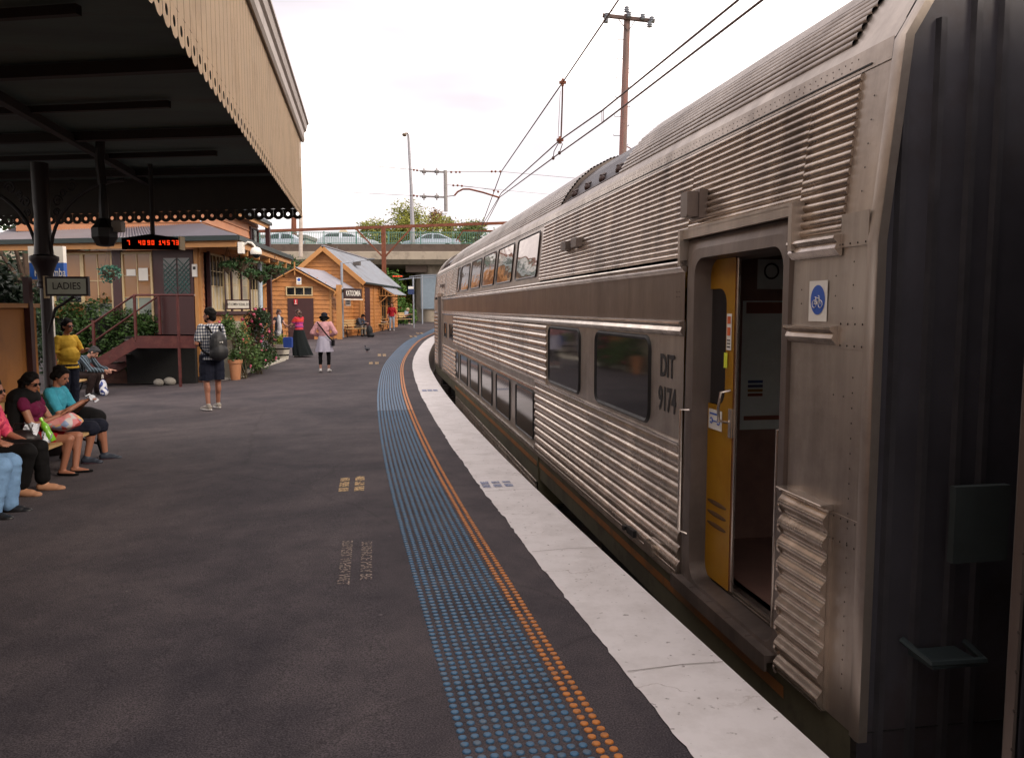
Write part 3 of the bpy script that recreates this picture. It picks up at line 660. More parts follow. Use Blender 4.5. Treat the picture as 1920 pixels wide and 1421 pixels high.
bm=BM(); pts=[Vector((lf0+.045,-o+.005,1.02)),Vector((lf0+.05,-o+.055,1.03)),Vector((lf0+.05,-o+.06,1.10)),Vector((lf0+.03,-o+.055,1.19)),Vector((lf0+.02,-o+.005,1.20))]; tube(bm,pts,.009,8); box(bm,(lf0+.002,-o-.004,.94),(lf0+.03,-o+.01,1.10)); obj('handle',bm,ST_MOLD,dl,smooth='auto')
WH=M('sticker_white','d8d4cc',.5,var=.04); ORG=M('sticker_orange','c4571f',.5); BLU=M('sticker_blue','1f4fa8',.45,var=.05); GRN=M('sticker_lime','c8cf30',.5)
def sticker(s0,s1,z0,z1,o,mat,parent,name='sticker',base=None):
    bm=BM(); quad(bm,(X(s0),o,z0),(X(s1),o,z0),(X(s1),o,z1),(X(s0),o,z1)); return obj(name,bm,mat,parent)
sticker(4.105,4.165,1.42,1.62,-o+.004,WH,dl); sticker(4.115,4.155,1.565,1.605,-o+.006,ORG,dl); sticker(4.115,4.155,1.50,1.545,-o+.006,ORG,dl)
for k in range(3): sticker(4.115,4.155,1.435+.018*k,1.442+.018*k,-o+.006,NB,dl)
sticker(4.145,4.190,1.32,1.44-.035,-o+.006,GRN,dl)
stk=sticker(4.200,4.380,.955,1.07,-o+.004,WH,dl)
bm=BM(); 
for cx in (4.24,4.335): tube(bm,[Vector((X(cx)+.016*math.cos(R(a)),-o+.008,1.005+.016*math.sin(R(a)))) for a in range(30,331,30)],.003,5)
beam(bm,(X(4.26),-o+.008,1.005),(X(4.315),-o+.008,1.005),.002,.006); obj('sticker_symbol',bm,BLU,stk)
sticker(4.220,4.360,1.04,1.05,-o+.007,BLU,stk,'sticker_line')
# inner jambs, vestibule box
bm=BM(); quad(bm,(X(4.40),-.09,.06),(X(4.40),-.26,.06),(X(4.40),-.26,1.93),(X(4.40),-.09,1.93)); quad(bm,(X(3.40),-.09,.06),(X(3.40),-.26,.06),(X(3.40),-.26,1.93),(X(3.40),-.09,1.93)); quad(bm,(X(3.4),-.09,1.925),(X(4.4),-.09,1.925),(X(4.4),-.26,1.925),(X(3.4),-.26,1.925))
obj('door_jamb',bm,ST_FRAME,dfr)
bm=BM(); x0,x1=X(2.9),X(5.1)
quad(bm,(x0,-.2,.055),(x1,-.2,.055),(x1,-2.7,.055),(x0,-2.7,.055)); quad(bm,(x0,-.2,2.1),(x1,-.2,2.1),(x1,-2.7,2.1),(x0,-2.7,2.1))
quad(bm,(x1,-.2,.05),(x1,-2.7,.05),(x1,-2.7,2.1),(x1,-.2,2.1)); quad(bm,(x0,-.2,.05),(x0,-2.7,.05),(x0,-2.7,2.1),(x0,-.2,2.1)); quad(bm,(x0,-2.7,.05),(x1,-2.7,.05),(x1,-2.7,2.1),(x0,-2.7,2.1))
quad(bm,(X(4.41),-.2,.05),(x1,-.2,.05),(x1,-.2,2.1),(X(4.41),-.2,2.1)); quad(bm,(x0,-.2,.05),(X(3.39),-.2,.05),(X(3.39),-.2,2.1),(x0,-.2,2.1))
ves=obj('vestibule',bm,INT,car)
def bulk(y0,y1,z0,z1,mat,dx,name): 
    bm=BM(); quad(bm,(x1-dx,y0,z0),(x1-dx,y1,z0),(x1-dx,y1,z1),(x1-dx,y0,z1)); return obj(name,bm,mat,ves)
ps=bulk(-.62,-1.35,.82,1.70,INTG,.012,'poster'); 
bulk(-.645,-1.33,1.615,1.69,M('poster_red','84503f',.6),.016,'poster_band'); bulk(-.645,-1.33,.885,.915,MC['poster_red'],.016,'poster_band')
for k,cc in enumerate(('7a3a22','8a6a3a','4a4a6a','39507a')): bulk(-.67,-.78,1.05+.03*k,1.07+.03*k,M('poster_bar_%s'%cc,cc,.6),.016,'poster_bar')
pn=bulk(-.72,-1.2,1.78,1.98,INTG,.012,'notice'); 
for k in range(2):
    bm=BM(); cy=-.82-.16*k; tube(bm,[Vector((x1-.018,cy+.05*math.cos(R(a)),1.90+.05*math.sin(R(a)))) for a in range(0,361,24)],.006,5,cap=False); obj('notice_symbol',bm,M('notice_dark','241a1c',.7),ves)
for sx,z0,z1,yy in ((3.44,.10,1.08,-.05),(4.45,.3,1.05,.03)):
    bm=BM(); pts=[Vector((X(sx),yy-.03,z1)),Vector((X(sx)+.03,yy+.02,z1)),Vector((X(sx)+.03,yy+.02,z0+.02)),Vector((X(sx),yy-.03,z0))]; tube(bm,pts,.011,8); obj('grab_rail',bm,ST_MOLD,car,smooth='auto')
bm=BM(); tube(bm,[Vector((X(4.9),-.5,.5)),Vector((X(4.9),-.5,1.6))],.012,8); obj('grab_rail',bm,ST_MOLD,ves,smooth='auto')
# right of the door: grille of big flutes, bicycle sign, riveted patch
bm=BM(); flute(bm,X(2.945),X(3.315),-.03,.825,.095,.026,o=-.022,sub=10,rnd=False)
bk=[(X(2.945),-.03),(X(3.315),-.03),(X(3.315),.825),(X(2.945),.825)]
for (a,b),(c,d) in zip(bk,bk[1:]+bk[:1]): quad(bm,(a,0,b),(c,0,d),(c,.022,d),(a,.022,b))
obj('fluted_grille',bm,ST_COR,car,smooth='auto')
bm=BM(); moulding(bm,X(2.945),X(3.315),.82,.85,amp=.06); 
tube(bm,[Vector((X(3.318),.028+.014*math.sin(2*math.pi*(k/8)),-.03+.0119*k)) for k in range(72)],.007,5)
obj('grille_trim',bm,ST_MOLD,car,smooth='auto')
for s0,s1,z0,z1 in ((2.775,2.95,1.49,1.60),(2.775,2.955,1.89,2.02),(2.775,2.95,.70,.82)):
    bm=BM(); box(bm,(X(s0),0,z0),(X(s1),.004,z1)); pp=obj('riveted_patch',bm,ST_FLAT,car)
    bm=BM(); rivets(bm,[(X(s0)+.015+(s1-s0-.03)*i/3,z) for i in range(4) for z in (z0+.012,z1-.012)],o=-.005); obj('rivet_row',bm,M('rivet_dark','3a302b',.5,.6),pp)
bs=sticker(3.04,3.18,1.595,1.765,.003,WH,car,'bicycle_sign')
bm=BM(); poly(bm,[(X(3.11)+.055*math.cos(R(a)),.0045,1.685+.062*math.sin(R(a))) for a in range(0,360,12)]); obj('blue_disc',bm,BLU,bs)
bm=BM(); bc=Vector((X(3.11),.0065,1.68))
def bp_(x,z): return bc+Vector((-x,0,z))
for cx in (-.023,.023): tube(bm,[bp_(cx+.0155*math.cos(R(a)),-.012+.0155*math.sin(R(a))) for a in range(0,361,24)],.0015,4,cap=False)
for a,b in (((-.023,-.012),(-.012,.012)),((-.012,.012),(.014,.012)),((.014,.012),(-.001,-.012)),((-.001,-.012),(-.014,.016)),((-.023,-.012),(-.001,-.012)),((.023,-.012),(.012,.022)),((.012,.022),(.006,.023)),((-.019,.017),(-.008,.017))): tube(bm,[bp_(*a),bp_(*b)],.0015,4)
obj('bicycle_symbol',bm,WH,bs)
# rivet rows, lamp box, clips, bent seam scratches
bm=BM(); pts=[(X(2.84),.12+.06*k) for k in range(22)]+[(X(2.86),1.65+.09*k) for k in range(10)]+[(X(3.0)+.045*k,2.635) for k in range(120)]+[(X(3.05)+.06*k,2.61) for k in range(80)]
pts+=[(X(2.9)+.07*k,1.3) for k in range(2)]+[(X(4.66),1.72+.03*j) for j in (0,1)]+[(X(4.70),1.72+.03*j) for j in (0,1)]+[(X(3.24),1.73),(X(3.24),1.67),(X(2.98),1.78),(X(2.98),1.70)]
rivets(bm,pts,.0042,o=-.004); obj('rivet_row',bm,M('rivet_dark','3a302b',.5,.6),car)
bm=BM(); box(bm,(X(4.36),-.03,2.17),(X(4.46),.085,2.31)); bmesh.ops.bevel(bm,geom=bm.edges[:],offset=.008,segments=2); box(bm,(X(4.34),-.03,2.16),(X(4.48),.02,2.32)); obj('lamp_box',bm,ST_FRAME,car)
for a,b in ((7.48,7.68),(7.08,7.27),(21.6,21.75),(21.2,21.32)):
    bm=BM(); box(bm,(X(a),-.04,2.205),(X(b),.035,2.285)); bmesh.ops.bevel(bm,geom=bm.edges[:],offset=.006,segments=1); obj('clip_box',bm,ST_FRAME,car)
bm=BM(); beam(bm,(X(7.2),.01-lean(2.25),2.25),(X(7.5),.01-lean(2.25),2.25),.03,.02); obj('clip_box',bm,RUB,car)
# low fittings on the sill by the door
bm=BM(); box(bm,(X(4.95),.0,.01),(X(5.10),.05,.085)); bmesh.ops.bevel(bm,geom=bm.edges[:],offset=.01,segments=2); obj('sill_light',bm,ST_MOLD,car)
bm=BM(); box(bm,(X(5.35),.0,.02),(X(5.5),.045,.07)); box(bm,(X(5.52),.0,.03),(X(5.56),.06,.06)); obj('sill_latch',bm,RUB,car)
# far door and its frame
bm=BM(); box(bm,(X(21.4),-.03,.0),(X(22.7),.004,1.98)); fd=obj('far_door',bm,M('far_door_dark','2c211e',.5,.3),car)
bm=BM(); box(bm,(X(21.36),-.01,-.02),(X(21.46),.035,2.02)); box(bm,(X(21.36),-.01,1.97),(X(22.74),.04,2.05)); box(bm,(X(22.68),-.01,-.02),(X(22.76),.03,2.02)); obj('far_door_frame',bm,ST_FLAT,fd)
# roof, well with pantograph gear
roof_skin(car,X(3.12),X(6.3)); roof_skin(car,X(8.3),X(20.6))
bm=BM(); P=[q for q in bodyprof() if q[1]>=2.71]
a=[bm.verts.new((X(2.8),-o,z)) for o,z in P]; b=[bm.verts.new((X(3.14),-o,z)) for o,z in P]
for k in range(len(P)-1): bm.faces.new((a[k],b[k],b[k+1],a[k+1]))
obj('roof_end',bm,ST_FLAT,car,smooth='auto')
def well(x0,x1,sl=.9):
    bm=BM(); F=[(.125,2.72),(.2,2.74),(.42,2.80),(1.46,2.9),(2.5,2.78),(2.8,2.72)]
    a=[bm.verts.new((x0,-o,z)) for o,z in F]; b=[bm.verts.new((x1,-o,z)) for o,z in F]
    for k in range(len(F)-1): bm.faces.new((a[k],b[k],b[k+1],a[k+1]))
    P=bodyprof()[7:]; P=P+[(2.92-o,z) for o,z in P[::-1]][1:]
    for x in (x0,x1):
        vs_=[bm.verts.new((x,-o,z)) for o,z in P]; c=bm.verts.new((x,-1.46,2.75))
        for k in range(len(P)-1): bm.faces.new((c,vs_[k],vs_[k+1]))
    w=obj('roof_well',bm,M('well_grey','776d66',.5,.3,var=.2,stain='4a3d36',samt=.5),car)
    bm=BM()  # hatches standing in the well
    c0=x0+.28; c1=x1-.06
    H=[(.34,2.78),(.40,2.95),(.52,3.07),(.8,3.20),(1.46,3.29),(2.3,3.05),(2.4,2.8)]
    a=[bm.verts.new((c0,-o,z)) for o,z in H]; b=[bm.verts.new((c1,-o,z)) for o,z in H]
    for k in range(len(H)-1): bm.faces.new((a[k],b[k],b[k+1],a[k+1]))
    bm.faces.new(a); bm.faces.new(b[::-1]); obj('roof_hatch',bm,M('hatch_grey','9b918a',.5,.4,var=.15),w)
    for k in range(4):
        bm=BM(); xx=x0+.25+(x1-x0-.5)*k/3; tube(bm,[Vector((xx,-.2,2.74)),Vector((xx,-.19,2.83)),Vector((xx+.08,-.25,2.86)),Vector((xx+.14,-.22,2.80))],.018,6); ell(bm,(xx,-.2,2.80),(.035,.035,.035)); obj('roof_insulator',bm,M('dark_fitting','3a2723',.5,.3),w)
    bm=BM(); tube(bm,[Vector((x0+.1,-.16,2.745)),Vector((x1-.1,-.16,2.745))],.014,6); obj('roof_pipe',bm,MC['dark_fitting'],w)
well(X(6.3),X(8.3)); well(X(20.6),X(23.0))
roof_skin(car,X(23.0),X(24.1))
make_shell(car,L)
end_wall(car,0.03,-1); end_wall(car,L-.03,1,False)
rim(car,-.01,.055,ST_FLAT); rim(car,L-.05,L+.01,ST_FLAT)
# end equipment: buffer beam step, hanging board, coupler bar
bm=BM(); box(bm,(-.13,-.50,.70),(-.10,-.27,.99)); obj('end_board',bm,M('end_board_grey','333a3a',.6,var=.2),car)
bm=BM(); box(bm,(-.14,-.40,.30),(-.0,-.2,.32)); tube(bm,[Vector((-.0,-.17,.36)),Vector((-.13,-.20,.32)),Vector((-.14,-.42,.32)),Vector((-.0,-.45,.33))],.014,6); obj('end_step',bm,M('end_step_grey','3c4648',.5,.4),car)
for yy,zz in ():
    bm=BM(); tube(bm,[(-.01,yy,zz),(-.07,yy,zz-.05),(-.12,yy-.03,zz-.28),(-.14,yy-.06,zz-.42),(-.30,yy-.08,zz-.46)],.016,8); obj('jumper_cable',bm,RUB,car,smooth='auto')
bm=BM(); box(bm,(-.55,-2.0,-.4),(.0,-.9,2.3)); obj('gangway',bm,VOID,car)
# underframe: stripe band, skirts, bogies
bm=BM(); quad(bm,(X(2.78),-.012,-.30),(X(8.9),-.012,-.30),(X(8.9),-.004,-.02),(X(2.78),-.004,-.02)); quad(bm,(X(8.85),.004,-.34),(X(18.2),.004,-.34),(X(18.2),.012,-.02),(X(8.85),.012,-.02)); quad(bm,(X(18.2),-.012,-.26),(X(24.1),-.012,-.26),(X(24.1),-.004,-.02),(X(18.2),-.004,-.02))
quad(bm,(X(8.85),.004,-.6),(X(8.85),-.3,-.6),(X(8.85),-.3,0),(X(8.85),.012,0)); quad(bm,(X(18.2),.004,-.6),(X(18.2),-.3,-.6),(X(18.2),-.3,0),(X(18.2),.012,0))
obj('solebar',bm,UNDER,car)
bm=BM(); quad(bm,(X(3.3),-.0035,-.155),(X(8.83),-.0035,-.155),(X(8.83),-.0005,-.095),(X(3.3),-.0005,-.095)); quad(bm,(X(8.88),.0155,-.155),(X(18.15),.0155,-.155),(X(18.15),.0165,-.095),(X(8.88),.0165,-.095)); obj('orange_stripe',bm,STRIPE,car)
bm=BM(); flute(bm,X(8.95),X(18.1),-.62,-.34,.056,.014,o=-.004,sub=6); obj('fluted_skirt',bm,ST_COR,car,smooth='auto')
for c in (5.8,20.9):
    bm=BM(); box(bm,(X(c)-1.5,-2.6,-.75),(X(c)+1.5,-.30,-.38)); 
    bg_=obj('bogie',bm,VOID,car)
    for dx in (-1.15,1.15):
        bm=BM(); lathe(bm,(0,0,0),[(.06,-.07),(.46,-.07),(.46,.06),(.42,.07),(.06,.07)],24); bm.transform(Matrix.Translation((X(c)+dx,-.52,-.52))@Matrix.Rotation(R(90),4,'X')); obj('wheel',bm,M('wheel_steel','1f1a18',.6,.4),bg_,smooth='auto')
bm=BM(); box(bm,(X(9.2),-2.5,-.7),(X(17.9),-.2,-.05)); obj('lower_deck_tub',bm,VOID,car)
# --- neighbouring carriages ------------------------------------------
def simple_car(label,s0,p0,s1,p1,L,grp='carriages of the train'):
    a=SP(s0,p0); b=SP(s1,p1); d=(b-a).normalized()
    r=thing('train_carriage',label,'train carriage',tuple(a),group=grp); r.rotation_euler=(0,0,math.atan2(d.y,d.x))
    return r
far=simple_car('next stainless steel carriage, curving away behind the far end of the DIT 9174 one',24.75,1.97,46.2,4.25,21.5)
bm=BM(); flute(bm,.5,21,.0,1.45,.1,.022); flute(bm,.5,21,1.95,2.575,.0365,.011,sub=4); obj('fluted_side',bm,ST_COR,far,smooth='auto')
bm=BM(); panel(bm,.06,.5,-.03,2.58); panel(bm,21,21.45,-.03,2.58); panel(bm,.06,21.4,2.575,2.72,.0); obj('side_panel',bm,ST_FLAT,far)
bm=BM(); panel(bm,.5,21,1.5,1.9,-.003); obj('dark_band',bm,ST_BAND,far)
for k in range(8): car_window(far,3+k*2,4.4+k*2,2.05,2.5,.05,GLU)
for k in range(6): car_window(far,5+k*2,6.4+k*2,.15,.65,.05,GLL)
roof_skin(far,.3,21.2); make_shell(far,21.5); end_wall(far,.03,-1,False); end_wall(far,21.45,1,False); rim(far,0,.06,ST_FLAT)
bm=BM(); box(bm,(0.5,-2.5,-.75),(21,-.15,-.02)); obj('underframe',bm,VOID,far)
near=simple_car('nearest steel carriage, only its dark riveted end corner showing at the right edge',2.02,1.865,-19.4,4.05,21.5)
# built with x running back past the camera, so the platform side is at local -y : mirror the profile
def mirror_children(root):
    for o in [root]+list(root.children_recursive):
        if o.type=='MESH': o.data.transform(Matrix.Diagonal((1,-1,1,1))); o.data.flip_normals()
bm=BM(); flute(bm,.7,20.8,.0,1.45,.1,.022); flute(bm,.35,21,1.95,2.575,.0365,.011,sub=4); obj('fluted_side',bm,ST_COR,near,smooth='auto')
bm=BM(); panel(bm,.07,.7,-.03,2.58); panel(bm,20.8,21.45,-.03,2.58); panel(bm,.07,21.4,2.575,2.72,.0); obj('side_panel',bm,ST_FLAT,near)
bm=BM(); panel(bm,.5,21,1.5,1.9,-.003); obj('dark_band',bm,ST_BAND,near)
bm=BM()
for z0,z1 in ((1.50,1.62),(.70,.80)):
    box(bm,(.075,0,z0),(.30,.004,z1))
obj('riveted_patch',bm,ST_FRAME,near)
bm=BM(); rivets(bm,[(.11,z) for z in (1.52,1.60,.72,.78)]+[(.03,.1+.12*k) for k in range(20)],.006,o=-.010); obj('rivet_row',bm,MC['rivet_dark'],near)
for k in range(8): car_window(near,4+k*2,5.4+k*2,2.05,2.5,.05,GLU)
for k in range(6): car_window(near,5+k*2,6.4+k*2,.15,.65,.05,GLL)
roof_skin(near,.3,21.2); make_shell(near,21.5); end_wall(near,.03,-1,False); end_wall(near,21.45,1,False); rim(near,-.005,.028,ST_FRAME,out=.008)
bm=BM(); box(bm,(0.5,-2.5,-.75),(21,-.15,-.02)); obj('underframe',bm,VOID,near)
mirror_children(near)
# ============================================================ BUILDINGS
OCH=M('ochre_weatherboard','a86f3a',.62,var=.14,scale=2.5,stain='7a4e2c',sscale=2,samt=.4,bump=.2,bscale=30)
OCHT=M('ochre_trim','ae7c48',.58,var=.08,scale=3,stain='9a6226',sscale=3,samt=.3)
PEACH=M('peach_weatherboard','aa7350',.62,var=.1,scale=2,stain='9c5c34',sscale=1.5,samt=.3)
CREAM=M('cream_frame','b9a47c',.55,var=.08,scale=4)
BROWN=M('brown_door_paint','38191a',.5,var=.15)
ZINC=M('corrugated_zinc','7d828b',.5,.25,var=.12,scale=2,stain='6f6a6a',sscale=1.2,samt=.45)
ZINCB=M('bright_zinc','8b8992',.5,.2,var=.1,scale=2,stain='8c8486',sscale=1.5,samt=.4)
BRICK=M('brick_base','4d3127',.85,var=.3,scale=9,bump=.5,bscale=25)
DGLASS=M('dark_window_glass','16191b',.08,var=.2)
PGLASS=M('curtained_glass','b5ac97',.25,var=.12,scale=1.2,stretch=(6,6,.5))
BLIND=M('amber_blind_glass','8d6540',.2,var=.12,scale=1)
FROST=M('frosted_glass','737c74',.3,var=.15,scale=2)
DGUT=M('dark_green_gutter','1f2c2b',.45,.2,var=.15)
def clap(bm,a,b,z0,z1,pitch=.15,lap=.018,top=None,n_out=None):
    """lapped boards between plan points a,b (viewer on the right-hand side of a->b reversed: normal = n_out)"""
    a=Vector((a[0],a[1],0)); b=Vector((b[0],b[1],0)); d=(b-a).normalized(); n=Vector((d.y,-d.x,0))
    if n_out is not None and n.dot(Vector((n_out[0],n_out[1],0)))<0: n=-n
    k=max(1,round((z1-z0)/pitch)); p=(z1-z0)/k
    for i in range(k):
        lo=z0+p*i; hi=lo+p; A,B=a,b
        if top:                                  # gable: clip by function z -> (t0,t1)
            t0,t1=top((lo+hi)/2); 
            if t1-t0<.02: continue
            A=a+(b-a)*t0; B=a+(b-a)*t1
        z=Vector((0,0,1))
        quad(bm,A+n*lap+z*lo,B+n*lap+z*lo,B+n*.002+z*hi,A+n*.002+z*hi)
        quad(bm,A+z*lo,B+z*lo,B+n*lap+z*lo,A+n*lap+z*lo)
def wpt(a,b,t,z,out=0,n_out=None):
    a=Vector((a[0],a[1],0)); b=Vector((b[0],b[1],0)); d=(b-a).normalized(); n=Vector((d.y,-d.x,0))
    if n_out is not None and n.dot(Vector((n_out[0],n_out[1],0)))<0: n=-n
    return a+(b-a)*t+n*out+Vector((0,0,z))
def on_wall(bm,a,b,t0,t1,z0,z1,o0,o1,n_out):
    """a box standing on a wall, from out=o0 to out=o1"""
    P_=lambda t,z,o: wpt(a,b,t,z,o,n_out)
    c=[P_(t0,z0,o0),P_(t1,z0,o0),P_(t1,z0,o1),P_(t0,z0,o1),P_(t0,z1,o0),P_(t1,z1,o0),P_(t1,z1,o1),P_(t0,z1,o1)]
    v=[bm.verts.new(q) for q in c]
    for f in ((0,3,2,1),(4,5,6,7),(0,1,5,4),(1,2,6,5),(2,3,7,6),(3,0,4,7)): bm.faces.new([v[i] for i in f])
def sash(root,a,b,t0,t1,z0,z1,n_out,cols,rows,glass=DGLASS,frame=CREAM,fw=.045,name='window',low=None,hs=None,mw=.018):
    Lw=(Vector((b[0],b[1]))-Vector((a[0],a[1]))).length; f=fw/Lw; m=mw/2/Lw
    bm=BM()
    for q in ((t0,t1,z0,z0+fw),(t0,t1,z1-fw,z1),(t0,t0+f,z0+fw,z1-fw),(t1-f,t1,z0+fw,z1-fw)): on_wall(bm,a,b,*q,.0,.078,n_out)
    for k in range(1,cols):
        t=t0+(t1-t0)*k/cols; on_wall(bm,a,b,t-m,t+m,z0+fw,z1-fw,.03,.064,n_out)
    for k in (hs if hs else [j/rows for j in range(1,rows)]):
        z=z0+(z1-z0)*k; on_wall(bm,a,b,t0+f,t1-f,z-mw/2,z+mw/2,.03,.062,n_out)
    w=obj(name,bm,frame,root)
    bm=BM(); P_=lambda t,z: wpt(a,b,t,z,.046,n_out)
    zm=z0+(z1-z0)*low[0] if low else z0
    quad(bm,P_(t0+f,zm),P_(t1-f,zm),P_(t1-f,z1-fw),P_(t0+f,z1-fw)); obj('pane',bm,glass,w)
    if low: bm=BM(); quad(bm,P_(t0+f,z0+fw),P_(t1-f,z0+fw),P_(t1-f,zm),P_(t0+f,zm)); obj('pane',bm,low[1],w)
    return w
def corr_roof(bm,a,b,c,d,pitch=.09,amp=.018,flat=False):
    """sheet with eave a->b and ridge d->c; corrugations run from eave to ridge"""
    a,b,c,d=[Vector(v) for v in (a,b,c,d)]; nrm=(b-a).cross(d-a).normalized()
    if nrm.z<0: nrm=-nrm
    L_=(b-a).length; n=max(2,int(L_/pitch)*4)
    A=[];D_=[]
    for i in range(n+1):
        t=i/n; h=amp*math.sin(2*math.pi*i/4) if not flat else 0
        A.append(bm.verts.new(a.lerp(b,t)+nrm*h)); D_.append(bm.verts.new(d.lerp(c,t)+nrm*h))
    for i in range(n): bm.faces.new((A[i],A[i+1],D_[i+1],D_[i]))
# --- signal box -------------------------------------------------------
WA=(-11.4,20.0); WB=(-7.52,19.35); WC=(-7.95,24.6); WD=(-11.9,25.3)      # front-left, front-right corner, back-right, back-left
NF=(-.1,-1); NS=(1,.05)
sb=thing('signal_box','ochre weatherboard signal box with bay windows, corrugated iron skirt roof and maroon posts','building',(-9.5,22,gz(-9.5,20)))
Ti=Matrix.Translation(-sb.location)
def sbo(name,bm,mat,parent=None,**k):
    bm.transform(Ti); return obj(name,bm,mat,parent or sb,**k)
class Sub:  # shift helper results into the building's own frame
    pass
def fixtree(root):
    m=Matrix.Translation(-root.location)
    for o in root.children_recursive:
        if o.type=='MESH' and not o.get('_ok'): o.data.transform(m); o['_ok']=1
    for o in root.children_recursive:
        if '_ok' in o: del o['_ok']
bm=BM(); clap(bm,WA,WB,.95,3.05,.15,.018,n_out=NF); obj('wall',bm,OCH,sb)
bm=BM(); clap(bm,WB,WC,.62,1.55,.16,.02,n_out=NS); clap(bm,WB,(-7.54,19.7),1.55,3.1,.15,n_out=NS); clap(bm,(-7.84,23.9),WC,1.55,3.1,.15,n_out=NS); on_wall(bm,WB,WC,0,1,3.02,3.2,0,.03,NS); obj('wall',bm,OCH,sb)
bm=BM(); clap(bm,WA,WB,-.2,.95,.15,n_out=NF); clap(bm,WB,WC,-.2,.62,.1,.004,n_out=NS); obj('brick_base',bm,BRICK,sb)
bm=BM(); poly(bm,[(*WC,-.2),(*WD,-.2),(*WD,3.2),(*WC,3.2)]); poly(bm,[(*WA,-.2),(*WD,-.2),(*WD,3.2),(*WA,3.2)]); obj('wall',bm,OCH,sb)
bm=BM(); on_wall(bm,WA,WB,.975,1.0,.0,3.1,-.02,.04,NF); on_wall(bm,WB,WC,0,.02,.0,3.1,-.02,.045,NS); obj('corner_trim',bm,OCHT,sb)
# front windows, noticeboard window, door
def tf(px):   # parameter along the front wall of a surveyed column
    a=Vector((*WA,0)); b=Vector((*WB,0)); r=ray(px,500)
    # solve a+t(b-a) parallel to r
    return (a.x*r.y-a.y*r.x)/((a.x*r.y-a.y*r.x)-(b.x*r.y-b.y*r.x))
def ts(px,A=WB,B=WC):
    a=Vector((*A,0)); b=Vector((*B,0)); r=ray(px,500)
    return (a.x*r.y-a.y*r.x)/((a.x*r.y-a.y*r.x)-(b.x*r.y-b.y*r.x))
sash(sb,WA,WB,tf(102),tf(157),1.75,3.0,NF,1,2,BLIND,low=(.45,DGLASS),hs=[.45])
sash(sb,WA,WB,tf(157),tf(214),1.3,3.0,NF,2,3,BLIND,low=(.28,FROST),hs=[.28,.6])
sash(sb,WA,WB,tf(231),tf(288),1.3,3.0,NF,2,3,BLIND,low=(.36,FROST),hs=[.36,.67])
bm=BM(); on_wall(bm,WA,WB,tf(214.5),tf(230.5),.95,3.05,0,.09,NF); obj('pier',bm,MAROON,sb)
for px0,px1,y0,y1 in ((240,257,506,518),(262.5,280,504,527)):
    bm=BM(); z1=EYE+(578-y0)/1500*19.6; z0=EYE+(578-y1)/1500*19.6; on_wall(bm,WA,WB,tf(px0),tf(px1),z0,z1,.066,.069,NF); obj('paper_notice',bm,WH,sb)
bm=BM(); on_wall(bm,WA,WB,tf(288.5),tf(364),.98,3.05,0,.05,NF); dr=obj('door',bm,BROWN,sb)
for c0,c1 in ((309,333),(336,358)):
    bm=BM(); t0,t1=tf(c0),tf(c1); z0,z1=1.95,2.85
    on_wall(bm,WA,WB,t0,t1,z0,z1,.05,.058,NF); pn=obj('door_pane',bm,DGLASS,dr)
    bm=BM()
    for k in range(-3,9):
        for sg in (1,-1):
            q=[]
            for i in range(2):
                tt=[0,1][i]; zz=z0+(z1-z0)*(k/8+ (tt if sg>0 else 1-tt)*.35); q.append((tt,zz))
            (ta,za),(tb,zb)=q
            if min(za,zb)<z0-.02 or max(za,zb)>z1+.02: continue
            beam(bm,wpt(WA,WB,t0+(t1-t0)*ta,za,.066,NF),wpt(WA,WB,t0+(t1-t0)*tb,zb,.066,NF),.02,.008)
    obj('lattice',bm,M('lattice_green','2a5a54',.5,var=.2),pn)
bm=BM(); on_wall(bm,WA,WB,tf(363),tf(372),2.4,2.7,.02,.08,NF); kp=obj('intercom',bm,WH,sb)
bm=BM(); on_wall(bm,WA,WB,tf(365),tf(370),2.57,2.64,.081,.085,NF); obj('screen',bm,NB,kp)
# side windows behind maroon mullions
zs0,zs1=1.57,3.02
for px0,px1,cols,hs in ((388,414,4,[.44,.7]),(415,425,1,[.5]),(430,444,1,[.5]),(448,461,1,[.5]),(463,480,3,[.44,.7])):
    sash(sb,WB,WC,ts(px0),ts(px1),zs0,zs1,NS,cols,2,PGLASS if cols==1 else DGLASS,low=(.44,PGLASS),hs=hs)
bm=BM(); on_wall(bm,WB,WC,ts(386),ts(482),1.48,1.57,-.02,.10,NS); obj('window_sill',bm,MAROON,sb)
bm=BM()
for px in (387,414.5,427.5,446.5,462,482): on_wall(bm,WB,WC,ts(px)-.006,ts(px)+.012,1.5,3.05,.0,.09,NS)
bm.free()
for px in (387,414.5,427.5,446.5,462,482): bm=BM(); on_wall(bm,WB,WC,ts(px)-.006,ts(px)+.012,1.5,3.05,.0,.09,NS); obj('mullion',bm,MAROON,sb)
bm=BM(); on_wall(bm,WB,WC,.03,.95,1.5,3.05,-.05,-.04,NS); obj('backing',bm,BROWN,sb)
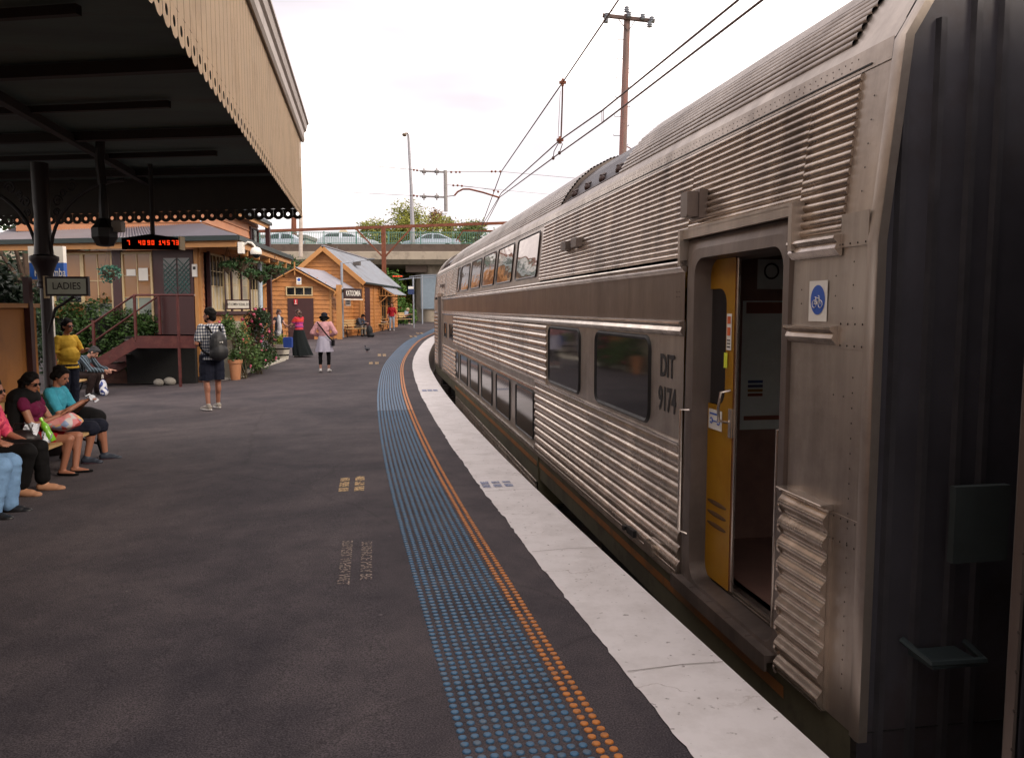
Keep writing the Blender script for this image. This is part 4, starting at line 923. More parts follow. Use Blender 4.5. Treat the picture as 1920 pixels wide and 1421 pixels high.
# skirt roof, gutter, soffit
EA=(-13.2,19.9); EB=(-6.30,18.5); EC=(-7.25,26.6)
UA=(-12.6,20.6); UB=(-7.86,20.45); UC=(-8.35,26.6)
bm=BM(); corr_roof(bm,(*EA,3.30),(*EB,3.30),(*UB,3.76),(-12.9,21.4,3.80),.085,.03); obj('roof',bm,ZINCB,sb,smooth='auto')
bm=BM(); corr_roof(bm,(*EB,3.30),(*EC,3.34),(*UC,3.72),(*UB,3.76),.085,.03); obj('roof',bm,ZINC,sb,smooth='auto')
bm=BM(); quad(bm,(*EA,3.17),(*EB,3.17),(*UB,3.2),(-12.9,21.4,3.2)); quad(bm,(*EB,3.17),(*EC,3.2),(*UC,3.2),(*UB,3.2)); obj('soffit',bm,OCHT,sb)
bm=BM(); beam(bm,(*EA,3.255),(EB[0]+.05,EB[1],3.255),.10,.11); beam(bm,(EB[0]+.02,EB[1],3.255),(*EC,3.29),.10,.11); obj('gutter',bm,DGUT,sb)
bm=BM(); beam(bm,(EA[0],EA[1]+.06,3.13),(EB[0]-.02,EB[1]+.06,3.13),.03,.15); beam(bm,(EB[0]-.03,EB[1]+.04,3.13),(EC[0]-.05,EC[1],3.17),.03,.15); obj('fascia_board',bm,OCHT,sb)
for k in range(5):
    t_=.18+.18*k; p=Vector((*EB,0)).lerp(Vector((*EC,0)),t_); bm=BM(); beam(bm,(p.x-.06,p.y,2.98),(p.x-.5,p.y,3.05),.05,.10); beam(bm,(p.x-.08,p.y,2.93),(p.x-.08,p.y,3.1),.05,.06); obj('rafter_end',bm,OCHT,sb)
# upper storey
bm=BM(); clap(bm,UA,UB,3.6,5.0,.2,.03,n_out=NF); clap(bm,UB,UC,3.6,4.5,.2,.035,n_out=NS); poly(bm,[(*UC,3.2),(-12.9,27,3.2),(-12.9,27,4.5),(*UC,4.5)]); obj('upper_wall',bm,PEACH,sb)
bm=BM(); q=[(UB[0]+.35,UB[1]-.4),(UC[0]+.35,UC[1]+.3)]; 
corr_roof(bm,(*q[0],4.48),(*q[1],4.48),(-10.4,26.9,5.9),(-10.2,20.1,5.9),.1,.02); corr_roof(bm,(-12.9,26.9,4.5),(-12.9,20.1,4.5),(-10.2,20.1,5.9),(-10.4,26.9,5.9),.1,.02); obj('upper_roof',bm,ZINC,sb,smooth='auto')
bm=BM(); poly(bm,[(UA[0],UA[1]-.0,4.6),(UB[0]-.01,UB[1]+.0,4.6),(-10.2,20.4,5.8)]); obj('gable',bm,PEACH,sb)
bm=BM(); beam(bm,(*q[0],4.42),(*q[1],4.42),.09,.1); obj('gutter',bm,DGUT,sb)
bm=BM(); beam(bm,(q[0][0]-.05,q[0][1],4.32),(q[1][0]-.05,q[1][1],4.32),.03,.12); obj('fascia_board',bm,OCHT,sb)
on=sash(sb,UB,UC,.80,.97,3.62,4.2,NS,1,1,DGLASS,frame=MAROON)
bm=BM(); px=Vector((UC[0]+.3,UC[1]+.1,0)); beam(bm,(px.x,px.y,0.0),(px.x,px.y,4.3),.14,.14); obj('corner_post',bm,MAROON,sb)
fixtree(sb)
# PVC downpipe (white) at the far end of the bay
bm=BM(); p=at(488,560,24.4); tube(bm,[(p.x,p.y,.5),(p.x,p.y,3.0)],.075,10); tag(recenter(obj('downpipe',bm,M('pale_pipe','aebccb',.4),smooth='auto')),'pale vertical downpipe at the far corner of the signal box','pipe')
# sign on the signal box
def signboard(name,label,c,x,w,h,board,face,body,size,tm,th=.04,border=.03,sx=1,z_up=Vector((0,0,1)),group=None):
    x=x.normalized(); n=x.cross(z_up); t=thing(name,label,'sign',tuple(c),group=group)
    Mx=basis(Vector((0,0,0)),x,n*-1,z_up)
    def lb(lo,hi,mat,nm,par=t):
        bm=BM(); box(bm,lo,hi,mat=Matrix((x,n,z_up)).transposed().to_4x4()); return obj(nm,bm,mat,par)
    lb((-w/2,-th/2,-h/2),(w/2,th/2,h/2),board,'board')
    lb((-w/2+border,th/2,-h/2+border),(w/2-border,th/2+.004,h/2-border),face,'face')
    if body: text_mesh('lettering',body,size,tm,t,basis(n*(th/2+.006),x,z_up,n),ext=.001,sx=sx,bold=.0005)
    return t
a=Vector((*WB,0)); b=Vector((*WC,0)); dS=(b-a).normalized()
c=at(450,570,20.55); c=Vector((-7.50,20.6,1.68))
signboard('signal_box_sign','long white KATOOMBA SIGNAL BOX board in a maroon frame under the signal box windows',at(447,571,21.2),Vector((.9,.25,0)),.60,.26,MAROON,WH,'KATOOMBA SIGNAL BOX',.105,NB,sx=.5,border=.035)
# hanging baskets
BASK=M('coir_basket','4d4032',.95,var=.4,scale=20,bump=.8,bscale=40)
LEAFC={}
def leafmat(name,c,var=.45): 
    return M(name,c,.55,var=var,scale=3.5,spec=.35)
def foliage(bm,c,r,n,ls,seed=0,shell=.55,drop=0,flat=1.0):
    rn=random.Random(seed); c=Vector(c)
    for i in range(n):
        d=Vector((rn.gauss(0,1),rn.gauss(0,1),rn.gauss(0,1))).normalized(); rad=rn.uniform(shell,1)**.7
        w=1+.32*noise.noise(d*2.1+Vector((seed,0,0)))+.18*noise.noise(d*5+Vector((0,seed,0)))
        p=c+Vector((d.x*r[0],d.y*r[1],d.z*r[2]))*rad*w
        if drop and p.z<c.z: p.z-=drop*rn.random()**2
        t=Vector((rn.gauss(0,1),rn.gauss(0,1),rn.gauss(0,.6)*flat)).normalized(); u=t.cross(Vector((rn.gauss(0,1),rn.gauss(0,1),rn.gauss(0,1)))).normalized(); s=ls*rn.uniform(.6,1.3)
        a=p-t*s; b=p+u*s*.45; e=p+t*s; f=p-u*s*.45; bm.faces.new([bm.verts.new(v) for v in (a,b,e,f)])
def flowers(bm,c,r,n,s,seed):
    rn=random.Random(seed); c=Vector(c)
    for i in range(n):
        d=Vector((rn.gauss(0,1),-abs(rn.gauss(0,1)),rn.gauss(0,1))).normalized(); p=c+Vector((d.x*r[0],d.y*r[1],d.z*r[2]))*rn.uniform(.85,1.08)
        ell(bm,p,(s*rn.uniform(.7,1.2),)*3,seg=6,rings=4)
LG=leafmat('basket_leaf','35502f')
def basket(px,py,D,r,label,drop=.15,seed=1,hang=None,lm=None):
    c=at(px,py,D); t=thing('hanging_basket',label,'hanging basket',tuple(c),group='hanging baskets on the signal box')
    bm=BM(); lathe(bm,(0,0,-r*.9),[(r*.05,-r*.35),(r*.35,0),(r*.7,r*.5),(r*.85,r*.9)],12); obj('basket',bm,BASK,t,smooth='auto')
    bm=BM(); foliage(bm,(0,0,.02),(r*1.25,r*1.2,r*.55),260,.05,seed,drop=drop); obj('plant',bm,lm or LG,t)
    bm=BM(); h=(hang or 3.15)-c.z
    for k in range(3): a=k*2.1; tube(bm,[(r*.8*math.cos(a),r*.8*math.sin(a),0),(0,0,h)],.004,4)
    obj('chain',bm,CDARK,t)
LT=leafmat('teal_leaf','3f6a5c')
basket(206,508,18.9,.20,'teal-leaved basket hanging in front of the maroon pier between the front windows',.22,1,lm=LT)
basket(427,498,19.6,.17,'hanging basket nearest the signal box corner, cone-shaped with a flat leafy top',.02,2)
basket(452,492,20.3,.24,'largest trailing basket behind the dome camera arm',.35,3)
basket(470,512,20.9,.18,'brown cone basket hanging beside the last bay window',.05,4)
basket(488,516,21.6,.17,'small basket at the far end of the bay window row',.10,5)
basket(516,505,23.0,.22,'far dark basket hanging clear of the wall by the ochre shed gable',.12,6)
# dome camera
p=at(452,465,18.6); t=thing('security_camera','white dome security camera on a curved arm at the signal box eave corner','security camera',tuple(p))
bm=BM(); box(bm,(-.05,-.08,-.13),(.06,.08,.13)); bmesh.ops.bevel(bm,geom=bm.edges[:],offset=.01,segments=2); obj('mount_box',bm,WH,t)
bm=BM(); tube(bm,[(.04,0,.02),(.09,0,.09),(.17,-.02,.13),(.26,-.02,.11),(.32,-.02,.04),(.345,-.02,-.02)],.022,8); obj('arm',bm,WH,t,smooth='auto')
bm=BM(); lathe(bm,(.35,-.02,-.14),[(.03,.16),(.085,.14),(.12,.09),(.13,.02),(.12,-.01)],16); obj('housing',bm,WH,t,smooth='auto')
bm=BM(); ell(bm,(.35,-.02,-.14),(.10,.10,.10)); obj('dome',bm,DGLASS,t,smooth=True)
# stairs and landing in front of the door
RAIL=M('red_oxide_steel','4c211f',.45,.2,var=.2,stain='6d3f36',sscale=5,samt=.3)
st=thing('access_stairs','red oxide steel stairs and landing with handrails up to the signal box door','stairs',(-8.6,18.3,gz(-8.6,18.3)))
def pl(px,py,D): return at(px,py,D)
LZ=1.02
A_=Vector((-8.62,18.35,LZ)); B_=Vector((-7.25,18.35,LZ)); A2=Vector((-8.5,19.35,LZ)); B2=Vector((-7.55,19.25,LZ))
bm=BM(); poly(bm,[A_,B_,B2,A2]); bmesh.ops.solidify(bm,geom=bm.faces[:],thickness=.04); obj('landing',bm,M('deck_grey','4a4440',.8,var=.2),st)
FT=Vector((-10.35,16.9,gz(-10.3,16.9)+.05))
bm=BM(); beam(bm,A_-Vector((0,0,.14)),B_-Vector((0,0,.14)),.03,.28); obj('landing_edge',bm,RAIL,st)
bot=Vector((-10.35,18.3,-.12)); bot2=Vector((-10.2,19.3,-.12))
for q0,q1 in ((A_,bot),(A2,bot2)):
    bm=BM(); beam(bm,q0-Vector((0,0,.14)),q1+Vector((0,0,.0)),.035,.26); obj('stringer',bm,RAIL,st)
for k in range(6):
    t_=(k+.5)/6; q0=A_.lerp(bot,t_); q1=A2.lerp(bot2,t_); bm=BM(); beam(bm,q0,q1,.26,.03); obj('tread',bm,MC['deck_grey'],st)
H_=Vector((0,0,.95)); M_=Vector((0,0,.0))
def post(p,z0,z1): bm=BM(); beam(bm,(p.x,p.y,z0),(p.x,p.y,z1),.05,.05); obj('baluster_post',bm,RAIL,st)
post(B_.lerp(A_,.02)+Vector((-.36,0,0)),gz(-8,18.3),LZ+.92); post(A_,LZ-.1,LZ+.92); post(A_.lerp(bot,.55),.35,1.38); post(bot,0,.95)
post(A2,LZ,LZ+.92)
bm=BM(); tube(bm,[B_+Vector((0,.0,.93)),A_+Vector((0,0,.93)),A_.lerp(bot,1.0)+Vector((0,0,.90)),bot+Vector((-.12,0,.82)),bot+Vector((-.1,0,.4))],.024,8); obj('handrail',bm,RAIL,st,smooth='auto')
bm=BM(); tube(bm,[B_+Vector((0,0,.93)),Vector((-7.50,18.9,LZ+.93))],.024,8); obj('handrail',bm,ST_MOLD,st,smooth='auto')
bm=BM(); tube(bm,[A2+Vector((0,0,.93)),bot2+Vector((0,0,.9))],.022,8); obj('handrail',bm,RAIL,st,smooth='auto')
bm=BM(); tube(bm,[Vector((-9.1,18.3,.03)),Vector((-8.2,18.32,.03))],.03,6)
bm.free(); fixtree(st)
for nm,p,r,lab in (('white_sack',at(318,700,18.9),(.15,.11,.10),'pale rounded sack lying in the dark under the stair landing'),('white_bag',at(297,704,18.8),(.12,.10,.09),'smaller pale bag beside the sack under the stair landing')):
    bm=BM(); ell(bm,(0,0,0),r,seg=14,rings=10)
    for v in bm.verts: v.co*=1+.12*noise.noise(v.co*9)
    o=obj(nm,bm,M('sack_white','77736d',.8,var=.15),smooth=True); o.location=(p.x,p.y,gz(p.x,p.y)+r[2]*.9); tag(o,lab,'bag','pale bags under the landing')
bm=BM(); box(bm,(-9.25,19.15,-.15),(-7.6,19.3,.98)); o=obj('landing_shade',bm,M('void_shade','060505',.95)); tag(recenter(o),'near-black panel painted as the shade beneath the signal box landing','screen')  # black sheet standing in for the deep shade under the landing
# hedges
HED=leafmat('hedge_leaf','30481f'); HED2=leafmat('dark_hedge_leaf','1c2f1c')
def hedge(label,blobs,n,ls,mat,group,seed=3,core=True):
    c=Vector(blobs[0][0]); gzc=gz(c.x,c.y); t=thing('hedge_bush',label,'bush',(c.x,c.y,gzc),group=group); bm=BM()
    for i,(p,r) in enumerate(blobs): foliage(bm,Vector(p)-Vector((c.x,c.y,gzc)),r,n,ls,seed+i,shell=.5)
    obj('foliage',bm,mat,t)
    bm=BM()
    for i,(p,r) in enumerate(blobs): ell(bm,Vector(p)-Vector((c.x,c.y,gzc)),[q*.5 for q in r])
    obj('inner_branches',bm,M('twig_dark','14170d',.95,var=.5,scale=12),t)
hedge('broad clipped green hedge behind the stair handrail under the signal box windows',[((-10.1,19.72,.95),(.9,.3,1.0)),((-9.4,19.65,.9),(.7,.25,.85)),((-8.85,19.6,1.2),(.45,.2,.45)),((-11.0,19.6,.95),(.7,.35,.95))],2600,.055,HED,'hedges by the stairs')
hedge('dark shrub left of the hedge, beside the canopy post',[((-11.6,18.9,.9),(.9,.7,1.0)),((-12.2,20,1.6),(.8,.8,.9))],1800,.06,HED2,'hedges by the stairs',9)
hedge('dark leafy shrubs behind the board fence',[((-7.75,12,1.5),(.40,.6,.75)),((-8.5,12.6,1.7),(.7,.8,1.0))],2200,.06,HED2,'hedges by the stairs',12)
# cream cabinet
cp_=gp(402,713); t=thing('equipment_cabinet','cream metal equipment cabinet on a white plinth below the signal box sign','cabinet',(cp_.x,cp_.y+.45,cp_.z))
bm=BM(); box(bm,(-.46,-.40,.06),(.20,.4,1.42)); box(bm,(.20,-.32,.06),(.42,.34,1.46)); bmesh.ops.bevel(bm,geom=bm.edges[:],offset=.008,segments=1); obj('body',bm,M('cabinet_cream','8f8a7b',.5,var=.06,stain='6a6558',samt=.3),t)
bm=BM(); box(bm,(-.50,-.46,-.02),(.34,.42,.06)); box(bm,(.3,-.42,-.02),(.52,.42,.05)); obj('plinth',bm,M('white_paint','c4bfb4',.6,stain='7d766b',samt=.4),t)
bm=BM(); box(bm,(-.42,-.408,.12),(.16,-.400,1.36)); obj('door',bm,MC['cabinet_cream'],t)
# garden bed with kerb
k0=gp(443,707); k1=gp(533,676); bm=BM(); beam(bm,k0+Vector((-.1,-.1,.03)),k1+Vector((0,0,.03)),.09,.1); o=obj('garden_kerb',bm,MC['white_paint']); tag(recenter(o),'white painted kerb along the rose bed beside the signal box','kerb')
bm=BM(); poly(bm,[k0+Vector((-.1,.05,.03)),k1+Vector((-.05,0,.03)),k1+Vector((-.9,0,.03)),Vector((-7.55,19.4,-.02))]); o=obj('garden_bed',bm,M('garden_soil','4a3220',.95,var=.5,scale=12,bump=.8,bscale=20)); struct(o)
ROSE=leafmat('rose_leaf','2c3f25'); PINK=M('pink_rose','c2486e',.5,var=.2); REDR=M('dark_red_rose','641c22',.5,var=.3)
def bush(label,blobs,n,ls,mat,fl,seed,cat='rose bush',group='plants in the signal box garden',name='rose_bush'):
    c=Vector(blobs[0][0]); z=gz(c.x,c.y); t=thing(name,label,cat,(c.x,c.y,z),group=group); o_=Vector((c.x,c.y,z)); bm=BM()
    for i,(p,r) in enumerate(blobs): foliage(bm,Vector(p)-o_,r,n,ls,seed+i,shell=.15)
    obj('foliage',bm,mat,t)
    bm=BM(); rn=random.Random(seed)
    for i,(p,r) in enumerate(blobs):
        for k in range(5): q=Vector(p)-o_+Vector((rn.uniform(-r[0],r[0])*.6,rn.uniform(-r[1],r[1])*.6,rn.uniform(-.3,.6)*r[2])); tube(bm,[(rn.uniform(-.1,.1),rn.uniform(-.1,.1),0),(q.x*.5,q.y*.5,q.z*.6),q],.009,5)
    obj('stem',bm,M('rose_stem','3c3420',.8),t)
    for m_,nn,s,sd in fl:
        bm=BM()
        for i,(p,r) in enumerate(blobs): flowers(bm,Vector(p)-o_,r,nn,s,sd+i)
        obj('blossom',bm,m_,t)
bush('tall dark climbing rose with pink and red blooms at the end of the signal box',[((-7.10,22.2,1.15),(.40,.4,.5)),((-7.05,22.6,.7),(.42,.5,.7)),((-6.85,21.8,1.4),(.28,.4,.28))],1500,.036,ROSE,((PINK,7,.045,5),(REDR,14,.03,9)),21)
bush('lighter green bush with a few small flowers behind the cream cabinet',[((-6.78,20.1,.85),(.26,.3,.5)),((-6.7,20.6,.4),(.3,.35,.4)),((-7.0,19.7,1.2),(.2,.2,.3))],800,.04,leafmat('light_garden_leaf','4b6334'),((PINK,2,.03,3),),31,cat='bush',name='garden_bush')
bush('low mixed plants spilling along the white kerb under the rose',[((-6.78,21.4,.28),(.32,.6,.28)),((-6.98,22.8,.3),(.3,.6,.3))],700,.04,HED,((PINK,3,.03,8),),41,cat='bush',name='garden_bush')
TERR=M('terracotta','a5714f',.75,var=.12,scale=6,stain='7c5139',samt=.4); POTG=M('green_glazed_pot','1f3f42',.35,var=.15)
def pot(px,py,r,h,mat,label,leafn=200,lm=None,seed=5):
    c=gp(px,py); t=thing('plant_pot',label,'plant pot',tuple(c),group='pots by the garden kerb')
    bm=BM(); lathe(bm,(0,0,0),[(r*.68,0),(r*.9,h*.82),(r*1.05,h*.83),(r*1.08,h),(r*.95,h),(r*.9,h*.93),(.01,h*.9)],18); obj('pot',bm,mat,t,smooth='auto')
    bm=BM(); foliage(bm,(0,0,h+r*.6),(r*1.3,r*1.3,r*1.2),leafn,.045,seed,shell=.1); obj('plant',bm,lm or HED,t)
pot(442,712,.165,.50,TERR,'tall terracotta pot beside the cream cabinet')
pot(460,698,.15,.22,POTG,'small teal glazed pot with a green plant by the kerb',seed=6)
pot(474,694,.13,.20,POTG,'second small dark pot further along the kerb',seed=7)
# white half barrel planter with black hoops
c=gp(524,674); t=thing('barrel_planter','white half-barrel planter with black hoops at the end of the rose bed','planter',tuple(c))
bm=BM(); lathe(bm,(0,0,0),[(.29,0),(.36,.52),(.33,.52),(.30,.45),(.01,.45)],22); obj('barrel',bm,MC['white_paint'],t,smooth='auto')
for z,r in ((.13,.312),(.34,.34)):
    bm=BM(); lathe(bm,(0,0,z),[(r,0),(r+.006,.05),(r-.01,.05),(r-.01,0)],22); obj('hoop',bm,RUB,t,smooth='auto')
bm=BM(); foliage(bm,(.05,0,.62),(.35,.3,.22),420,.05,77,shell=.1); obj('plant',bm,leafmat('planter_leaf','6f7a2c'),t)
# --- sheds ---------------------------------------------------------------
def gable_shed(name,label,FL,FR,back,zb,ze,zr,ov,boards,roofm,trim,curl=False,eav=.25,pitch=.2):
    """FL/FR: front-left/right plan corners; back: vector to the rear"""
    FL=Vector((*FL,0)); FR=Vector((*FR,0)); B=Vector((*back,0)); c=(FL+FR)/2
    t=thing(name,label,'building',(c.x,c.y,zb)); xd=(FR-FL).normalized(); w=(FR-FL).length
    nf=-B.normalized()
    bm=BM(); clap(bm,FL.to_2d(),FR.to_2d(),zb,ze,pitch,.04,n_out=nf)
    clap(bm,FL.to_2d(),FR.to_2d(),ze,zr,pitch,.04,n_out=nf,top=lambda z:(.5*(z-ze)/(zr-ze),1-.5*(z-ze)/(zr-ze))); obj('front_wall',bm,boards,t)
    bm=BM(); clap(bm,FR.to_2d(),(FR+B).to_2d(),zb,ze+.02,pitch,.04,n_out=xd); obj('side_wall',bm,boards,t)
    bm=BM(); poly(bm,[FL+Vector((0,0,zb)),FL+B+Vector((0,0,zb)),FL+B+Vector((0,0,ze)),FL+Vector((0,0,ze))]); q=FL+B; r_=FR+B; poly(bm,[q+Vector((0,0,zb)),r_+Vector((0,0,zb)),r_+Vector((0,0,ze)),(q+r_)/2+Vector((0,0,zr)),q+Vector((0,0,ze))]); obj('rear_wall',bm,boards,t)
    sl=(zr-ze)/(w/2)
    F0=-B.normalized()*ov; 
    eR=FR+xd*eav+Vector((0,0,ze-sl*eav+.05)); eL=FL-xd*eav+Vector((0,0,ze-sl*eav+.05)); rg=c+Vector((0,0,zr+.05))
    bm=BM(); corr_roof(bm,eR+F0,eR+B,rg+B,rg+F0,.12,.015); obj('roof',bm,roofm,t,smooth='auto')
    bm=BM(); corr_roof(bm,eL+B,eL+F0,rg+F0,rg+B,.12,.015); obj('roof',bm,roofm,t,smooth='auto')
    bm=BM(); f1=F0*1.0-B.normalized()*.03
    dn=Vector((0,0,-.10))
    for e_ in (eR,eL):
        pts=[rg+f1+dn,e_+f1+dn]
        if curl:
            d=(e_-rg).normalized(); e2=e_+f1+dn+d*.05
            pts=[rg+f1+dn,e2,e2+Vector((d.x*.04,0,-.10)),e2+Vector((-d.x*.02,0,-.20))]
            for a_,b_ in zip(pts,pts[1:]): beam(bm,a_,b_,.04,.20 if a_ is pts[0] else .22,up=-B.normalized())
        else: beam(bm,pts[0],pts[1],.22,.04,up=-B.normalized())
    obj('bargeboard',bm,trim,t)
    bm=BM(); beam(bm,eR+F0-Vector((0,0,.05)),eR+B-Vector((0,0,.05)),.10,.09); obj('gutter',bm,DGUT,t)
    for q_ in (FL,FR): bm=BM(); box(bm,(q_.x-.05,q_.y-.05,zb),(q_.x+.05,q_.y+.05,ze+.05)); obj('corner_trim',bm,trim,t)
    return t,FL,FR,c,xd,nf
zb1=gz(-9.9,37.3)
sh,FL,FR,c1,xd,nf=gable_shed('small_shed','small ochre weatherboard shed with curled bargeboards and a wide brown door','(' and (-11.45,37.2),(-8.55,37.9),(.45,4.0),zb1,2.66,3.50,.25,OCH,ZINCB,OCHT,curl=True)
FLt,FRt=(FL.x,FL.y),(FR.x,FR.y)
def t1(px,A=FLt,B=FRt):
    a=Vector((*A,0)); b=Vector((*B,0)); r=ray(px,560); return (a.x*r.y-a.y*r.x)/((a.x*r.y-a.y*r.x)-(b.x*r.y-b.y*r.x))
bm=BM(); on_wall(bm,FLt,FRt,t1(539),t1(587.5),zb1,zb1+1.92,.0,.05,nf); obj('door',bm,BROWN,sh)
sash(sh,FLt,FRt,t1(536.5),t1(586.5),EYE+(578-555)/1500*37.6,EYE+(578-538)/1500*37.6,nf,3,1,DGLASS,fw=.05,mw=.05,name='fanlight')
bm=BM(); on_wall(bm,FLt,FRt,t1(536),t1(590),zb1+1.93,zb1+1.99,.0,.06,nf); obj('door_head',bm,OCHT,sh)
bm=BM(); rg=c1+Vector((0,0,3.5))+nf*.32; beam(bm,rg+Vector((0,0,-.32)),rg+Vector((0,0,.28)),.05,.05); obj('finial',bm,OCHT,sh)
fixtree(sh)
def small_sign(name,label,px,py,D,w,h,mat,marks,dx=Vector((1,0,0)),group=None):
    c=at(px,py,D); t=thing(name,label,'sign',tuple(c),group=group); n=dx.cross(Vector((0,0,1))); mm=Matrix((dx,n,Vector((0,0,1)))).transposed().to_4x4()
    bm=BM(); box(bm,(-w/2,-.01,-h/2),(w/2,.01,h/2),mat=mm); obj('plate',bm,mat,t)
    for kind,x0,x1,z0,z1,mt in marks:
        bm=BM()
        if kind=='disc': poly(bm,[mm@Vector((x0+x1*math.cos(R(a)),.013,z0+x1*math.sin(R(a)))) for a in range(0,360,20)])
        else: poly(bm,[mm@Vector(q) for q in ((x0,.013+.002*(mt is WH),z0),(x1,.013+.002*(mt is WH),z0),(x1,.013+.002*(mt is WH),z1),(x0,.013+.002*(mt is WH),z1))])
        obj('symbol',bm,mt,t)
    return t
small_sign('shed_sign','small white plate with a blue disc high on the gable of the small shed',560.5,527,37.3,.22,.33,WH,(('disc',0,.075,.06,0,BLU),('bar',-.07,.07,-.12,-.09,NB)),xd)
small_sign('extinguisher_sign','small red fire extinguisher sign on the brown shed door',554.5,566,37.4,.16,.24,M('sign_red','b3202a',.5),(('bar',-.015,.015,-.04,.09,WH),('bar',-.05,.05,-.10,-.07,WH)),xd)
zb2=gz(-8.5,41)
s2,FL2,FR2,c2,xd2,nf2=gable_shed('large_shed','larger ochre weatherboard building with a steep grey roof behind the small shed','x' and (-11.35,41.0),(-7.78,41.3),(.30,11.0),zb2,3.18,4.72,.3,OCH,ZINC,OCHT,eav=.28)
A2_=(FR2.x,FR2.y); B2_=(FR2.x+.30,FR2.y+11)
def t2(px): 
    a=Vector((*A2_,0)); b=Vector((*B2_,0)); r=ray(px,560); return (a.x*r.y-a.y*r.x)/((a.x*r.y-a.y*r.x)-(b.x*r.y-b.y*r.x))
bm=BM(); on_wall(bm,A2_,B2_,t2(683),t2(692),zb2+.3,2.75,.0,.05,xd2); obj('door',bm,BROWN,s2)
sash(s2,A2_,B2_,t2(713),t2(722),1.0,2.55,xd2,2,2,DGLASS,frame=OCHT); sash(s2,A2_,B2_,t2(724),t2(731),1.0,2.55,xd2,1,2,DGLASS,frame=OCHT)
bm=BM()
for px in (678,699): on_wall(bm,A2_,B2_,t2(px),t2(px)+.008,zb2,3.1,.0,.09,xd2)
obj('downpipe',bm,OCHT,s2)
# window hood
ta,tb=t2(709),t2(734); P_=lambda t,z,o: wpt(A2_,B2_,t,z,o,xd2)
bm=BM(); corr_roof(bm,P_(ta,2.42,.95),P_(tb,2.46,.95),P_(tb,3.02,.02),P_(ta,3.0,.02),.12,.012); hd=obj('window_hood',bm,ZINC,s2)
for tt in (ta,tb):
    bm=BM(); beam(bm,P_(tt,2.38,.9),P_(tt,2.95,.03),.04,.05); beam(bm,P_(tt,2.36,.9),P_(tt,2.36,.03),.04,.05); beam(bm,P_(tt,2.36,.55),P_(tt,1.9,.03),.04,.05)
    for k in range(4): beam(bm,P_(tt,2.36,.1+.16*k),P_(tt,2.36+.5*(1-(.1+.16*k)/.95),.1+.16*k),.03,.03)
    obj('hood_bracket',bm,OCHT,hd)
bm=BM(); tube(bm,[Vector((c2.x+.1,c2.y+2.5,4.65)),Vector((c2.x+.1,c2.y+2.5,4.95))],.05,8); box(bm,(c2.x+1.0,c2.y+2.3,3.95),(c2.x+1.35,c2.y+2.7,4.18)); obj('roof_vent',bm,M('vent_grey','5a5552',.5,.4),s2)
bm=BM(); beam(bm,Vector((c2.x,c2.y-.3,4.80)),Vector((c2.x+.3,c2.y+11,4.80)),.14,.05); obj('ridge_cap',bm,ZINCB,s2)
fixtree(s2)
# station name board on a timber post, with a lamp pole behind it
c=gp(637,636); t=thing('station_name_sign','dark KATOOMBA station name board with white letters on an ochre post','sign',tuple(c))
bm=BM(); box(bm,(-.11,-.1,0),(.11,.1,2.55)); beam(bm,(0,0,1.9),(-.5,0,2.45),.07,.07); beam(bm,(0,0,2.5),(-.0,.6,2.5),.08,.08); obj('post',bm,OCHT,t)
bx=Vector((.62,.78,0)).normalized(); bn=bx.cross(Vector((0,0,1))); mm=Matrix((bx,bn,Vector((0,0,1)))).transposed().to_4x4(); mm.translation=Vector((.55,.45,2.15))
bm=BM(); box(bm,(-.52,-.04,-.24),(.55,.04,.24),mat=mm); bd=obj('board',bm,M('sign_maroon','2a1718',.5),t)
text_mesh('lettering','KATOOMBA',.36,WH,bd,mm@basis(Vector((.015,.043,0)),Vector((1,0,0)),Vector((0,0,1)),Vector((0,1,0))),ext=.002,sx=.44,bold=.002)
bm=BM(); box(bm,(-.56,-.06,-.30),(.59,.06,-.26),mat=mm); obj('sign_rail',bm,WH,bd)
small_sign('station_notice','small white notice under the station name board on the shed side',652.5,567,38.6,.26,.34,WH,(('bar',-.08,.08,.02,.08,M('mark_grey','5a6068',.6)),('bar',-.09,.09,-.09,-.03,MC['mark_grey'])))
STEELP=M('galvanised_pole','8b919b',.45,.4,var=.1)
c=gp(637,634); t=thing('platform_lamp','grey platform lamp post with a long arm reaching over the shed roof','street lamp',(c.x+.05,c.y+.5,c.z))
top=at(636,492,c.y+.5)-t.location; e_=at(700,486,c.y+2.5)-t.location
bm=BM(); tube(bm,[(0,0,0),(0,0,top.z)],.06,8); obj('pole',bm,STEELP,t,smooth='auto')
bm=BM(); tube(bm,[(0,0,top.z-.05),e_],.03,6); obj('arm',bm,STEELP,t,smooth='auto')
bm=BM(); d=(e_-top).normalized(); ell(bm,e_-d*.25,(.38,.09,.06),rot=d.to_track_quat('X','Z').to_matrix()); obj('lamp_head',bm,M('lamp_dark','3f4145',.5),t,smooth=True)
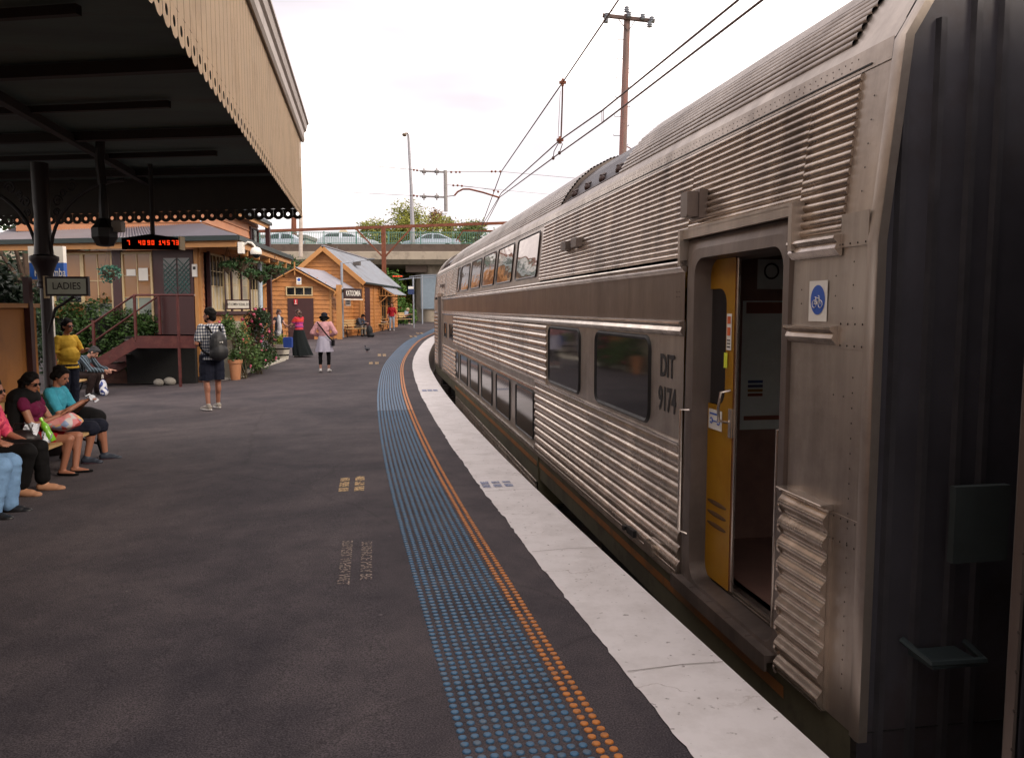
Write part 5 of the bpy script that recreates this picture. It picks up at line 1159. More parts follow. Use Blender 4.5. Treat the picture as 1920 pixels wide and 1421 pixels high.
# ============================================================ BRIDGE
yb=60.; zd=4.85
br=thing('road_bridge','concrete road bridge crossing behind the platform with a green railing','bridge',(-8,yb,gz(-8,yb)))
BCONC=M('bridge_concrete','8f8577',.85,var=.12,scale=1.2,stain='5d544b',sscale=.9,samt=.5,bump=.2)
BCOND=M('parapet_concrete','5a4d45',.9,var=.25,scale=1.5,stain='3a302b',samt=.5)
bm=BM(); 
pr=[(yb+11,zd),(yb+11,zd+1.0),(yb+.05,zd+1.05),(yb-.1,zd+.95),(yb-.25,zd+.4),(yb+.1,zd+.05),(yb+1.0,zd)]
a=[bm.verts.new((-45,y+0.*(-45),z)) for y,z in pr]; b=[bm.verts.new((32,y,z)) for y,z in pr]
for k in range(len(pr)): bm.faces.new((a[k],a[(k+1)%len(pr)],b[(k+1)%len(pr)],b[k]))
obj('beam',bm,BCONC,br,smooth='auto')
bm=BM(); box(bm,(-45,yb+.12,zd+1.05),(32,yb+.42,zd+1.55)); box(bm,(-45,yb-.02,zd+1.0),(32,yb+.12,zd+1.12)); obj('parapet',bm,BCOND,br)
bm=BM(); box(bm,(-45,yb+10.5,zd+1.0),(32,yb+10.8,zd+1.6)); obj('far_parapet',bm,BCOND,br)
bm=BM()
for k in range(9): box(bm,(-40+8*k,yb+.6,zd-.5),(-38.4+8*k,yb+10.4,zd+.02))
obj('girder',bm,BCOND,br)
bm=BM(); lathe(bm,(-6.25,yb+4,gz(-6,yb)-.6),[(1.25,0),(1.25,5.6)],28)
for v in bm.verts: v.co.y=(v.co.y-(yb+4))*2.4+yb+4; v.co.x=(v.co.x+6.25)*1.1-6.25
obj('pier',bm,BCONC,br,smooth='auto')
bm=BM(); box(bm,(-6.9,yb+.9,1.6),(-5.6,yb+1.0,4.2)); obj('pier_panel',bm,M('pier_panel_blue','7d8c99',.5,var=.1),br)
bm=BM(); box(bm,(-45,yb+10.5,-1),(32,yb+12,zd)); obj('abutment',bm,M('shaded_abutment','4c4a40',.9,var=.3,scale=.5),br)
RG=M('railing_green','4f7a70',.5,.1,var=.12)
x=-26.; k=0
bm=BM(); bp2=BM(); n=0
while x<6:
    beam(bm if True else bp2,(x,yb+.27,zd+1.6),(x,yb+.27,zd+2.42),.028,.028); x+=.135
o=obj('baluster',bm,RG,br); o['kind']='stuff'; bp2.free()
bm=BM()
for z in (1.62,2.42): beam(bm,(-26,yb+.27,zd+z),(6,yb+.27,zd+z),.05,.05)
obj('rail',bm,RG,br)
for j in range(14): 
    bm=BM(); beam(bm,(-26+2.4*j,yb+.27,zd+1.5),(-26+2.4*j,yb+.27,zd+2.5),.07,.07); obj('railing_post',bm,RG,br)
fixtree(br)
# cars on the bridge
CG=M('car_glass','1c2329',.08); TYRE=M('tyre','121212',.8); RIM=M('wheel_rim','8e9094',.35,.6)
def carm(name,label,x,y,z,color,kind,rev=False,s=1.0):
    t=thing('parked_car',label,'car',(x,y,z),group='cars on the road bridge'); pm=M('car_paint_'+name,color,.3,.25,var=.03,spec=.6)
    # side profile, nose to the left
    if kind=='sedan': low=[(-2.2,.35),(-2.2,.62),(-2.0,.78),(-1.15,.92),(-.95,.94),(1.35,.98),(2.1,.96),(2.25,.8),(2.25,.4)]; cab=[(-1.1,.92),(-.35,1.36),(.1,1.42),(.75,1.38),(1.65,.98)]
    elif kind=='hatch': low=[(-1.9,.35),(-1.9,.65),(-1.7,.82),(-1.0,.95),(1.6,1.0),(1.85,.9),(1.85,.4)]; cab=[(-1.05,.94),(-.35,1.4),(.3,1.48),(1.1,1.42),(1.65,1.0)]
    else: low=[(-2.3,.35),(-2.3,.68),(-2.1,.85),(-1.15,.98),(2.2,1.0),(2.3,.9),(2.3,.4)]; cab=[(-1.1,.97),(-.45,1.38),(.2,1.46),(1.7,1.44),(2.15,1.0)]
    if rev: low=[(-a,b) for a,b in low][::-1]; cab=[(-a,b) for a,b in cab][::-1]
    def prism(P,w0,w1,mat,nm,par,inset=0):
        bm=BM(); zmin=min(b for a,b in P); zmax=max(b for a,b in P)
        def W(z): return w0+(w1-w0)*((z-zmin)/(zmax-zmin)) 
        A=[bm.verts.new((a,-W(b),b)) for a,b in P]; B=[bm.verts.new((a,W(b),b)) for a,b in P]; n_=len(P)
        for k in range(n_): bm.faces.new((A[k],A[(k+1)%n_],B[(k+1)%n_],B[k]))
        bm.faces.new(A[::-1]); bm.faces.new(B); bmesh.ops.bevel(bm,geom=bm.edges[:],offset=.035,segments=2,affect='EDGES'); return obj(nm,bm,mat,par,smooth='auto')
    body=prism(low,.86,.84,pm,'body',t); cabn=prism(cab,.80,.60,pm,'cabin',t)
    cx=sum(a for a,b in cab)/len(cab); 
    for sg in (-1,1):
        G_=[(cx+(a-cx)*.86,.98+(b-.95)*.82) for a,b in cab]; zmin=.92; zmax=1.46
        for a0,a1 in ((-9,cx-.03),(cx+.04,9)):
            pts=[]
            N_=24; xs=[min(p[0] for p in G_)+i*(max(p[0] for p in G_)-min(p[0] for p in G_))/N_ for i in range(N_+1)]; xs=[q for q in xs if a0<q<a1]
            def top(xq):
                for (xa,za),(xb,zb) in zip(G_,G_[1:]):
                    if min(xa,xb)<=xq<=max(xa,xb) and xa!=xb: return za+(zb-za)*(xq-xa)/(xb-xa)
                return 1.0
            up=[(q,max(1.01,top(q))) for q in xs]
            if len(up)<3: continue
            ring=[(up[0][0],1.0)]+up+[(up[-1][0],1.0)]
            bm=BM(); poly(bm,[(a,sg*(.80+(.60-.80)*((b-.93)/(.52))+.012),b) for a,b in ring]); obj('side_window',bm,CG,t)
    for wx in (-1.35,1.35) if kind!='hatch' else (-1.2,1.2):
        for sg in (-1,1):
            bm=BM(); lathe(bm,(0,0,0),[(.2,-.1),(.31,-.1),(.32,0),(.31,.09),(.2,.1)],18); bm.transform(Matrix.Translation((wx,sg*.79,.32))@Matrix.Rotation(R(90),4,'X')); w=obj('wheel',bm,TYRE,t,smooth='auto')
            bm=BM(); lathe(bm,(0,0,0),[(.02,-.02),(.2,-.02),(.2,.02),(.02,.02)],12); bm.transform(Matrix.Translation((wx,sg*.885,.32))@Matrix.Rotation(R(90),4,'X')); obj('rim',bm,RIM,w)
    hx=max(a for a,b in low) if not rev else min(a for a,b in low)
    for sg in (-1,1):
        bm=BM(); box(bm,(hx-.06,sg*.66-.12,.72),(hx+.02,sg*.66+.12,.88)); obj('tail_light',bm,M('tail_red','8c1f1f',.3),t)
        bm=BM(); box(bm,(-hx-.02,sg*.66-.12,.62),(-hx+.08,sg*.66+.12,.74)); obj('headlight',bm,M('headlight_glass','d4d7dc',.1),t)
    t.scale=(s,s,s); return t
zr_=zd+1.15
carm('silver_a','silver small car on the bridge, partly behind the signal box corner',at(528,460,63).x-.3,63.3,zr_,'aab2c0','hatch')
carm('white','white station wagon in the middle of the bridge',at(655,460,63).x,63.0,zr_,'bcc2cc','wagon',rev=True)
carm('silver_b','silver sedan at the right, over the bridge pier',at(808,460,63).x,63.1,zr_,'b0b9c8','sedan')
carm('navy','dark blue car at the far left of the bridge, mostly hidden',at(497,460,66).x-1.2,66,zr_,'2f3650','sedan')
# street lamp on the bridge
b0=at(774,467,62); t=thing('street_lamp','tall street lamp on the road bridge rising above the trees','street lamp',(b0.x,62,zd+1.0)); tp=at(765.5,252,62)-t.location
bm=BM(); tube(bm,[(0,0,0),(0,0,2),(tp.x*.3,0,5),(tp.x,0,tp.z)],.20,10,r1=.09); obj('pole',bm,M('lamp_pole_grey','8d8c92',.5,.3,var=.15),t,smooth='auto')
bm=BM(); tube(bm,[(tp.x,0,tp.z-.1),(tp.x-.06,-.05,tp.z+.06),(tp.x-.2,-.2,tp.z+.02)],.06,6); ell(bm,(tp.x-.26,-.25,tp.z-.1),(.18,.30,.13)); obj('lamp_head',bm,M('lamp_head_brown','6a5a4a',.5),t,smooth='auto')
# poles by the canopy end on the bridge side
def pole(px,y0,y1,D,r,mat,label,name='utility_pole',cat='pole'):
    a=at(px,y1,D); b=at(px,y0,D); bm=BM(); tube(bm,[(0,0,0),(b.x-a.x,0,b.z-a.z)],r,8); o=obj(name,bm,mat,smooth='auto'); o.location=a; return tag(o,label,cat)
RUST=M('rusty_steel','6b3a26',.7,.2,var=.3,scale=5,stain='8a5a42',samt=.4)
pole(564,405,482,58,.14,M('pole_white','b6aaa0',.6,var=.2,stain='7d6a5e',samt=.4),'slim pale pole in front of the bridge, just right of the canopy corner')
pole(551,405,447,66,.22,RUST,'rusty pole behind the bridge railing, left of the pale pole')
# catenary gantry
t=thing('overhead_wire_gantry','rust brown steel gantry with a Y braced column in front of the bridge','gantry',(at(720,500,55).x,55,gz(-8.7,55)))
g0=at(480,434,55)-t.location; g1=at(990,417,55)-t.location
bm=BM(); beam(bm,g0,g1,.17,.19); obj('top_beam',bm,RUST,t)
gc=at(720,427,55)-t.location
bm=BM(); beam(bm,(0,0,0),(0,0,gc.z),.27,.25); obj('column',bm,RUST,t)
for px,py in ((668,430),(772,427)):
    q=at(px,py,55)-t.location; jn=at(720,484,55)-t.location; bm=BM(); beam(bm,(jn.x*0,0,jn.z),q,.12,.1); obj('brace',bm,RUST,t)
q0=at(868,433,56)-t.location; q1=at(990,434,56)-t.location; bm=BM(); beam(bm,q0,q1,.12,.12); beam(bm,q0,at(855,452,56)-t.location,.07,.07); obj('lower_beam',bm,RUST,t)
bm=BM(); q=at(990,600,55)-t.location; beam(bm,(q.x,0,-1),(q.x,0,g1.z),.27,.25); obj('column',bm,RUST,t)
# timber power pole
b=at(1163,290,26); t=thing('power_pole','weathered timber power pole with crossarm, insulators and step bolts behind the train','power pole',(b.x+.02,26,-1.2))
tp=at(1176,28,26)-t.location; bs=Vector((0,0,0))
bm=BM(); tube(bm,[(-.14,0,0),(tp.x*.5-.05,0,tp.z*.5),(tp.x,0,tp.z)],.155,12,r1=.10); obj('pole',bm,M('weathered_timber','75605a',.85,var=.25,scale=3,stretch=(6,6,.4),stain='8b4a40',sscale=1.5,samt=.45),t,smooth='auto')
c0=at(1129,32,26)-t.location; c1_=at(1226,43,26)-t.location; bm=BM(); beam(bm,c0+Vector((0,-.12,0)),c1_+Vector((0,-.12,0)),.10,.10); obj('crossarm',bm,M('crossarm_wood','5c4a45',.85,var=.2),t)
for px in (1160,1192):
    bm=BM(); beam(bm,at(px,37,25.86)-t.location,at(1176 if px<1176 else 1179,58,25.86)-t.location,.025,.02); obj('crossarm_brace',bm,CDARK,t)
INS=M('porcelain','8a8f98',.2,var=.1)
for px,py in ((1138,30),(1136,38),(1179,28),(1222,37),(1218,46),(1205,32),(1175,18)):
    bm=BM(); q=at(px,py,25.8)-t.location
    lathe(bm,q,[(.03,-.1),(.09,-.07),(.05,-.04),(.09,-.01),(.05,.02),(.08,.06),(.03,.09)],10); obj('insulator',bm,INS,t,smooth='auto')
for k in range(12):
    y_=75+k*18; sgn=1 if k%2 else -1; q=at(1174.5-(y_-28)*.045,y_,26)-t.location; bm=BM(); beam(bm,q,q+Vector((sgn*.24,-.02,0)),.016,.016); beam(bm,q+Vector((sgn*.23,-.02,0)),q+Vector((sgn*.23,-.02,.05)),.014,.014); obj('step_bolt',bm,CDARK,t)
bm=BM(); q=at(1170,277,26)-t.location; tube(bm,[q,q+Vector((.12,-.0,.02)),q+Vector((.25,0,-.05)),q+Vector((.3,0,-.25)),q+Vector((.32,0,-1.5))],.02,5); obj('cable_bend',bm,RUST,t)
# ============================================================ WIRES
WIRE=M('copper_wire','4a332c',.5,.5); WIREL=M('thin_wire','6d6361',.6,.3)
def PW(px,py,p):
    r=ray(px,py); t=p/(r.to_2d().dot(NV.to_2d())); return Vector((0,0,EYE))+r*t
def wire(name,pts,r,label,cat='wire',group='overhead wires above the track',mat=WIRE):
    bm=BM(); o0=pts[0]; tube(bm,[p-o0 for p in pts],r,6); o=obj(name,bm,mat,smooth='auto'); o.location=o0; tag(o,label,cat,group)
Aw=[PW(1160,0,3.3),PW(1055,155,3.3),PW(940,322,3.3),at(905,418,26),at(880,470,40)]
ext=(Aw[0]-Aw[1]).normalized()*14; Aw=[Aw[0]+ext]+Aw
wire('catenary_wire',Aw,.013,'upper catenary wire running steeply overhead to the headspan')
Bw=[PW(1385,0,3.3),PW(1130,207,3.3),PW(1050,263,3.3),PW(940,362,3.3),at(907,418,26),at(884,470,40)]
Bw=[Bw[0]+(Bw[0]-Bw[1]).normalized()*10]+Bw; wire('contact_wire',Bw,.012,'upper of the two contact wires above the train')
Cw=[PW(1430,0,3.3),PW(1130,230,3.3),PW(1043,292,3.3),PW(937,370,3.3),at(912,418,26),at(888,470,40)]
Cw=[Cw[0]+(Cw[0]-Cw[1]).normalized()*10]+Cw; wire('contact_wire',Cw,.012,'lower of the two contact wires above the train')
t=thing('wire_dropper','electrical connector and droppers hanging between the catenary and the contact wires','wire dropper',tuple(Aw[2]))
o0=Aw[2]; dn=Bw[3]+Vector((0,0,0))
bm=BM(); tube(bm,[Vector((0,0,0)),Vector((-.0,.08,-.3)),dn-o0+Vector((.02,.03,.05))],.014,6); obj('cable',bm,WIRE,t)
bm=BM(); tube(bm,[Vector((-.02,.35,-.05)),dn-o0+Vector((-.02,.3,.02))],.005,5); obj('thin_dropper',bm,WIRE,t)
for q in (Vector((0,0,0)),dn-o0):
    bm=BM(); ell(bm,q,(.045,.06,.045),seg=8,rings=6); box(bm,q-Vector((.06,.03,.02)),q+Vector((.06,.03,.02))); box(bm,q-Vector((.02,.03,.06)),q+Vector((.02,.03,.06))); obj('clamp',bm,RUST,t)
for dx in (-.25,.25):
    bm=BM(); e=Cw[3]-o0+DV*dx; tube(bm,[dn-o0,(dn-o0).lerp(e,.5)+DV*dx*.8,e],.008,5); ell(bm,e,(.03,.04,.035),seg=8,rings=5); obj('jumper',bm,WIRE,t)
t=thing('wire_dropper','small twin-bar dropper joining the two contact wires in front of the power pole','wire dropper',tuple(PW(1130,207,3.3)))
a0=PW(1130,207,3.3); b0=PW(1130,230,3.3); bm=BM()
for dd in (-.04,.04): tube(bm,[DV*dd,b0-a0+DV*dd],.005,4)
obj('bars',bm,WIRE,t)
# headspan with insulators and registration tube
t=thing('headspan','cross-track span wires with grey insulators and a hanging registration tube','overhead fittings',tuple(at(835,322,19.5)))
o0=t.location.copy(); A_at=lambda px,py: at(px,py,19.5)-o0
bm=BM(); 
for pts,r in (([(480,288),(562,299),(770,318),(800,322)],.007),([(838,323),(938,322)],.007),([(480,350),(562,356),(770,367),(800,369)],.005),([(838,347),(880,350),(935,358)],.005),([(938,322),(1095,336),(1200,345)],.005),([(838,347),(1000,362),(1110,372)],.004),([(835,369),(852,367)],.012)): tube(bm,[A_at(*q) for q in pts],r,5)
obj('span_wire',bm,WIREL,t)
for y in (322,369):
    bm=BM(); a=A_at(787,y-1); b=A_at(833,y+1); tube(bm,[a,b],.022,8); 
    for px in (795,819):
        q=A_at(px,y); d=Vector((1,0,0)); tube(bm,[q-d*.01,q+d*.01],.09,12); tube(bm,[q-d*.05,q+d*.05],.04,8)
    obj('insulator',bm,M('insulator_grey','84807f',.4,.1),t,smooth='auto')
bm=BM(); tube(bm,[A_at(835,320),A_at(836,397)],.045,10); obj('drop_tube',bm,M('insulator_grey','84807f',.4),t,smooth='auto')
bm=BM(); tube(bm,[A_at(852,367),A_at(858,360),A_at(868,355),A_at(880,355),A_at(905,361),A_at(937,371)],.022,8); obj('steady_arm',bm,RUST,t,smooth='auto')
bm=BM()
for px,py in ((846,323),(855,323),(862,323),(922,322),(929,322),(938,322),(776,319),(782,320),(850,348),(858,348),(866,349),(776,367),(782,368),(926,358),(934,360)): ell(bm,A_at(px,py),(.028,.03,.028),seg=8,rings=5)
o=obj('wire_fittings',bm,RUST,t)
# power lines off the pole top
for k,(p0,p1,lab) in enumerate((((1138,30),(1330,-140),'thin power line leaving the left end of the crossarm'),((1180,27),(1345,-75),'thin power line leaving the pole top'),((1228,36),(1330,-15),'thin power line leaving the right end of the crossarm'))):
    wire('power_line',[at(*p0,25.8),at(*p1,20)],.006,lab,'wire','power lines on the timber pole',WIREL)
for k,(p0,p1,lab) in enumerate((((1139,42),(1185,150),'slack stay line dropping from the left insulator'),((1183,55),(1225,150),'slack stay line dropping beside the pole'),((1220,48),(1262,160),'slack stay line dropping from the right insulator'))):
    wire('power_line',[at(*p0,26),at(*p1,36)],.004,lab,'wire','power lines on the timber pole',WIREL)
# ============================================================ BACKGROUND
def tree(label,c,r,n,ls,mat,seed,trunk_h,group='trees beyond the bridge',blobs=9,kind='broadleaf_tree'):
    z0=c[2]-trunk_h; t=thing(kind,label,'tree',(c[0],c[1],z0),group=group); rn=random.Random(seed); bm=BM(); ctr=Vector((0,0,trunk_h)); bl=[]
    for i in range(blobs):
        d=Vector((rn.gauss(0,1),rn.gauss(0,1),rn.gauss(0,.8))).normalized(); p=ctr+Vector((d.x*r[0]*.62,d.y*r[1]*.62,d.z*r[2]*.58)); q=rn.uniform(.35,.55); bl.append(p)
        foliage(bm,p,(r[0]*q,r[1]*q,r[2]*q),n//blobs,ls,seed*31+i,shell=.1)
    obj('crown',bm,mat,t)
    bm=BM(); tube(bm,[(0,0,0),(.1,0,trunk_h*.5),(0,.1,trunk_h*.95)],r[0]*.06,8,r1=r[0]*.03)
    for p in bl: tube(bm,[Vector((0,.05,trunk_h*.6)),Vector((p.x*.5,p.y*.5,(trunk_h*.6+p.z)/2+.2)),p],r[0]*.025,5,r1=.02)
    obj('trunk',bm,M('bark','4a3b30',.9,var=.3),t)
YG=leafmat('yellow_green_leaf','7f8236',.3); YG2=leafmat('russet_leaf','7a5f3a',.3); YG3=leafmat('mid_green_leaf','4f6130',.35)
tree('large yellow green tree behind the middle of the bridge',(at(768,440,84).x,84,9.6),(4.3,2.8,3.3),8000,.15,YG,3,9)
tree('pale tree left of the tall street lamp',(at(708,445,86).x,86,9.3),(3.1,2.2,2.3),4500,.15,YG,4,9)
tree('russet tree to the right of the street lamp',(at(822,430,88).x,88,9.9),(1.9,2,2.5),2600,.15,YG2,5,9)
tree('loose tree beyond the right-hand end of the bridge railing',(at(862,440,80).x,80,9.2),(2.8,2,1.9),3200,.14,YG,6,9)
tree('dark bushy tree low behind the right of the bridge',(at(905,470,78).x,78,8.4),(3,2,2.0),1800,.16,YG3,7,8)
tree('small round tree beside the pyramid roof behind the bridge',(at(617,447,88).x,88,8.9),(1.8,1.5,1.0),700,.13,YG2,8,8)
tree('low tree line behind the bridge, right of the white wagon',(at(690,462,90).x,90,8.0),(3.2,2,1.6),1600,.16,YG3,18,8)
GRB=leafmat('embankment_leaf','4b6c2c')
hedge('bright green bush beside the bridge pier at the far platform end',[((-8.6,57.5,1.4),(1.3,1,1.2)),((-7.6,57.6,1.0),(.8,.8,.8)),((-9.3,59,2.9),(1.5,1,1.6))],1500,.11,GRB,'bushes on the embankment',61)
hedge('tall greenery on the bank under the bridge, left of the pier',[((-9.0,66,3.2),(1.6,1,1.8)),((-11.5,66,3.4),(2,1,1.6)),((-7.6,67,2.2),(1.2,1,1.6))],1500,.13,YG,'bushes on the embankment',71)
hedge('green shrubs showing between the signal box post and the shed roof',[((-14.5,52,3.4),(2.2,1,1.5)),((-17,52,3.6),(2.2,1,1.6)),((-12.8,50,2.8),(1.2,1,1.6))],1300,.13,HED,'bushes on the embankment',81)
bm=BM(); n=24
for i in range(n):
    for j in range(8):
        f=lambda a,b: (-60+a*60/n,62+b*1.3,gz(-8,62)-.05+(b/8.)**1.3*6.0*(1 if a<n*.86 else .0)+.25*noise.noise(Vector((a*.7,b*.9,1))))
        quad(bm,f(i,j),f(i+1,j),f(i+1,j+1),f(i,j+1))
bmesh.ops.remove_doubles(bm,verts=bm.verts,dist=.01); struct(obj('embankment',bm,M('bank_grass','3a4a24',.95,var=.4,scale=1),smooth=True))
# far buildings behind the bridge
FB=M('far_grey_wall','9aa3a0',.8,var=.08,scale=.3); t=thing('town_building','flat grey shopfront building with dark columns behind the left of the bridge','building',(at(522,450,95).x,95,4.5)); 
bm=BM(); box(bm,(-3.0,0,0),(3.2,5,5.5)); obj('wall',bm,FB,t); 
for k in range(4): bm=BM(); box(bm,(-2.6+k*1.5,-.1,3.6),(-2.0+k*1.5,.05,5.2)); obj('window',bm,M('far_window','3c5558',.4),t)
bm=BM(); box(bm,(-3.2,-.4,5.3),(3.4,5,5.7)); obj('roof',bm,M('far_roof','6d6a66',.7),t)
t=thing('town_building','pale pyramid roof of a distant building behind the bridge railing','building',(at(645,470,110).x,110,5)); bm=BM(); poly(bm,[(-2.6,-2.6,4.4),(2.6,-2.6,4.4),(0,0,7.6)]); poly(bm,[(2.6,-2.6,4.4),(2.6,2.6,4.4),(0,0,7.6)]); poly(bm,[(-2.6,-2.6,4.4),(-2.6,2.6,4.4),(0,0,7.6)]); poly(bm,[(-2.6,2.6,4.4),(2.6,2.6,4.4),(0,0,7.6)]); obj('roof',bm,M('far_pale_roof','b3a690',.8),t); bm=BM(); box(bm,(-2.4,-2.4,0),(2.4,2.4,4.4)); obj('wall',bm,FB,t)
t=thing('town_building','long low building with a grey roof far behind the bridge','building',(at(700,470,120).x,120,5)); bm=BM(); box(bm,(-9,0,0),(6,6,4.0)); obj('wall',bm,M('far_tan_wall','8f8f84',.8),t); bm=BM(); poly(bm,[(-9.4,-.4,4),(6.4,-.4,4),(6,3,5.3),(-9,3,5.3)]); poly(bm,[(-9.4,6.4,4),(6.4,6.4,4),(6,3,5.3),(-9,3,5.3)]); obj('roof',bm,MC['far_roof'],t)
# trees behind the signal box on the left
tree('dark green tree behind the signal box at the left edge',(-17.5,29,4.2),(4,3,3.6),3000,.13,HED2,14,5,group='trees behind the signal box')
tree('second dark tree further behind the signal box',(-24,34,4.6),(5,3,4.4),3000,.14,HED,15,6,group='trees behind the signal box')
# far platform furniture: sign poles, small display
for i,(px,y0,y1,D,lab) in enumerate(((821/1.0-45.5,520,600,50,'slim pole with a blue and white sign on the far platform'),(792,515,602,57,'grey lamp pole in front of the bridge pier'))):
    b=gp(px,0) if False else at(px,y1,D); b.z=gz(b.x,D); t=thing('platform_pole',lab,'pole',tuple(b)); tp=at(px,y0,D)-t.location
    bm=BM(); tube(bm,[(0,0,0),(0,0,tp.z)],.055,8); obj('pole',bm,STEELP,t,smooth='auto')
    bm=BM(); tube(bm,[(-.9,0,tp.z-.15),(0,0,tp.z-.05),(1.3,0,tp.z)],.03,6); obj('arm',bm,STEELP,t)
    if i==0:
        bm=BM(); box(bm,(-.32,-.06,tp.z-1.05),(.05,-.01,tp.z-.55)); sg=obj('sign_panel',bm,M('sign_navy','24365f',.5),t); bm=BM(); box(bm,(-.30,-.07,tp.z-.72),(.03,-.06,tp.z-.57)); obj('sign_text_band',bm,WH,sg)
        bm=BM(); box(bm,(-1.3,-.08,tp.z+.0),(-.6,.02,tp.z+.12)); dp=obj('display',bm,NB,t); 
        for k in range(6): bm=BM(); box(bm,(-1.25+k*.105,-.09,tp.z+.035),(-1.19+k*.105,-.081,tp.z+.085)); obj('display_digit',bm,M('led_orange','ff5a14',.5,emit=('ff4a10',.8)),dp)
# ============================================================ FURNITURE NEAR THE CANOPY
# board fence behind the bench
FEN=M('fence_boards','a06a34',.7,var=.1,scale=2,stain='7a4c25',sscale=1.5,samt=.35)
F0=Vector((-5.66,9.52,0)); FD=Vector((.115,-.993,0)).normalized()
t=thing('board_fence','ochre vertical board fence behind the bench, ending at the canopy post','fence',(F0.x,F0.y,gz(F0.x,F0.y)))
ti=Matrix.Translation(-t.location); zt=1.66
bm=BM(); nB=int(7.5/.075)
for k in range(nB):
    a=F0+FD*(k*.075+.002); b=F0+FD*((k+1)*.075-.004); z0=gz(a.x,a.y)
    n=Vector((.993,.115,0)); quad(bm,a+n*.012+Vector((0,0,z0)),b+n*.012+Vector((0,0,z0)),b+n*.012+Vector((0,0,zt)),a+n*.012+Vector((0,0,zt)))
q0=F0; q1=F0+FD*7.5; poly(bm,[q0+Vector((0,0,-.2)),q1+Vector((0,0,-.2)),q1+Vector((0,0,zt)),q0+Vector((0,0,zt))]); bm.transform(ti); obj('board_panel',bm,FEN,t)
bm=BM(); beam(bm,F0+Vector((.02,0,zt+.02)),q1+Vector((.02,0,zt+.02)),.09,.05); bm.transform(ti); obj('top_rail',bm,OCHT,t)
for u in (.25,2.2,4.2,6.2):
    bm=BM(); p=F0+FD*u+Vector((.05,.0,0)); beam(bm,(p.x,p.y,gz(p.x,p.y)),(p.x,p.y,zt+.35 if u<1 else zt),.07,.07); bm.transform(ti); obj('fence_post',bm,MAROON,t)
# unseen station building behind the viewer's left shoulder, added to darken the near platform
t=thing('unseen_station_building','ochre rendered station building wall under the canopy, added out of frame to darken the platform','building',(-7.2,-1,-.2)); bm=BM(); box(bm,(-1.5,-9,0),(1.2,6.2,3.6)); obj('wall',bm,OCH,t); bm=BM(); box(bm,(1.2,-2,.2),(1.24,-1.1,2.3)); obj('door',bm,BROWN,t)
# benches
SLAT=M('bench_slat','b39468',.55,var=.12,scale=3,stain='7d6446',samt=.35); IRON=M('bench_iron','15161a',.45,.4)
def bench(label,P0,P1,h,facing,group,seat_d=.42,back=True,slat=SLAT,name='bench',arms=False):
    """P0->P1: front edge of the seat; facing: unit vector outwards"""
    P0=Vector(P0); P1=Vector(P1); d=(P1-P0).normalized(); f=Vector(facing).normalized(); c=(P0+P1)/2; g=gz(c.x,c.y)
    t=thing(name,label,'bench',(c.x,c.y,g),group=group); Lh=(P1-P0).length/2; mm=Matrix((d,f,Vector((0,0,1)))).transposed().to_4x4()
    for k in range(4):
        bm=BM(); y=-.05-k*.105; box(bm,(-Lh,y-.045,h-.03),(Lh,y+.045,h),mat=mm); obj('seat_slat',bm,slat,t)
    if back:
        for k in range(3):
            bm=BM(); z=h+.14+.12*k; y=-seat_d-.06-.035*k; box(bm,(-Lh,y-.014,z-.045),(Lh,y+.014,z+.045),mat=mm); obj('back_slat',bm,slat if name!='park_bench_dark' else slat,t)
    for k in range(3 if Lh>.8 else 2):
        x=-Lh+.12+(2*Lh-.24)*k/(2 if Lh>.8 else 1); bm=BM()
        V=lambda a,b: mm@Vector((x,a,b))
        tube(bm,[V(-.02,0),V(-.07,h*.5),V(-.05,h-.03)],.024,6); tube(bm,[V(-.5,0),V(-.42,h*.5),V(-.42,h-.03),V(-seat_d-.15,h+.5)],.024,6); tube(bm,[V(-.04,h-.045),V(-.42,h-.045)],.022,6); tube(bm,[V(-.06,h*.45),V(-.25,h*.62),V(-.44,h*.45)],.014,6)
        if arms: tube(bm,[V(-.03,h-.02),V(.0,h+.16),V(-.1,h+.21),V(-seat_d-.08,h+.2)],.018,6)
        obj('leg',bm,IRON,t,smooth='auto')
    return t
s0=Vector((-4.45,6.0,0)); s1=Vector((-4.83,9.48,0)); sdir=(s1-s0).normalized(); sf=Vector((sdir.y,-sdir.x,0))
bench('long slatted bench by the fence, full of seated passengers, nearest the camera',s0-sdir*.4,s1,.37-.0,sf,'platform benches')
bench('timber bench in front of the stairs under the man in the striped shirt',(-8.9,16.3,0),(-9.12,17.8,0),.37,(1,.14,0),'platform benches',back=False)
def fbench(px,py,lab,w=1.5,ang=.0,mirror=False):
    c=gp(px,py); d=Vector((math.cos(ang),math.sin(ang),0)); f=Vector((d.y,-d.x,0)); return bench(lab,c-d*w/2+f*0,c+d*w/2+f*0,.42,f,'platform benches',arms=True)
FBD=Vector((.25,.97,0)).normalized()
def pbench(px,py,lab,w=1.4):
    c=gp(px,py); d=Vector((.55,.83,0)).normalized(); f=Vector((d.y,-d.x,0)); c=c-f*.0
    return bench(lab,c-d*w/2,c+d*w/2,.43,f,'platform benches',arms=True)
pbench(668,632,'curved-back platform bench with the bent-over man on it, by the small shed')
pbench(716,621,'platform bench with bags on it beside the woman in the red top')
pbench(757,610,'farthest platform bench, by the green bush and the bridge pier',1.8)
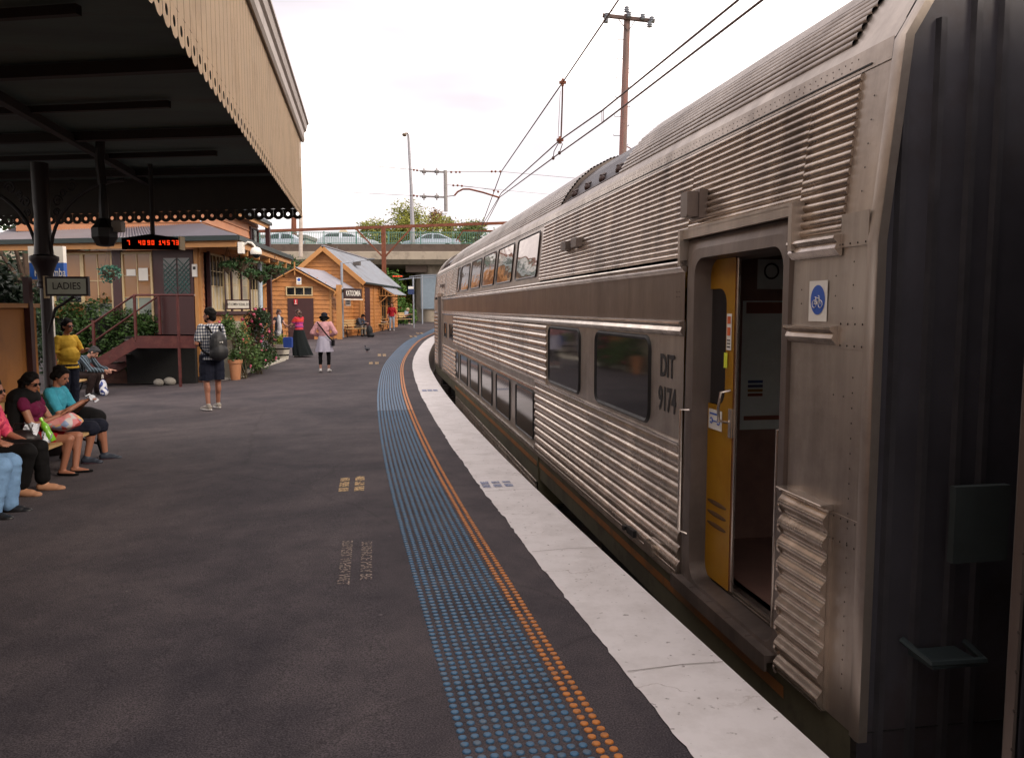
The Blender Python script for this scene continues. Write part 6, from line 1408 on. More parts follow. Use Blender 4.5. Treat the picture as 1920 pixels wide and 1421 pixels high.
# LADIES sign
t=signboard('ladies_sign','white LADIES sign in a dark frame projecting from the canopy post',Vector((at(127,537,9.5).x,9.5,at(127,537,9.5).z)),Vector((1,.06,0)),.49,.23,M('sign_frame_dark','1f1214',.5),M('sign_cream','a9b0a2',.6,var=.06),'LADIES',.115,NB,sx=.92,border=.025,th=.05)
bm=BM(); q=at(85,600,9.55)-t.location; q2=at(140,556,9.55)-t.location; tube(bm,[q+Vector((.03,0,-.15)),q.lerp(q2,.4)+Vector((-.02,0,.02)),q2],.018,6); obj('bracket',bm,CDARK,t,smooth='auto')
bm=BM(); box(bm,(-.27,-.03,-.14),(-.235,.03,.12)); obj('end_plate',bm,CREAM,t)
# LED departure display
c=at(287,455,10.0); t=thing('departure_display','hanging dark LED departure display with glowing red-orange characters','display',tuple(c))
bm=BM(); poly(bm,[(-.36,-.06,-.09),(.36,-.06,-.09),(.36,-.06,.05),(.0,-.06,.10),(-.36,-.06,.05)]); bmesh.ops.solidify(bm,geom=bm.faces[:],thickness=-.14); bx_=obj('housing',bm,M('display_housing','121514',.5),t)
bm=BM(); box(bm,(.345,-.07,-.09),(.362,.08,.07)); obj('side_cap',bm,CREAM,t)
bm=BM(); tube(bm,[(.0,0,.08),(0,0,.95)],.028,8); obj('hanger',bm,CDARK,t)
LED=M('led_red','ff4a18',.5,emit=('ff3a12',.75))
rn=random.Random(4); xs=[-.29,-.20+.05,-.16+.06,-.04,.01,.10,.145,.20,.26,.31]
FONT={'0':'111101101101111','1':'010110010010111','2':'111001111100111','4':'101101111001001','5':'111100111001111','3':'111001111001111','7':'111001001001001','9':'111101111001111'}
for i,(x,chh) in enumerate(zip(xs,'7409014573')):
    bm=BM(); pt=FONT[chh]
    for r_ in range(5):
        for c_ in range(3):
            if pt[r_*3+c_]=='1': box(bm,(x+c_*.0115,-.067,.012-r_*.0115),(x+c_*.0115+.009,-.0615,.021-r_*.0115))
    obj('led_character',bm,LED,bx_)
# lantern shaped loudspeaker hanging by the post
c=at(196,432,9.0); t=thing('hanging_lantern','dark octagonal lantern hanging under the canopy beside the display','lantern',tuple(c))
bm=BM(); lathe(bm,(0,0,0),[(.03,.55),(.05,.30),(.05,.13),(.07,.10),(.14,.02),(.14,-.08),(.09,-.17),(.03,-.18)],8); obj('body',bm,M('lantern_dark','110f10',.5,.2),t)
bm=BM(); tube(bm,[(0,0,.5),(-.02,0,.75),(0,0,.98)],.05,8); obj('hanger',bm,CDARK,t)
bm=BM(); box(bm,(.10,-.05,-.02),(.21,.05,.10)); bmesh.ops.bevel(bm,geom=bm.edges[:],offset=.015,segments=2); obj('side_cover',bm,M('cover_grey','7b756c',.5),t)
# blue and white station sign behind the post
c=at(62,490,13.5); t=thing('station_totem_sign','blue and white internally mounted station sign seen behind the canopy post','sign',(c.x,c.y,gz(c.x,c.y)))
z1=at(0,462,13.5).z-t.location.z; z0=at(0,524,13.5).z-t.location.z; zm=at(0,493,13.5).z-t.location.z
x0=at(31,0,13.5).x-c.x; x1=at(98,0,13.5).x-c.x
bm=BM(); box(bm,(x0,-.05,zm),(x1,.05,z1)); obj('white_panel',bm,WH,t); bm=BM(); box(bm,(x0+.01,-.05,z0),(x1,.05,zm)); bp_=obj('blue_panel',bm,M('sign_royal_blue','1c4f9e',.45),t)
text_mesh('lettering','Katoomba',.20,WH,bp_,basis(Vector(((x0+x1)/2+.06,-.056,(z0+zm)/2-.03)),Vector((1,0,0)),Vector((0,0,1)),Vector((0,-1,0))),ext=.001,sx=.62)
bm=BM(); tube(bm,[(at(64,0,13.5).x-c.x,0.08,0),(at(64,0,13.5).x-c.x,0.08,z1)],.025,8); obj('pole',bm,WH,t)
# ============================================================ PEOPLE
SKIN=M('skin','94634e',.55,var=.06,scale=5); SKIND=M('skin_tan','8f5a43',.55,var=.06,scale=5); SKINL=M('skin_light','a67a69',.55,var=.06,scale=5)
HAIRB=M('black_hair','0f0c0c',.8,var=.4,scale=30,spec=.15,bump=.6,bscale=60); HAIRG=M('grey_hair','3a3a3c',.85,var=.3,scale=30,spec=.15,bump=.6,bscale=60); HAIRR=M('brown_hair','40241c',.6,var=.3,scale=30); HAIRY=M('blond_hair','a89a7c',.6,var=.2,scale=30)
LIP=M('lip','7a3a34',.5); EYEM=M('eye_dark','15100e',.2)
def vox(name,bm,mat,parent,size=.009,smooth=4,cuts=(),fill=True,wr=0):
    bmesh.ops.recalc_face_normals(bm,faces=bm.faces)
    me=bpy.data.meshes.new(name); bm.to_mesh(me); bm.free(); o=bpy.data.objects.new(name,me); C.collection.objects.link(o)
    m=o.modifiers.new('r','REMESH'); m.mode='VOXEL'; m.voxel_size=size
    m=o.modifiers.new('s','SMOOTH'); m.factor=.5; m.iterations=smooth
    bpy.context.view_layer.update(); m2=bpy.data.meshes.new_from_object(o.evaluated_get(bpy.context.evaluated_depsgraph_get()))
    bpy.data.objects.remove(o); bpy.data.meshes.remove(me)
    if cuts:
        b=BM(); b.from_mesh(m2)
        for co,no in cuts:
            g=bmesh.ops.bisect_plane(b,geom=b.verts[:]+b.edges[:]+b.faces[:],plane_co=Vector(co),plane_no=Vector(no),clear_outer=True)
            if fill: bmesh.ops.holes_fill(b,edges=[e for e in b.edges if e.is_boundary],sides=0)
        b.to_mesh(m2); b.free()
    if wr:
        nn_=[v.normal.copy() for v in m2.vertices]; sd_=Vector((len(m2.vertices)%17,3,0))
        for v,q in zip(m2.vertices,nn_):
            c_=v.co; f=noise.noise(Vector((c_.x*9,c_.y*9,c_.z*16))+sd_)*.7+abs(noise.noise(Vector((c_.x*16,c_.y*16,c_.z*26))+sd_))*.5-.15
            v.co=c_+q*f*wr
    m2.name=name; m2.materials.clear(); m2.materials.append(mat); m2.polygons.foreach_set('use_smooth',[True]*len(m2.polygons))
    o=bpy.data.objects.new(name,m2); C.collection.objects.link(o); o.parent=parent; return o
def stand(**k):
    J=dict(pelvis=(0,0,.95),chest=(.0,0,1.27),neck=(0,0,1.45),head=(.03,0,1.60),hf=(1,0,0),
      shL=(0,.175,1.40),shR=(0,-.175,1.40),elL=(-.02,.24,1.12),elR=(-.02,-.24,1.12),wrL=(.06,.25,.87),wrR=(.06,-.25,.87),hdL=(.1,0,-1),hdR=(.1,0,-1),
      hipL=(0,.09,.90),hipR=(0,-.09,.90),knL=(.02,.10,.50),knR=(.02,-.10,.50),anL=(-.02,.11,.09),anR=(-.02,-.11,.09),ftL=(1,.15,0),ftR=(1,-.15,0))
    J.update(k); return J
def sit(h=.40,lean_=0.0,**k):
    a=R(lean_); ca,sa=math.cos(a),math.sin(a)
    def T(x,y,z): return (x*ca+z*sa,y,h+.09-x*sa+z*ca)
    J=dict(pelvis=(0,0,h+.09),chest=T(0,0,.30),neck=T(.01,0,.48),head=T(.05,0,.63),hf=(1,0,0),
      shL=T(0,.17,.44),shR=T(0,-.17,.44),elL=T(.06,.22,.19),elR=T(.06,-.22,.19),wrL=(.30,.12,h+.26),wrR=(.30,-.12,h+.26),hdL=(1,-.2,0),hdR=(1,.2,0),
      hipL=(.02,.09,h+.06),hipR=(.02,-.09,h+.06),knL=(.44,.12,h+.07),knR=(.44,-.12,h+.07),anL=(.42,.12,.08),anR=(.42,-.12,.08),ftL=(1,.1,0),ftR=(1,-.1,0))
    J.update(k); return J
def person(label,loc,rz,J,height=1.72,skin=SKIN,top=None,pants=None,hair=None,shoes=None,belly=0,fat=0,vs_=.009,skirt=None,beard=None,glasses=None,group=None,hat=None,hairlen=0,gender='m'):
    t=thing('person',label,'person',loc,rz,group); k=height/1.75; t.scale=(k,k,k)
    V={a:Vector(b) for a,b in J.items() if a!='curl'}
    hf=V['hf'].normalized(); hl=Vector((0,0,1)).cross(hf); hl=hl.normalized(); hu=hf.cross(hl).normalized(); HM=Matrix((hf,hl,hu)).transposed(); Hc=V['head']
    def hp(x,y,z): return Hc+HM@Vector((x,y,z))
    P,Cx,N_=V['pelvis'],V['chest'],V['neck']; td=(Cx-P).normalized(); tl=(V['shL']-V['shR']).normalized(); tf_=tl.cross(td).normalized(); TM=Matrix((tf_,tl,td)).transposed()
    def torso(bm,g,neckin=True):
        ell(bm,P+td*.00,(.115+g+fat,.155+g+fat,.12+g),TM,14,10); ell(bm,P.lerp(Cx,.5)+tf_*belly*.5,(.10+g+belly+fat,.135+g+belly*.5+fat,.15+g),TM,14,10)
        ell(bm,Cx+td*.02,(.105+g+fat*.7,.155+g+fat*.7,.16+g),TM,14,10)
        cap(bm,V['shL'].lerp(V['shR'],.12)-td*.02,V['shR'].lerp(V['shL'],.12)-td*.02,.062+g,.062+g); cap(bm,P.lerp(Cx,.1),Cx,.11+g,.11+g)
        if gender=='f':
            for s in (1,-1): ell(bm,Cx+tf_*.075+tl*s*.07+td*.01,(.055+g,.055+g,.055+g))
    def arm(bm,s,g,f=2.0):
        sh,el_,wr=V['sh'+s],V['el'+s],V['wr'+s]
        if f>0: cap(bm,sh,sh.lerp(el_,min(1,f)),.052+g,.052+g-.010*min(1,f))
        if f>1: cap(bm,el_,el_.lerp(wr,f-1),.042+g,.042+g-.012*(f-1))
    def leg(bm,s,g,f=2.0,gl=0):
        hp_,kn,an=V['hip'+s],V['kn'+s],V['an'+s]
        if f>0: cap(bm,hp_,hp_.lerp(kn,min(1,f)),.085+g+fat*.5,.085+g-.028*min(1,f)+gl*min(1,f))
        if f>1: 
            cap(bm,kn,kn.lerp(an,f-1),.057+g+gl,.057+g-.020*(f-1)+gl); 
            if f>=1.6 and gl==0: q=kn.lerp(an,.32); bk=(an-kn).cross(tl); ell(bm,q-(Vector((V['ft'+s].x,V['ft'+s].y,0)).normalized())*.018,(.05+g,.048+g,.10))
    bm=BM(); torso(bm,-.008)
    cap(bm,N_-td*.05,hp(-.02,0,-.06),.054,.050)
    ell(bm,hp(-.012,0,.035),(.096,.076,.092),HM,14,10); ell(bm,hp(.02,0,-.03),(.066,.058,.078),HM,12,9); ell(bm,hp(.048,0,-.072),(.034,.034,.032),HM,10,8)
    cap(bm,hp(.078,0,.012),hp(.104,0,-.022),.010,.015,8); ell(bm,hp(.068,0,.03),(.022,.05,.014),HM,10,6); ell(bm,hp(.072,0,-.052),(.018,.028,.012),HM,10,6)
    for s in (1,-1): ell(bm,hp(-.008,s*.076,-.003),(.02,.010,.032),HM,8,6); ell(bm,hp(.055,s*.034,-.015),(.02,.02,.018),HM,8,6)
    for s in 'LR':
        arm(bm,s,0); leg(bm,s,0)
        wr=V['wr'+s]; hd=V['hd'+s].normalized(); up=V.get('hu'+s,Vector((0,0,1))); sd=hd.cross(up)
        if sd.length<.2: sd=hd.cross(Vector((1,0,0)))
        sd.normalize(); nn=sd.cross(hd).normalized(); HMx=Matrix((hd,sd,nn)).transposed()
        ell(bm,wr+hd*.055,(.055,.042,.018),HMx,10,8)
        curl=J.get('curl',.5); sgn=1 if s=='L' else -1
        for i,(off,ln) in enumerate(((-.030,.062),(-.010,.074),(.010,.070),(.030,.054))):
            b0=wr+hd*.095+sd*off; b1=b0+(hd*(1-curl*.4)-nn*curl*.5+sd*off*4*(1-curl)).normalized()*ln*.55; b2=b1+(hd*(1-curl)-nn*curl).normalized()*ln*.5
            cap(bm,b0-hd*.02,b1,.0095,.0088,7); cap(bm,b1,b2,.0088,.0075,7)
        th=wr+hd*.035+sd*sgn*.03; t1=th+(hd*.7+sd*sgn*.7-nn*.2).normalized()*.038; cap(bm,th-sd*sgn*.01,t1,.013,.011,7); cap(bm,t1,t1+(hd*.9+sd*sgn*.15-nn*.3).normalized()*.03,.011,.009,7)
        an=V['an'+s]; fd=V['ft'+s].normalized(); cap(bm,an+Vector((0,0,-.03))-fd*.02,an+fd*.13+Vector((0,0,-.055)),.038,.026)
    body=vox('body',bm,skin,t,vs_,3)
    for s in (1,-1):
        bm=BM(); ell(bm,hp(.075,s*.032,.006),(.012,.014,.010),HM,8,6); obj('eye',bm,EYEM,body,smooth=True)
    bm=BM(); ell(bm,hp(.088,0,-.052),(.007,.022,.006),HM,8,6); obj('mouth',bm,LIP,body,smooth=True)
    if pants:
        bm=BM(); ell(bm,P,(.118+pants.get('g',.016)+fat,.158+pants.get('g',.016)+fat,.115),TM,14,10); g=pants.get('g',.016)
        for s in 'LR': leg(bm,s,g,pants['f'],pants.get('gl',0))
        cap(bm,V['hipL'],V['hipR'],.088+g,.088+g)
        seated=V['hipL'].z-V['knL'].z<.2; pc=[] if seated else [(tuple(P+td*(.0 if top and top.get('long') else .08)),tuple(td))]
        if not seated and pants['f']<=1.3: pc.append(((0,0,V['knL'].z+(V['hipL'].z-V['knL'].z)*(1-pants['f'])+.01),(0,0,-1)))
        vox(pants.get('name','trousers'),bm,pants['m'],t,max(.012,vs_),3,pc,wr=.012)
    if top:
        bm=BM(); g=top.get('g',.014); torso(bm,g)
        for s in 'LR': arm(bm,s,g,top['f'])
        if top.get('long'): ell(bm,P-td*.07,(.135+fat+g,.17+fat+g,.12),TM,14,10)
        cap(bm,N_-td*.03,N_+td*.0,.062,.058)
        vox(top.get('name','shirt'),bm,top['m'],t,max(.011,vs_),3,[(tuple(P-td*top.get('hem',.06)),tuple(-td)),(tuple(N_+td*.02),tuple(td))],wr=.013)
    if skirt:
        z0,z1,r0,r1=skirt['z0'],skirt['z1'],skirt['r0'],skirt['r1']; bm=BM(); rings=[]; nn_=48
        for i in range(12):
            u=i/11; z=z0+(z1-z0)*u; r_=r0+(r1-r0)*u**skirt.get('p',.8); sw=skirt.get('sway',(0,0))
            rings.append([bm.verts.new((P.x*0+sw[0]*u*u+r_*.86*math.cos(2*math.pi*q/nn_)*(1+.07*u*math.sin(q*1.2+z*2)),sw[1]*u*u+r_*math.sin(2*math.pi*q/nn_)*(1+.07*u*math.sin(q*1.7)),z)) for q in range(nn_)])
        for a,b in zip(rings,rings[1:]):
            for q in range(nn_): bm.faces.new((a[q],a[(q+1)%nn_],b[(q+1)%nn_],b[q]))
        bm.faces.new(rings[0])
        obj('skirt',bm,skirt['m'],t,smooth='auto')
    if shoes:
        for s in 'LR':
            an=V['an'+s]; fd=V['ft'+s].normalized(); gzv=an.z-.09; bm=BM()
            cap(bm,an-fd*.03+Vector((0,0,-.035)),an+fd*.10+Vector((0,0,-.05)),.046,.042); ell(bm,an+fd*.14+Vector((0,0,-.058)),(.06,.042,.030),Matrix((fd,Vector((0,0,1)).cross(fd),Vector((0,0,1)))).transposed())
            if shoes.get('high',1): cap(bm,an+Vector((0,0,-.03)),an+Vector((0,0,.01)),.043,.040)
            cuts=[((0,0,gzv),(0,0,-1))]
            if not shoes.get('high',1): cuts.append((tuple(an+Vector((0,0,-.045))),(0,0,1)))
            so_=vox('shoe',bm,shoes['m'],t,.010,2,cuts)
            if shoes.get('sole'):
                bm=BM(); FM=Matrix((fd,Vector((0,0,1)).cross(fd),Vector((0,0,1)))).transposed(); ell(bm,an+fd*.055+Vector((0,0,-.072)),(.145,.052,.020),FM,16,8); obj('sole',bm,shoes['sole'],so_,smooth=True)
    if hair:
        bm=BM(); ell(bm,hp(-.014,0,.050),(.104,.087,.097),HM,16,12); ell(bm,hp(-.05,0,.0),(.070,.078,.085),HM,14,10)
        if hairlen>0:
            bk=hp(-.075,0,-.02); cap(bm,bk,bk+Vector((0,0,-hairlen))-hf*.02,.075,.05); 
            for s in (1,-1): cap(bm,hp(-.03,s*.07,.0),hp(-.04,s*.08,-hairlen*.75),.035,.03)
        if hairlen<0: # bun or volume
            ell(bm,hp(-.05,0,.02),(.11,.105,.115),HM,14,10)
        for v in bm.verts: v.co+=Vector((noise.noise(v.co*40),noise.noise(v.co*40+Vector((5,5,5))),noise.noise(v.co*40+Vector((9,1,4)))))*.006
        vox('hair',bm,hair,t,.009,1,[(tuple(hp(.052,0,.045)),tuple((HM@Vector((1,0,-.7))).normalized()))],wr=.03)
    if beard:
        bm=BM(); ell(bm,hp(.048,0,-.078),(.042,.046,.042),HM,12,8); ell(bm,hp(.01,0,-.05),(.045,.064,.035),HM,12,8); vox('beard',bm,beard,t,.009,2)
    if glasses:
        bm=BM()
        for s in (1,-1):
            ell(bm,hp(.086,s*.033,.008),(.007,.030,.021),HM,10,8)
            beam(bm,hp(.085,s*.06,.012),hp(0,s*.080,.012),.005,.008)
        beam(bm,hp(.088,.03,.012),hp(.088,-.03,.012),.005,.006); obj('glasses',bm,glasses,t)
    if hat:
        bm=BM(); lathe(bm,(0,0,0),[(.088,-.01),(.092,.03),(.085,.085),(.05,.105),(.005,.11)],16)
        if hat.get('brim'): lathe(bm,(0,0,0),[(.088,.0),(.15,-.045),(.152,-.05),(.088,-.012)],16)
        bm.transform(Matrix.Translation(hp(-.012,0,.05))@HM.to_4x4()); obj('hat',bm,hat['m'],t,smooth='auto')
    return t
def plaid(name,c0,c1,c2,freq,vert=False,rot=(0,0,0)):
    m,b,n,l=node_mat(name); tc=n('ShaderNodeTexCoord'); mp=n('ShaderNodeMapping'); mp.inputs['Rotation'].default_value=rot; l(tc.outputs['Object'],mp.inputs[0]); sx=n('ShaderNodeSeparateXYZ'); l(mp.outputs[0],sx.inputs[0]); outs=[]
    s=n('ShaderNodeMath'); s.operation='ADD'; l(sx.outputs[0],s.inputs[0]); l(sx.outputs[1],s.inputs[1])
    for src in (s.outputs[0],sx.outputs[2]):
        a=n('ShaderNodeMath'); a.operation='MULTIPLY'; a.inputs[1].default_value=freq; l(src,a.inputs[0]); f=n('ShaderNodeMath'); f.operation='FRACT'; l(a.outputs[0],f.inputs[0]); g=n('ShaderNodeMath'); g.operation='GREATER_THAN'; g.inputs[1].default_value=.5 if not vert else .78; l(f.outputs[0],g.inputs[0]); outs.append(g.outputs[0])
    m1=n('ShaderNodeMix'); m1.data_type='RGBA'; m1.inputs[6].default_value=srgb(c0)+(1,); m1.inputs[7].default_value=srgb(c1)+(1,); l(outs[0],m1.inputs[0])
    if not vert:
        m2=n('ShaderNodeMix'); m2.data_type='RGBA'; m2.inputs[6].default_value=srgb(c1)+(1,); m2.inputs[7].default_value=srgb(c2)+(1,); l(outs[0],m2.inputs[0])
        m3=n('ShaderNodeMix'); m3.data_type='RGBA'; l(outs[1],m3.inputs[0]); l(m1.outputs[2],m3.inputs[6]); l(m2.outputs[2],m3.inputs[7]); l(m3.outputs[2],b.inputs['Base Color'])
    else: l(m1.outputs[2],b.inputs['Base Color'])
    b.inputs['Roughness'].default_value=.85; return m
def bands(name,cols,z0,z1,patch=False):
    m,b,n,l=node_mat(name); tc=n('ShaderNodeTexCoord'); r=n('ShaderNodeValToRGB'); r.color_ramp.interpolation='CONSTANT'
    if patch:
        v=n('ShaderNodeTexVoronoi'); v.inputs['Scale'].default_value=patch; l(tc.outputs['Object'],v.inputs['Vector']); s=n('ShaderNodeSeparateXYZ'); l(v.outputs['Color'],s.inputs[0]); l(s.outputs[0],r.inputs[0])
    else:
        s=n('ShaderNodeSeparateXYZ'); l(tc.outputs['Object'],s.inputs[0]); mr=n('ShaderNodeMapRange'); mr.inputs[1].default_value=z0; mr.inputs[2].default_value=z1; l(s.outputs[2],mr.inputs[0]); l(mr.outputs[0],r.inputs[0]); r.color_ramp.interpolation='LINEAR'
    el_=r.color_ramp.elements
    while len(el_)<len(cols): el_.new(.5)
    for i,c in enumerate(cols): el_[i].position=i/len(cols); el_[i].color=srgb(c)+(1,)
    l(r.outputs[0],b.inputs['Base Color']); b.inputs['Roughness'].default_value=.85; return m
def cloth(name,c,**k): return M(name,c,.85,var=k.pop('var',.12),scale=14,bump=.25,bscale=18,spec=.2,**k)
BLK=cloth('black_cloth','0c0b0d'); NAVY=cloth('navy_cloth','171a28'); DSHO=M('dark_shoe','16161a',.5); WSHO=M('white_shoe','c9c6c2',.5)
SRZ=math.atan2(sf.y,sf.x)
def on_bench(y_,back=.24): 
    u=(y_-s0.y)/sdir.y; q=s0+sdir*u-sf*back; return (q.x,q.y,gz(q.x,q.y))
# man with the backpack
PL=plaid('blue_plaid','1c2438','6f7480','c3c2c0',19)
g=gp(400,768); bpz=R(140)
man=person('bearded man in a plaid shirt and dark shorts standing alone, wearing a black backpack',(g.x,g.y,g.z),bpz,stand(hf=(.82,.55,.03),elL=(.03,.25,1.14),elR=(.03,-.25,1.14),wrL=(.22,.14,1.10),wrR=(.22,-.12,1.10),hdL=(.8,-.5,.1),hdR=(.8,.5,.1),knR=(.03,-.12,.50),anR=(.10,-.15,.09),anL=(-.06,.12,.09),pelvis=(-.01,0,.95)),1.76,SKIN,
  top=dict(m=PL,f=.72,g=.022,hem=.09,long=1),pants=dict(m=NAVY,f=1.0,g=.035,gl=.03,name='shorts'),hair=HAIRB,shoes=dict(m=M('grey_trainer','8d857c',.6,var=.3,scale=20),sole=WSHO),beard=HAIRB,fat=.018,belly=.02,vs_=.010)
def place(o,anchor,rz,off):
    m=Matrix.Rotation(rz,3,'Z'); q=Vector(anchor)+m@Vector(off); o.location=q; o.rotation_euler=(0,0,rz); return o
t=thing('backpack','black backpack worn by the bearded man','backpack',(0,0,0)); place(t,g,bpz,(-.21,0,1.02))
bm=BM(); ell(bm,(-.03,0,.10),(.11,.155,.24)); ell(bm,(-.07,0,-.02),(.11,.15,.14)); ell(bm,(-.03,0,-.05),(.10,.17,.12)); box(bm,(-.10,-.12,-.12),(.06,.12,.2)); vox('pack',bm,M('backpack_black','15161a',.6,var=.3,scale=6,bump=.3,bscale=12),t,.012,5)
for s in (1,-1):
    bm=BM(); tube(bm,[(.02,s*.09,.30),(.10,s*.11,.41),(.22,s*.13,.40),(.32,s*.14,.28),(.30,s*.17,.10),(.16,s*.17,-.02),(.02,s*.13,-.06)],.018,6); obj('strap',bm,BLK,t,smooth='auto')
bm=BM(); box(bm,(-.155,-.012,.14),(-.145,.012,.165)); box(bm,(-.155,.03,.145),(-.145,.05,.16)); obj('buckle',bm,WSHO,t)
# yellow polo man
q=at(122,592,13.2); py=(q.x,13.2,gz(q.x,13.2))
person('heavyset man in a yellow polo shirt and glasses standing by the canopy post',py,R(-18),stand(hf=(1,.05,0),elR=(-.03,-.24,1.13),wrR=(.02,-.26,.90),elL=(.06,.27,1.16),wrL=(.27,.16,1.19),hdL=(.6,-.5,.3),head=(.04,0,1.60)),1.66,SKIND,top=dict(m=cloth('yellow_polo','c09a35',var=.08),f=.8,g=.010,hem=.07,long=1),pants=dict(m=NAVY,f=1.95,g=.022,gl=.01),hair=HAIRB,shoes=dict(m=DSHO),belly=.055,fat=.022,glasses=M('glasses_wire','1a1718',.3,.4),vs_=.010)
# striped man leaning forward
STR=plaid('dark_striped_shirt','1d2a33','6f8190','6f8190',15,True,(0,R(35),0))
q=(-9.33,17.0); smz=R(3)
person('grey-haired man in a dark striped shirt sitting hunched with hands stretched out',(q[0],q[1],gz(*q)),smz,sit(.38,38,hf=(.75,0,-.65),elL=(.44,.20,.60),elR=(.42,-.20,.58),wrL=(.66,.12,.56),wrR=(.66,-.10,.55),hdL=(1,.05,-.12),hdR=(1,0,-.18),huR=(0,1,.3),curl=.15,knR=(.46,-.14,.46),anR=(.34,-.14,.09),anL=(.40,.12,.09)),1.74,SKINL,top=dict(m=STR,f=1.9,g=.020),pants=dict(m=cloth('dark_brown_trousers','241a1a'),f=1.95,g=.022,gl=.008),hair=HAIRG,shoes=dict(m=DSHO))
t=thing('carrier_bag','white and blue striped plastic bag standing at the feet of the hunched man','bag',(-8.68,16.9,gz(-8.7,16.9))); bm=BM(); ell(bm,(0,0,.17),(.07,.11,.18)); ell(bm,(.02,0,.08),(.08,.11,.09)); vox('bag',bm,bands('bag_stripes',['c0c3cc','3b4a86','c5c8d2','b0b4c2','2b3566','c9ccd4'],0,.4,patch=14),t,.012,3)
bm=BM(); tube(bm,[(0,-.03,.36),(0,-.02,.45),(0,.02,.45),(0,.03,.36)],.006,5); obj('handle',bm,WSHO,t)
# bench passengers
DT=bands('floral_bag',['c98a86','b04a48','cfa36a','7f8fb0','c47a80','b9b3b4'],0,1,patch=16)
b=on_bench(7.50,.36); person('seated woman in a bright pink top and black trousers, cut by the left edge',b,SRZ,sit(.38,4,head=(.10,0,1.02),hf=(1,.1,-.05),shR=(.02,-.16,.83),shL=(.02,.16,.83),neck=(.04,0,.88),chest=(.0,0,.70),elL=(.10,.22,.58),elR=(.10,-.22,.60),wrR=(.34,-.12,.50),wrL=(.34,.12,.50),anL=(.46,.14,.09),anR=(.36,-.10,.09),hdR=(1,.2,-.3)),1.70,SKIN,top=dict(m=bands('pink_top',['b0305a','d04a68','a8284c','d85a6a','c2385c','b02a50'],0,1,patch=22),f=.9,g=.02),pants=dict(m=BLK,f=1.85,g=.022,gl=.012),hair=HAIRB,shoes=dict(m=M('tan_shoe','a5785c',.6)),glasses=BLK,gender='f',fat=.012)
b=on_bench(6.72); person('passenger in light blue jeans, only a knee showing at the left edge',b,SRZ-.1,sit(.38,0,knL=(.46,.10,.46),knR=(.50,-.10,.46)),1.70,SKIN,top=dict(m=cloth('grey_top','5a5a60'),f=1.9,g=.02),pants=dict(m=cloth('light_jeans','6f90b5'),f=1.95,g=.025,gl=.015),hair=HAIRR,shoes=dict(m=DSHO),gender='f')
b=on_bench(8.42,.34); person('seated woman with black curly hair, sunglasses, maroon top and red shorts',b,SRZ,sit(.38,-6,hf=(1,-.12,-.25),elR=(.08,-.22,.62),elL=(.10,.22,.62),wrR=(.31,-.06,.72),wrL=(.31,.07,.73),hdR=(.6,.4,.5),hdL=(.6,-.4,.5),anL=(.42,.05,.09),anR=(.34,-.10,.09),ftR=(1,-.2,0)),1.56,SKIN,top=dict(m=cloth('maroon_top','5c1638'),f=.25,g=.016),pants=dict(m=cloth('red_shorts','8a1420'),f=.55,g=.02,name='shorts'),hair=HAIRB,hairlen=.12,glasses=BLK,shoes=dict(m=BLK,high=0),gender='f')
b2=b; t=thing('scarf','black scarf over the shoulders of the woman in sunglasses','scarf',(0,0,0)); place(t,b2,SRZ,(-.09,0,.80)); bm=BM(); ell(bm,(0,0,.03),(.15,.22,.12)); cap(bm,(-.05,.10,-.05),(-.08,.08,-.28),.11,.12); cap(bm,(-.03,-.12,-.03),(-.06,-.13,-.26),.10,.10); vox('cloth',bm,BLK,t,.012,5)
t=thing('lap_bag','pink floral plastic bag on the lap of the woman in sunglasses','bag',(0,0,0)); place(t,b2,SRZ,(.27,.02,.53)); bm=BM(); ell(bm,(0,0,.03),(.20,.17,.085)); ell(bm,(.08,.0,.06),(.10,.12,.07)); 
for v in bm.verts: v.co*=1+.16*noise.noise(v.co*11)
vox('bag',bm,DT,t,.011,3)
t=thing('drink_bottle','lime green plastic drink bottle lying on the bench by the sunglasses woman','bottle',(0,0,0)); place(t,on_bench(8.1,.08),SRZ,(.02,0,.50)); bm=BM(); lathe(bm,(0,0,0),[(.030,-.10),(.036,-.09),(.036,-.02),(.031,.01),(.036,.04),(.034,.08),(.014,.12),(.014,.14)],16); bm.transform(Matrix.Rotation(R(-24),4,'Y')); obj('bottle',bm,M('lime_plastic','6fae2c',.25,var=.05),t,smooth='auto'); bm=BM(); lathe(bm,(0,0,0),[(.017,.135),(.017,.165)],12); bm.transform(Matrix.Rotation(R(-24),4,'Y')); obj('cap',bm,M('lime_cap','8fd03c',.3),t)
for i,(yy,dx,zz,sz,lab) in enumerate(((7.98,.05,.56,.10,'crumpled white paper wrapper on a dark bag beside the green bottle'),(8.06,.16,.46,.08,'second crumpled white tissue lying lower on the bench'))):
    t=thing('paper_wrapper',lab,'wrapper',(0,0,0)); place(t,on_bench(yy,.22),SRZ,(dx,0,zz)); bm=BM(); bmesh.ops.create_grid(bm,x_segments=6,y_segments=6,size=sz*.7)
    for v in bm.verts: v.co.z+=.05*noise.noise(v.co*25+Vector((i,0,0)))
    bm.transform(Matrix.Rotation(R(50),4,'X')); obj('paper',bm,M('paper_white','c8ccd6',.7),t)
t=thing('handbag','dark handbag on the bench between the pink woman and the sunglasses woman','bag',(0,0,0)); place(t,on_bench(7.98,.24),SRZ,(0,0,.46)); bm=BM(); ell(bm,(0,0,0),(.16,.12,.10)); box(bm,(-.12,-.08,-.09),(.12,.08,.03)); vox('bag',bm,M('dark_leather','1c1214',.5,var=.3),t,.012,4)
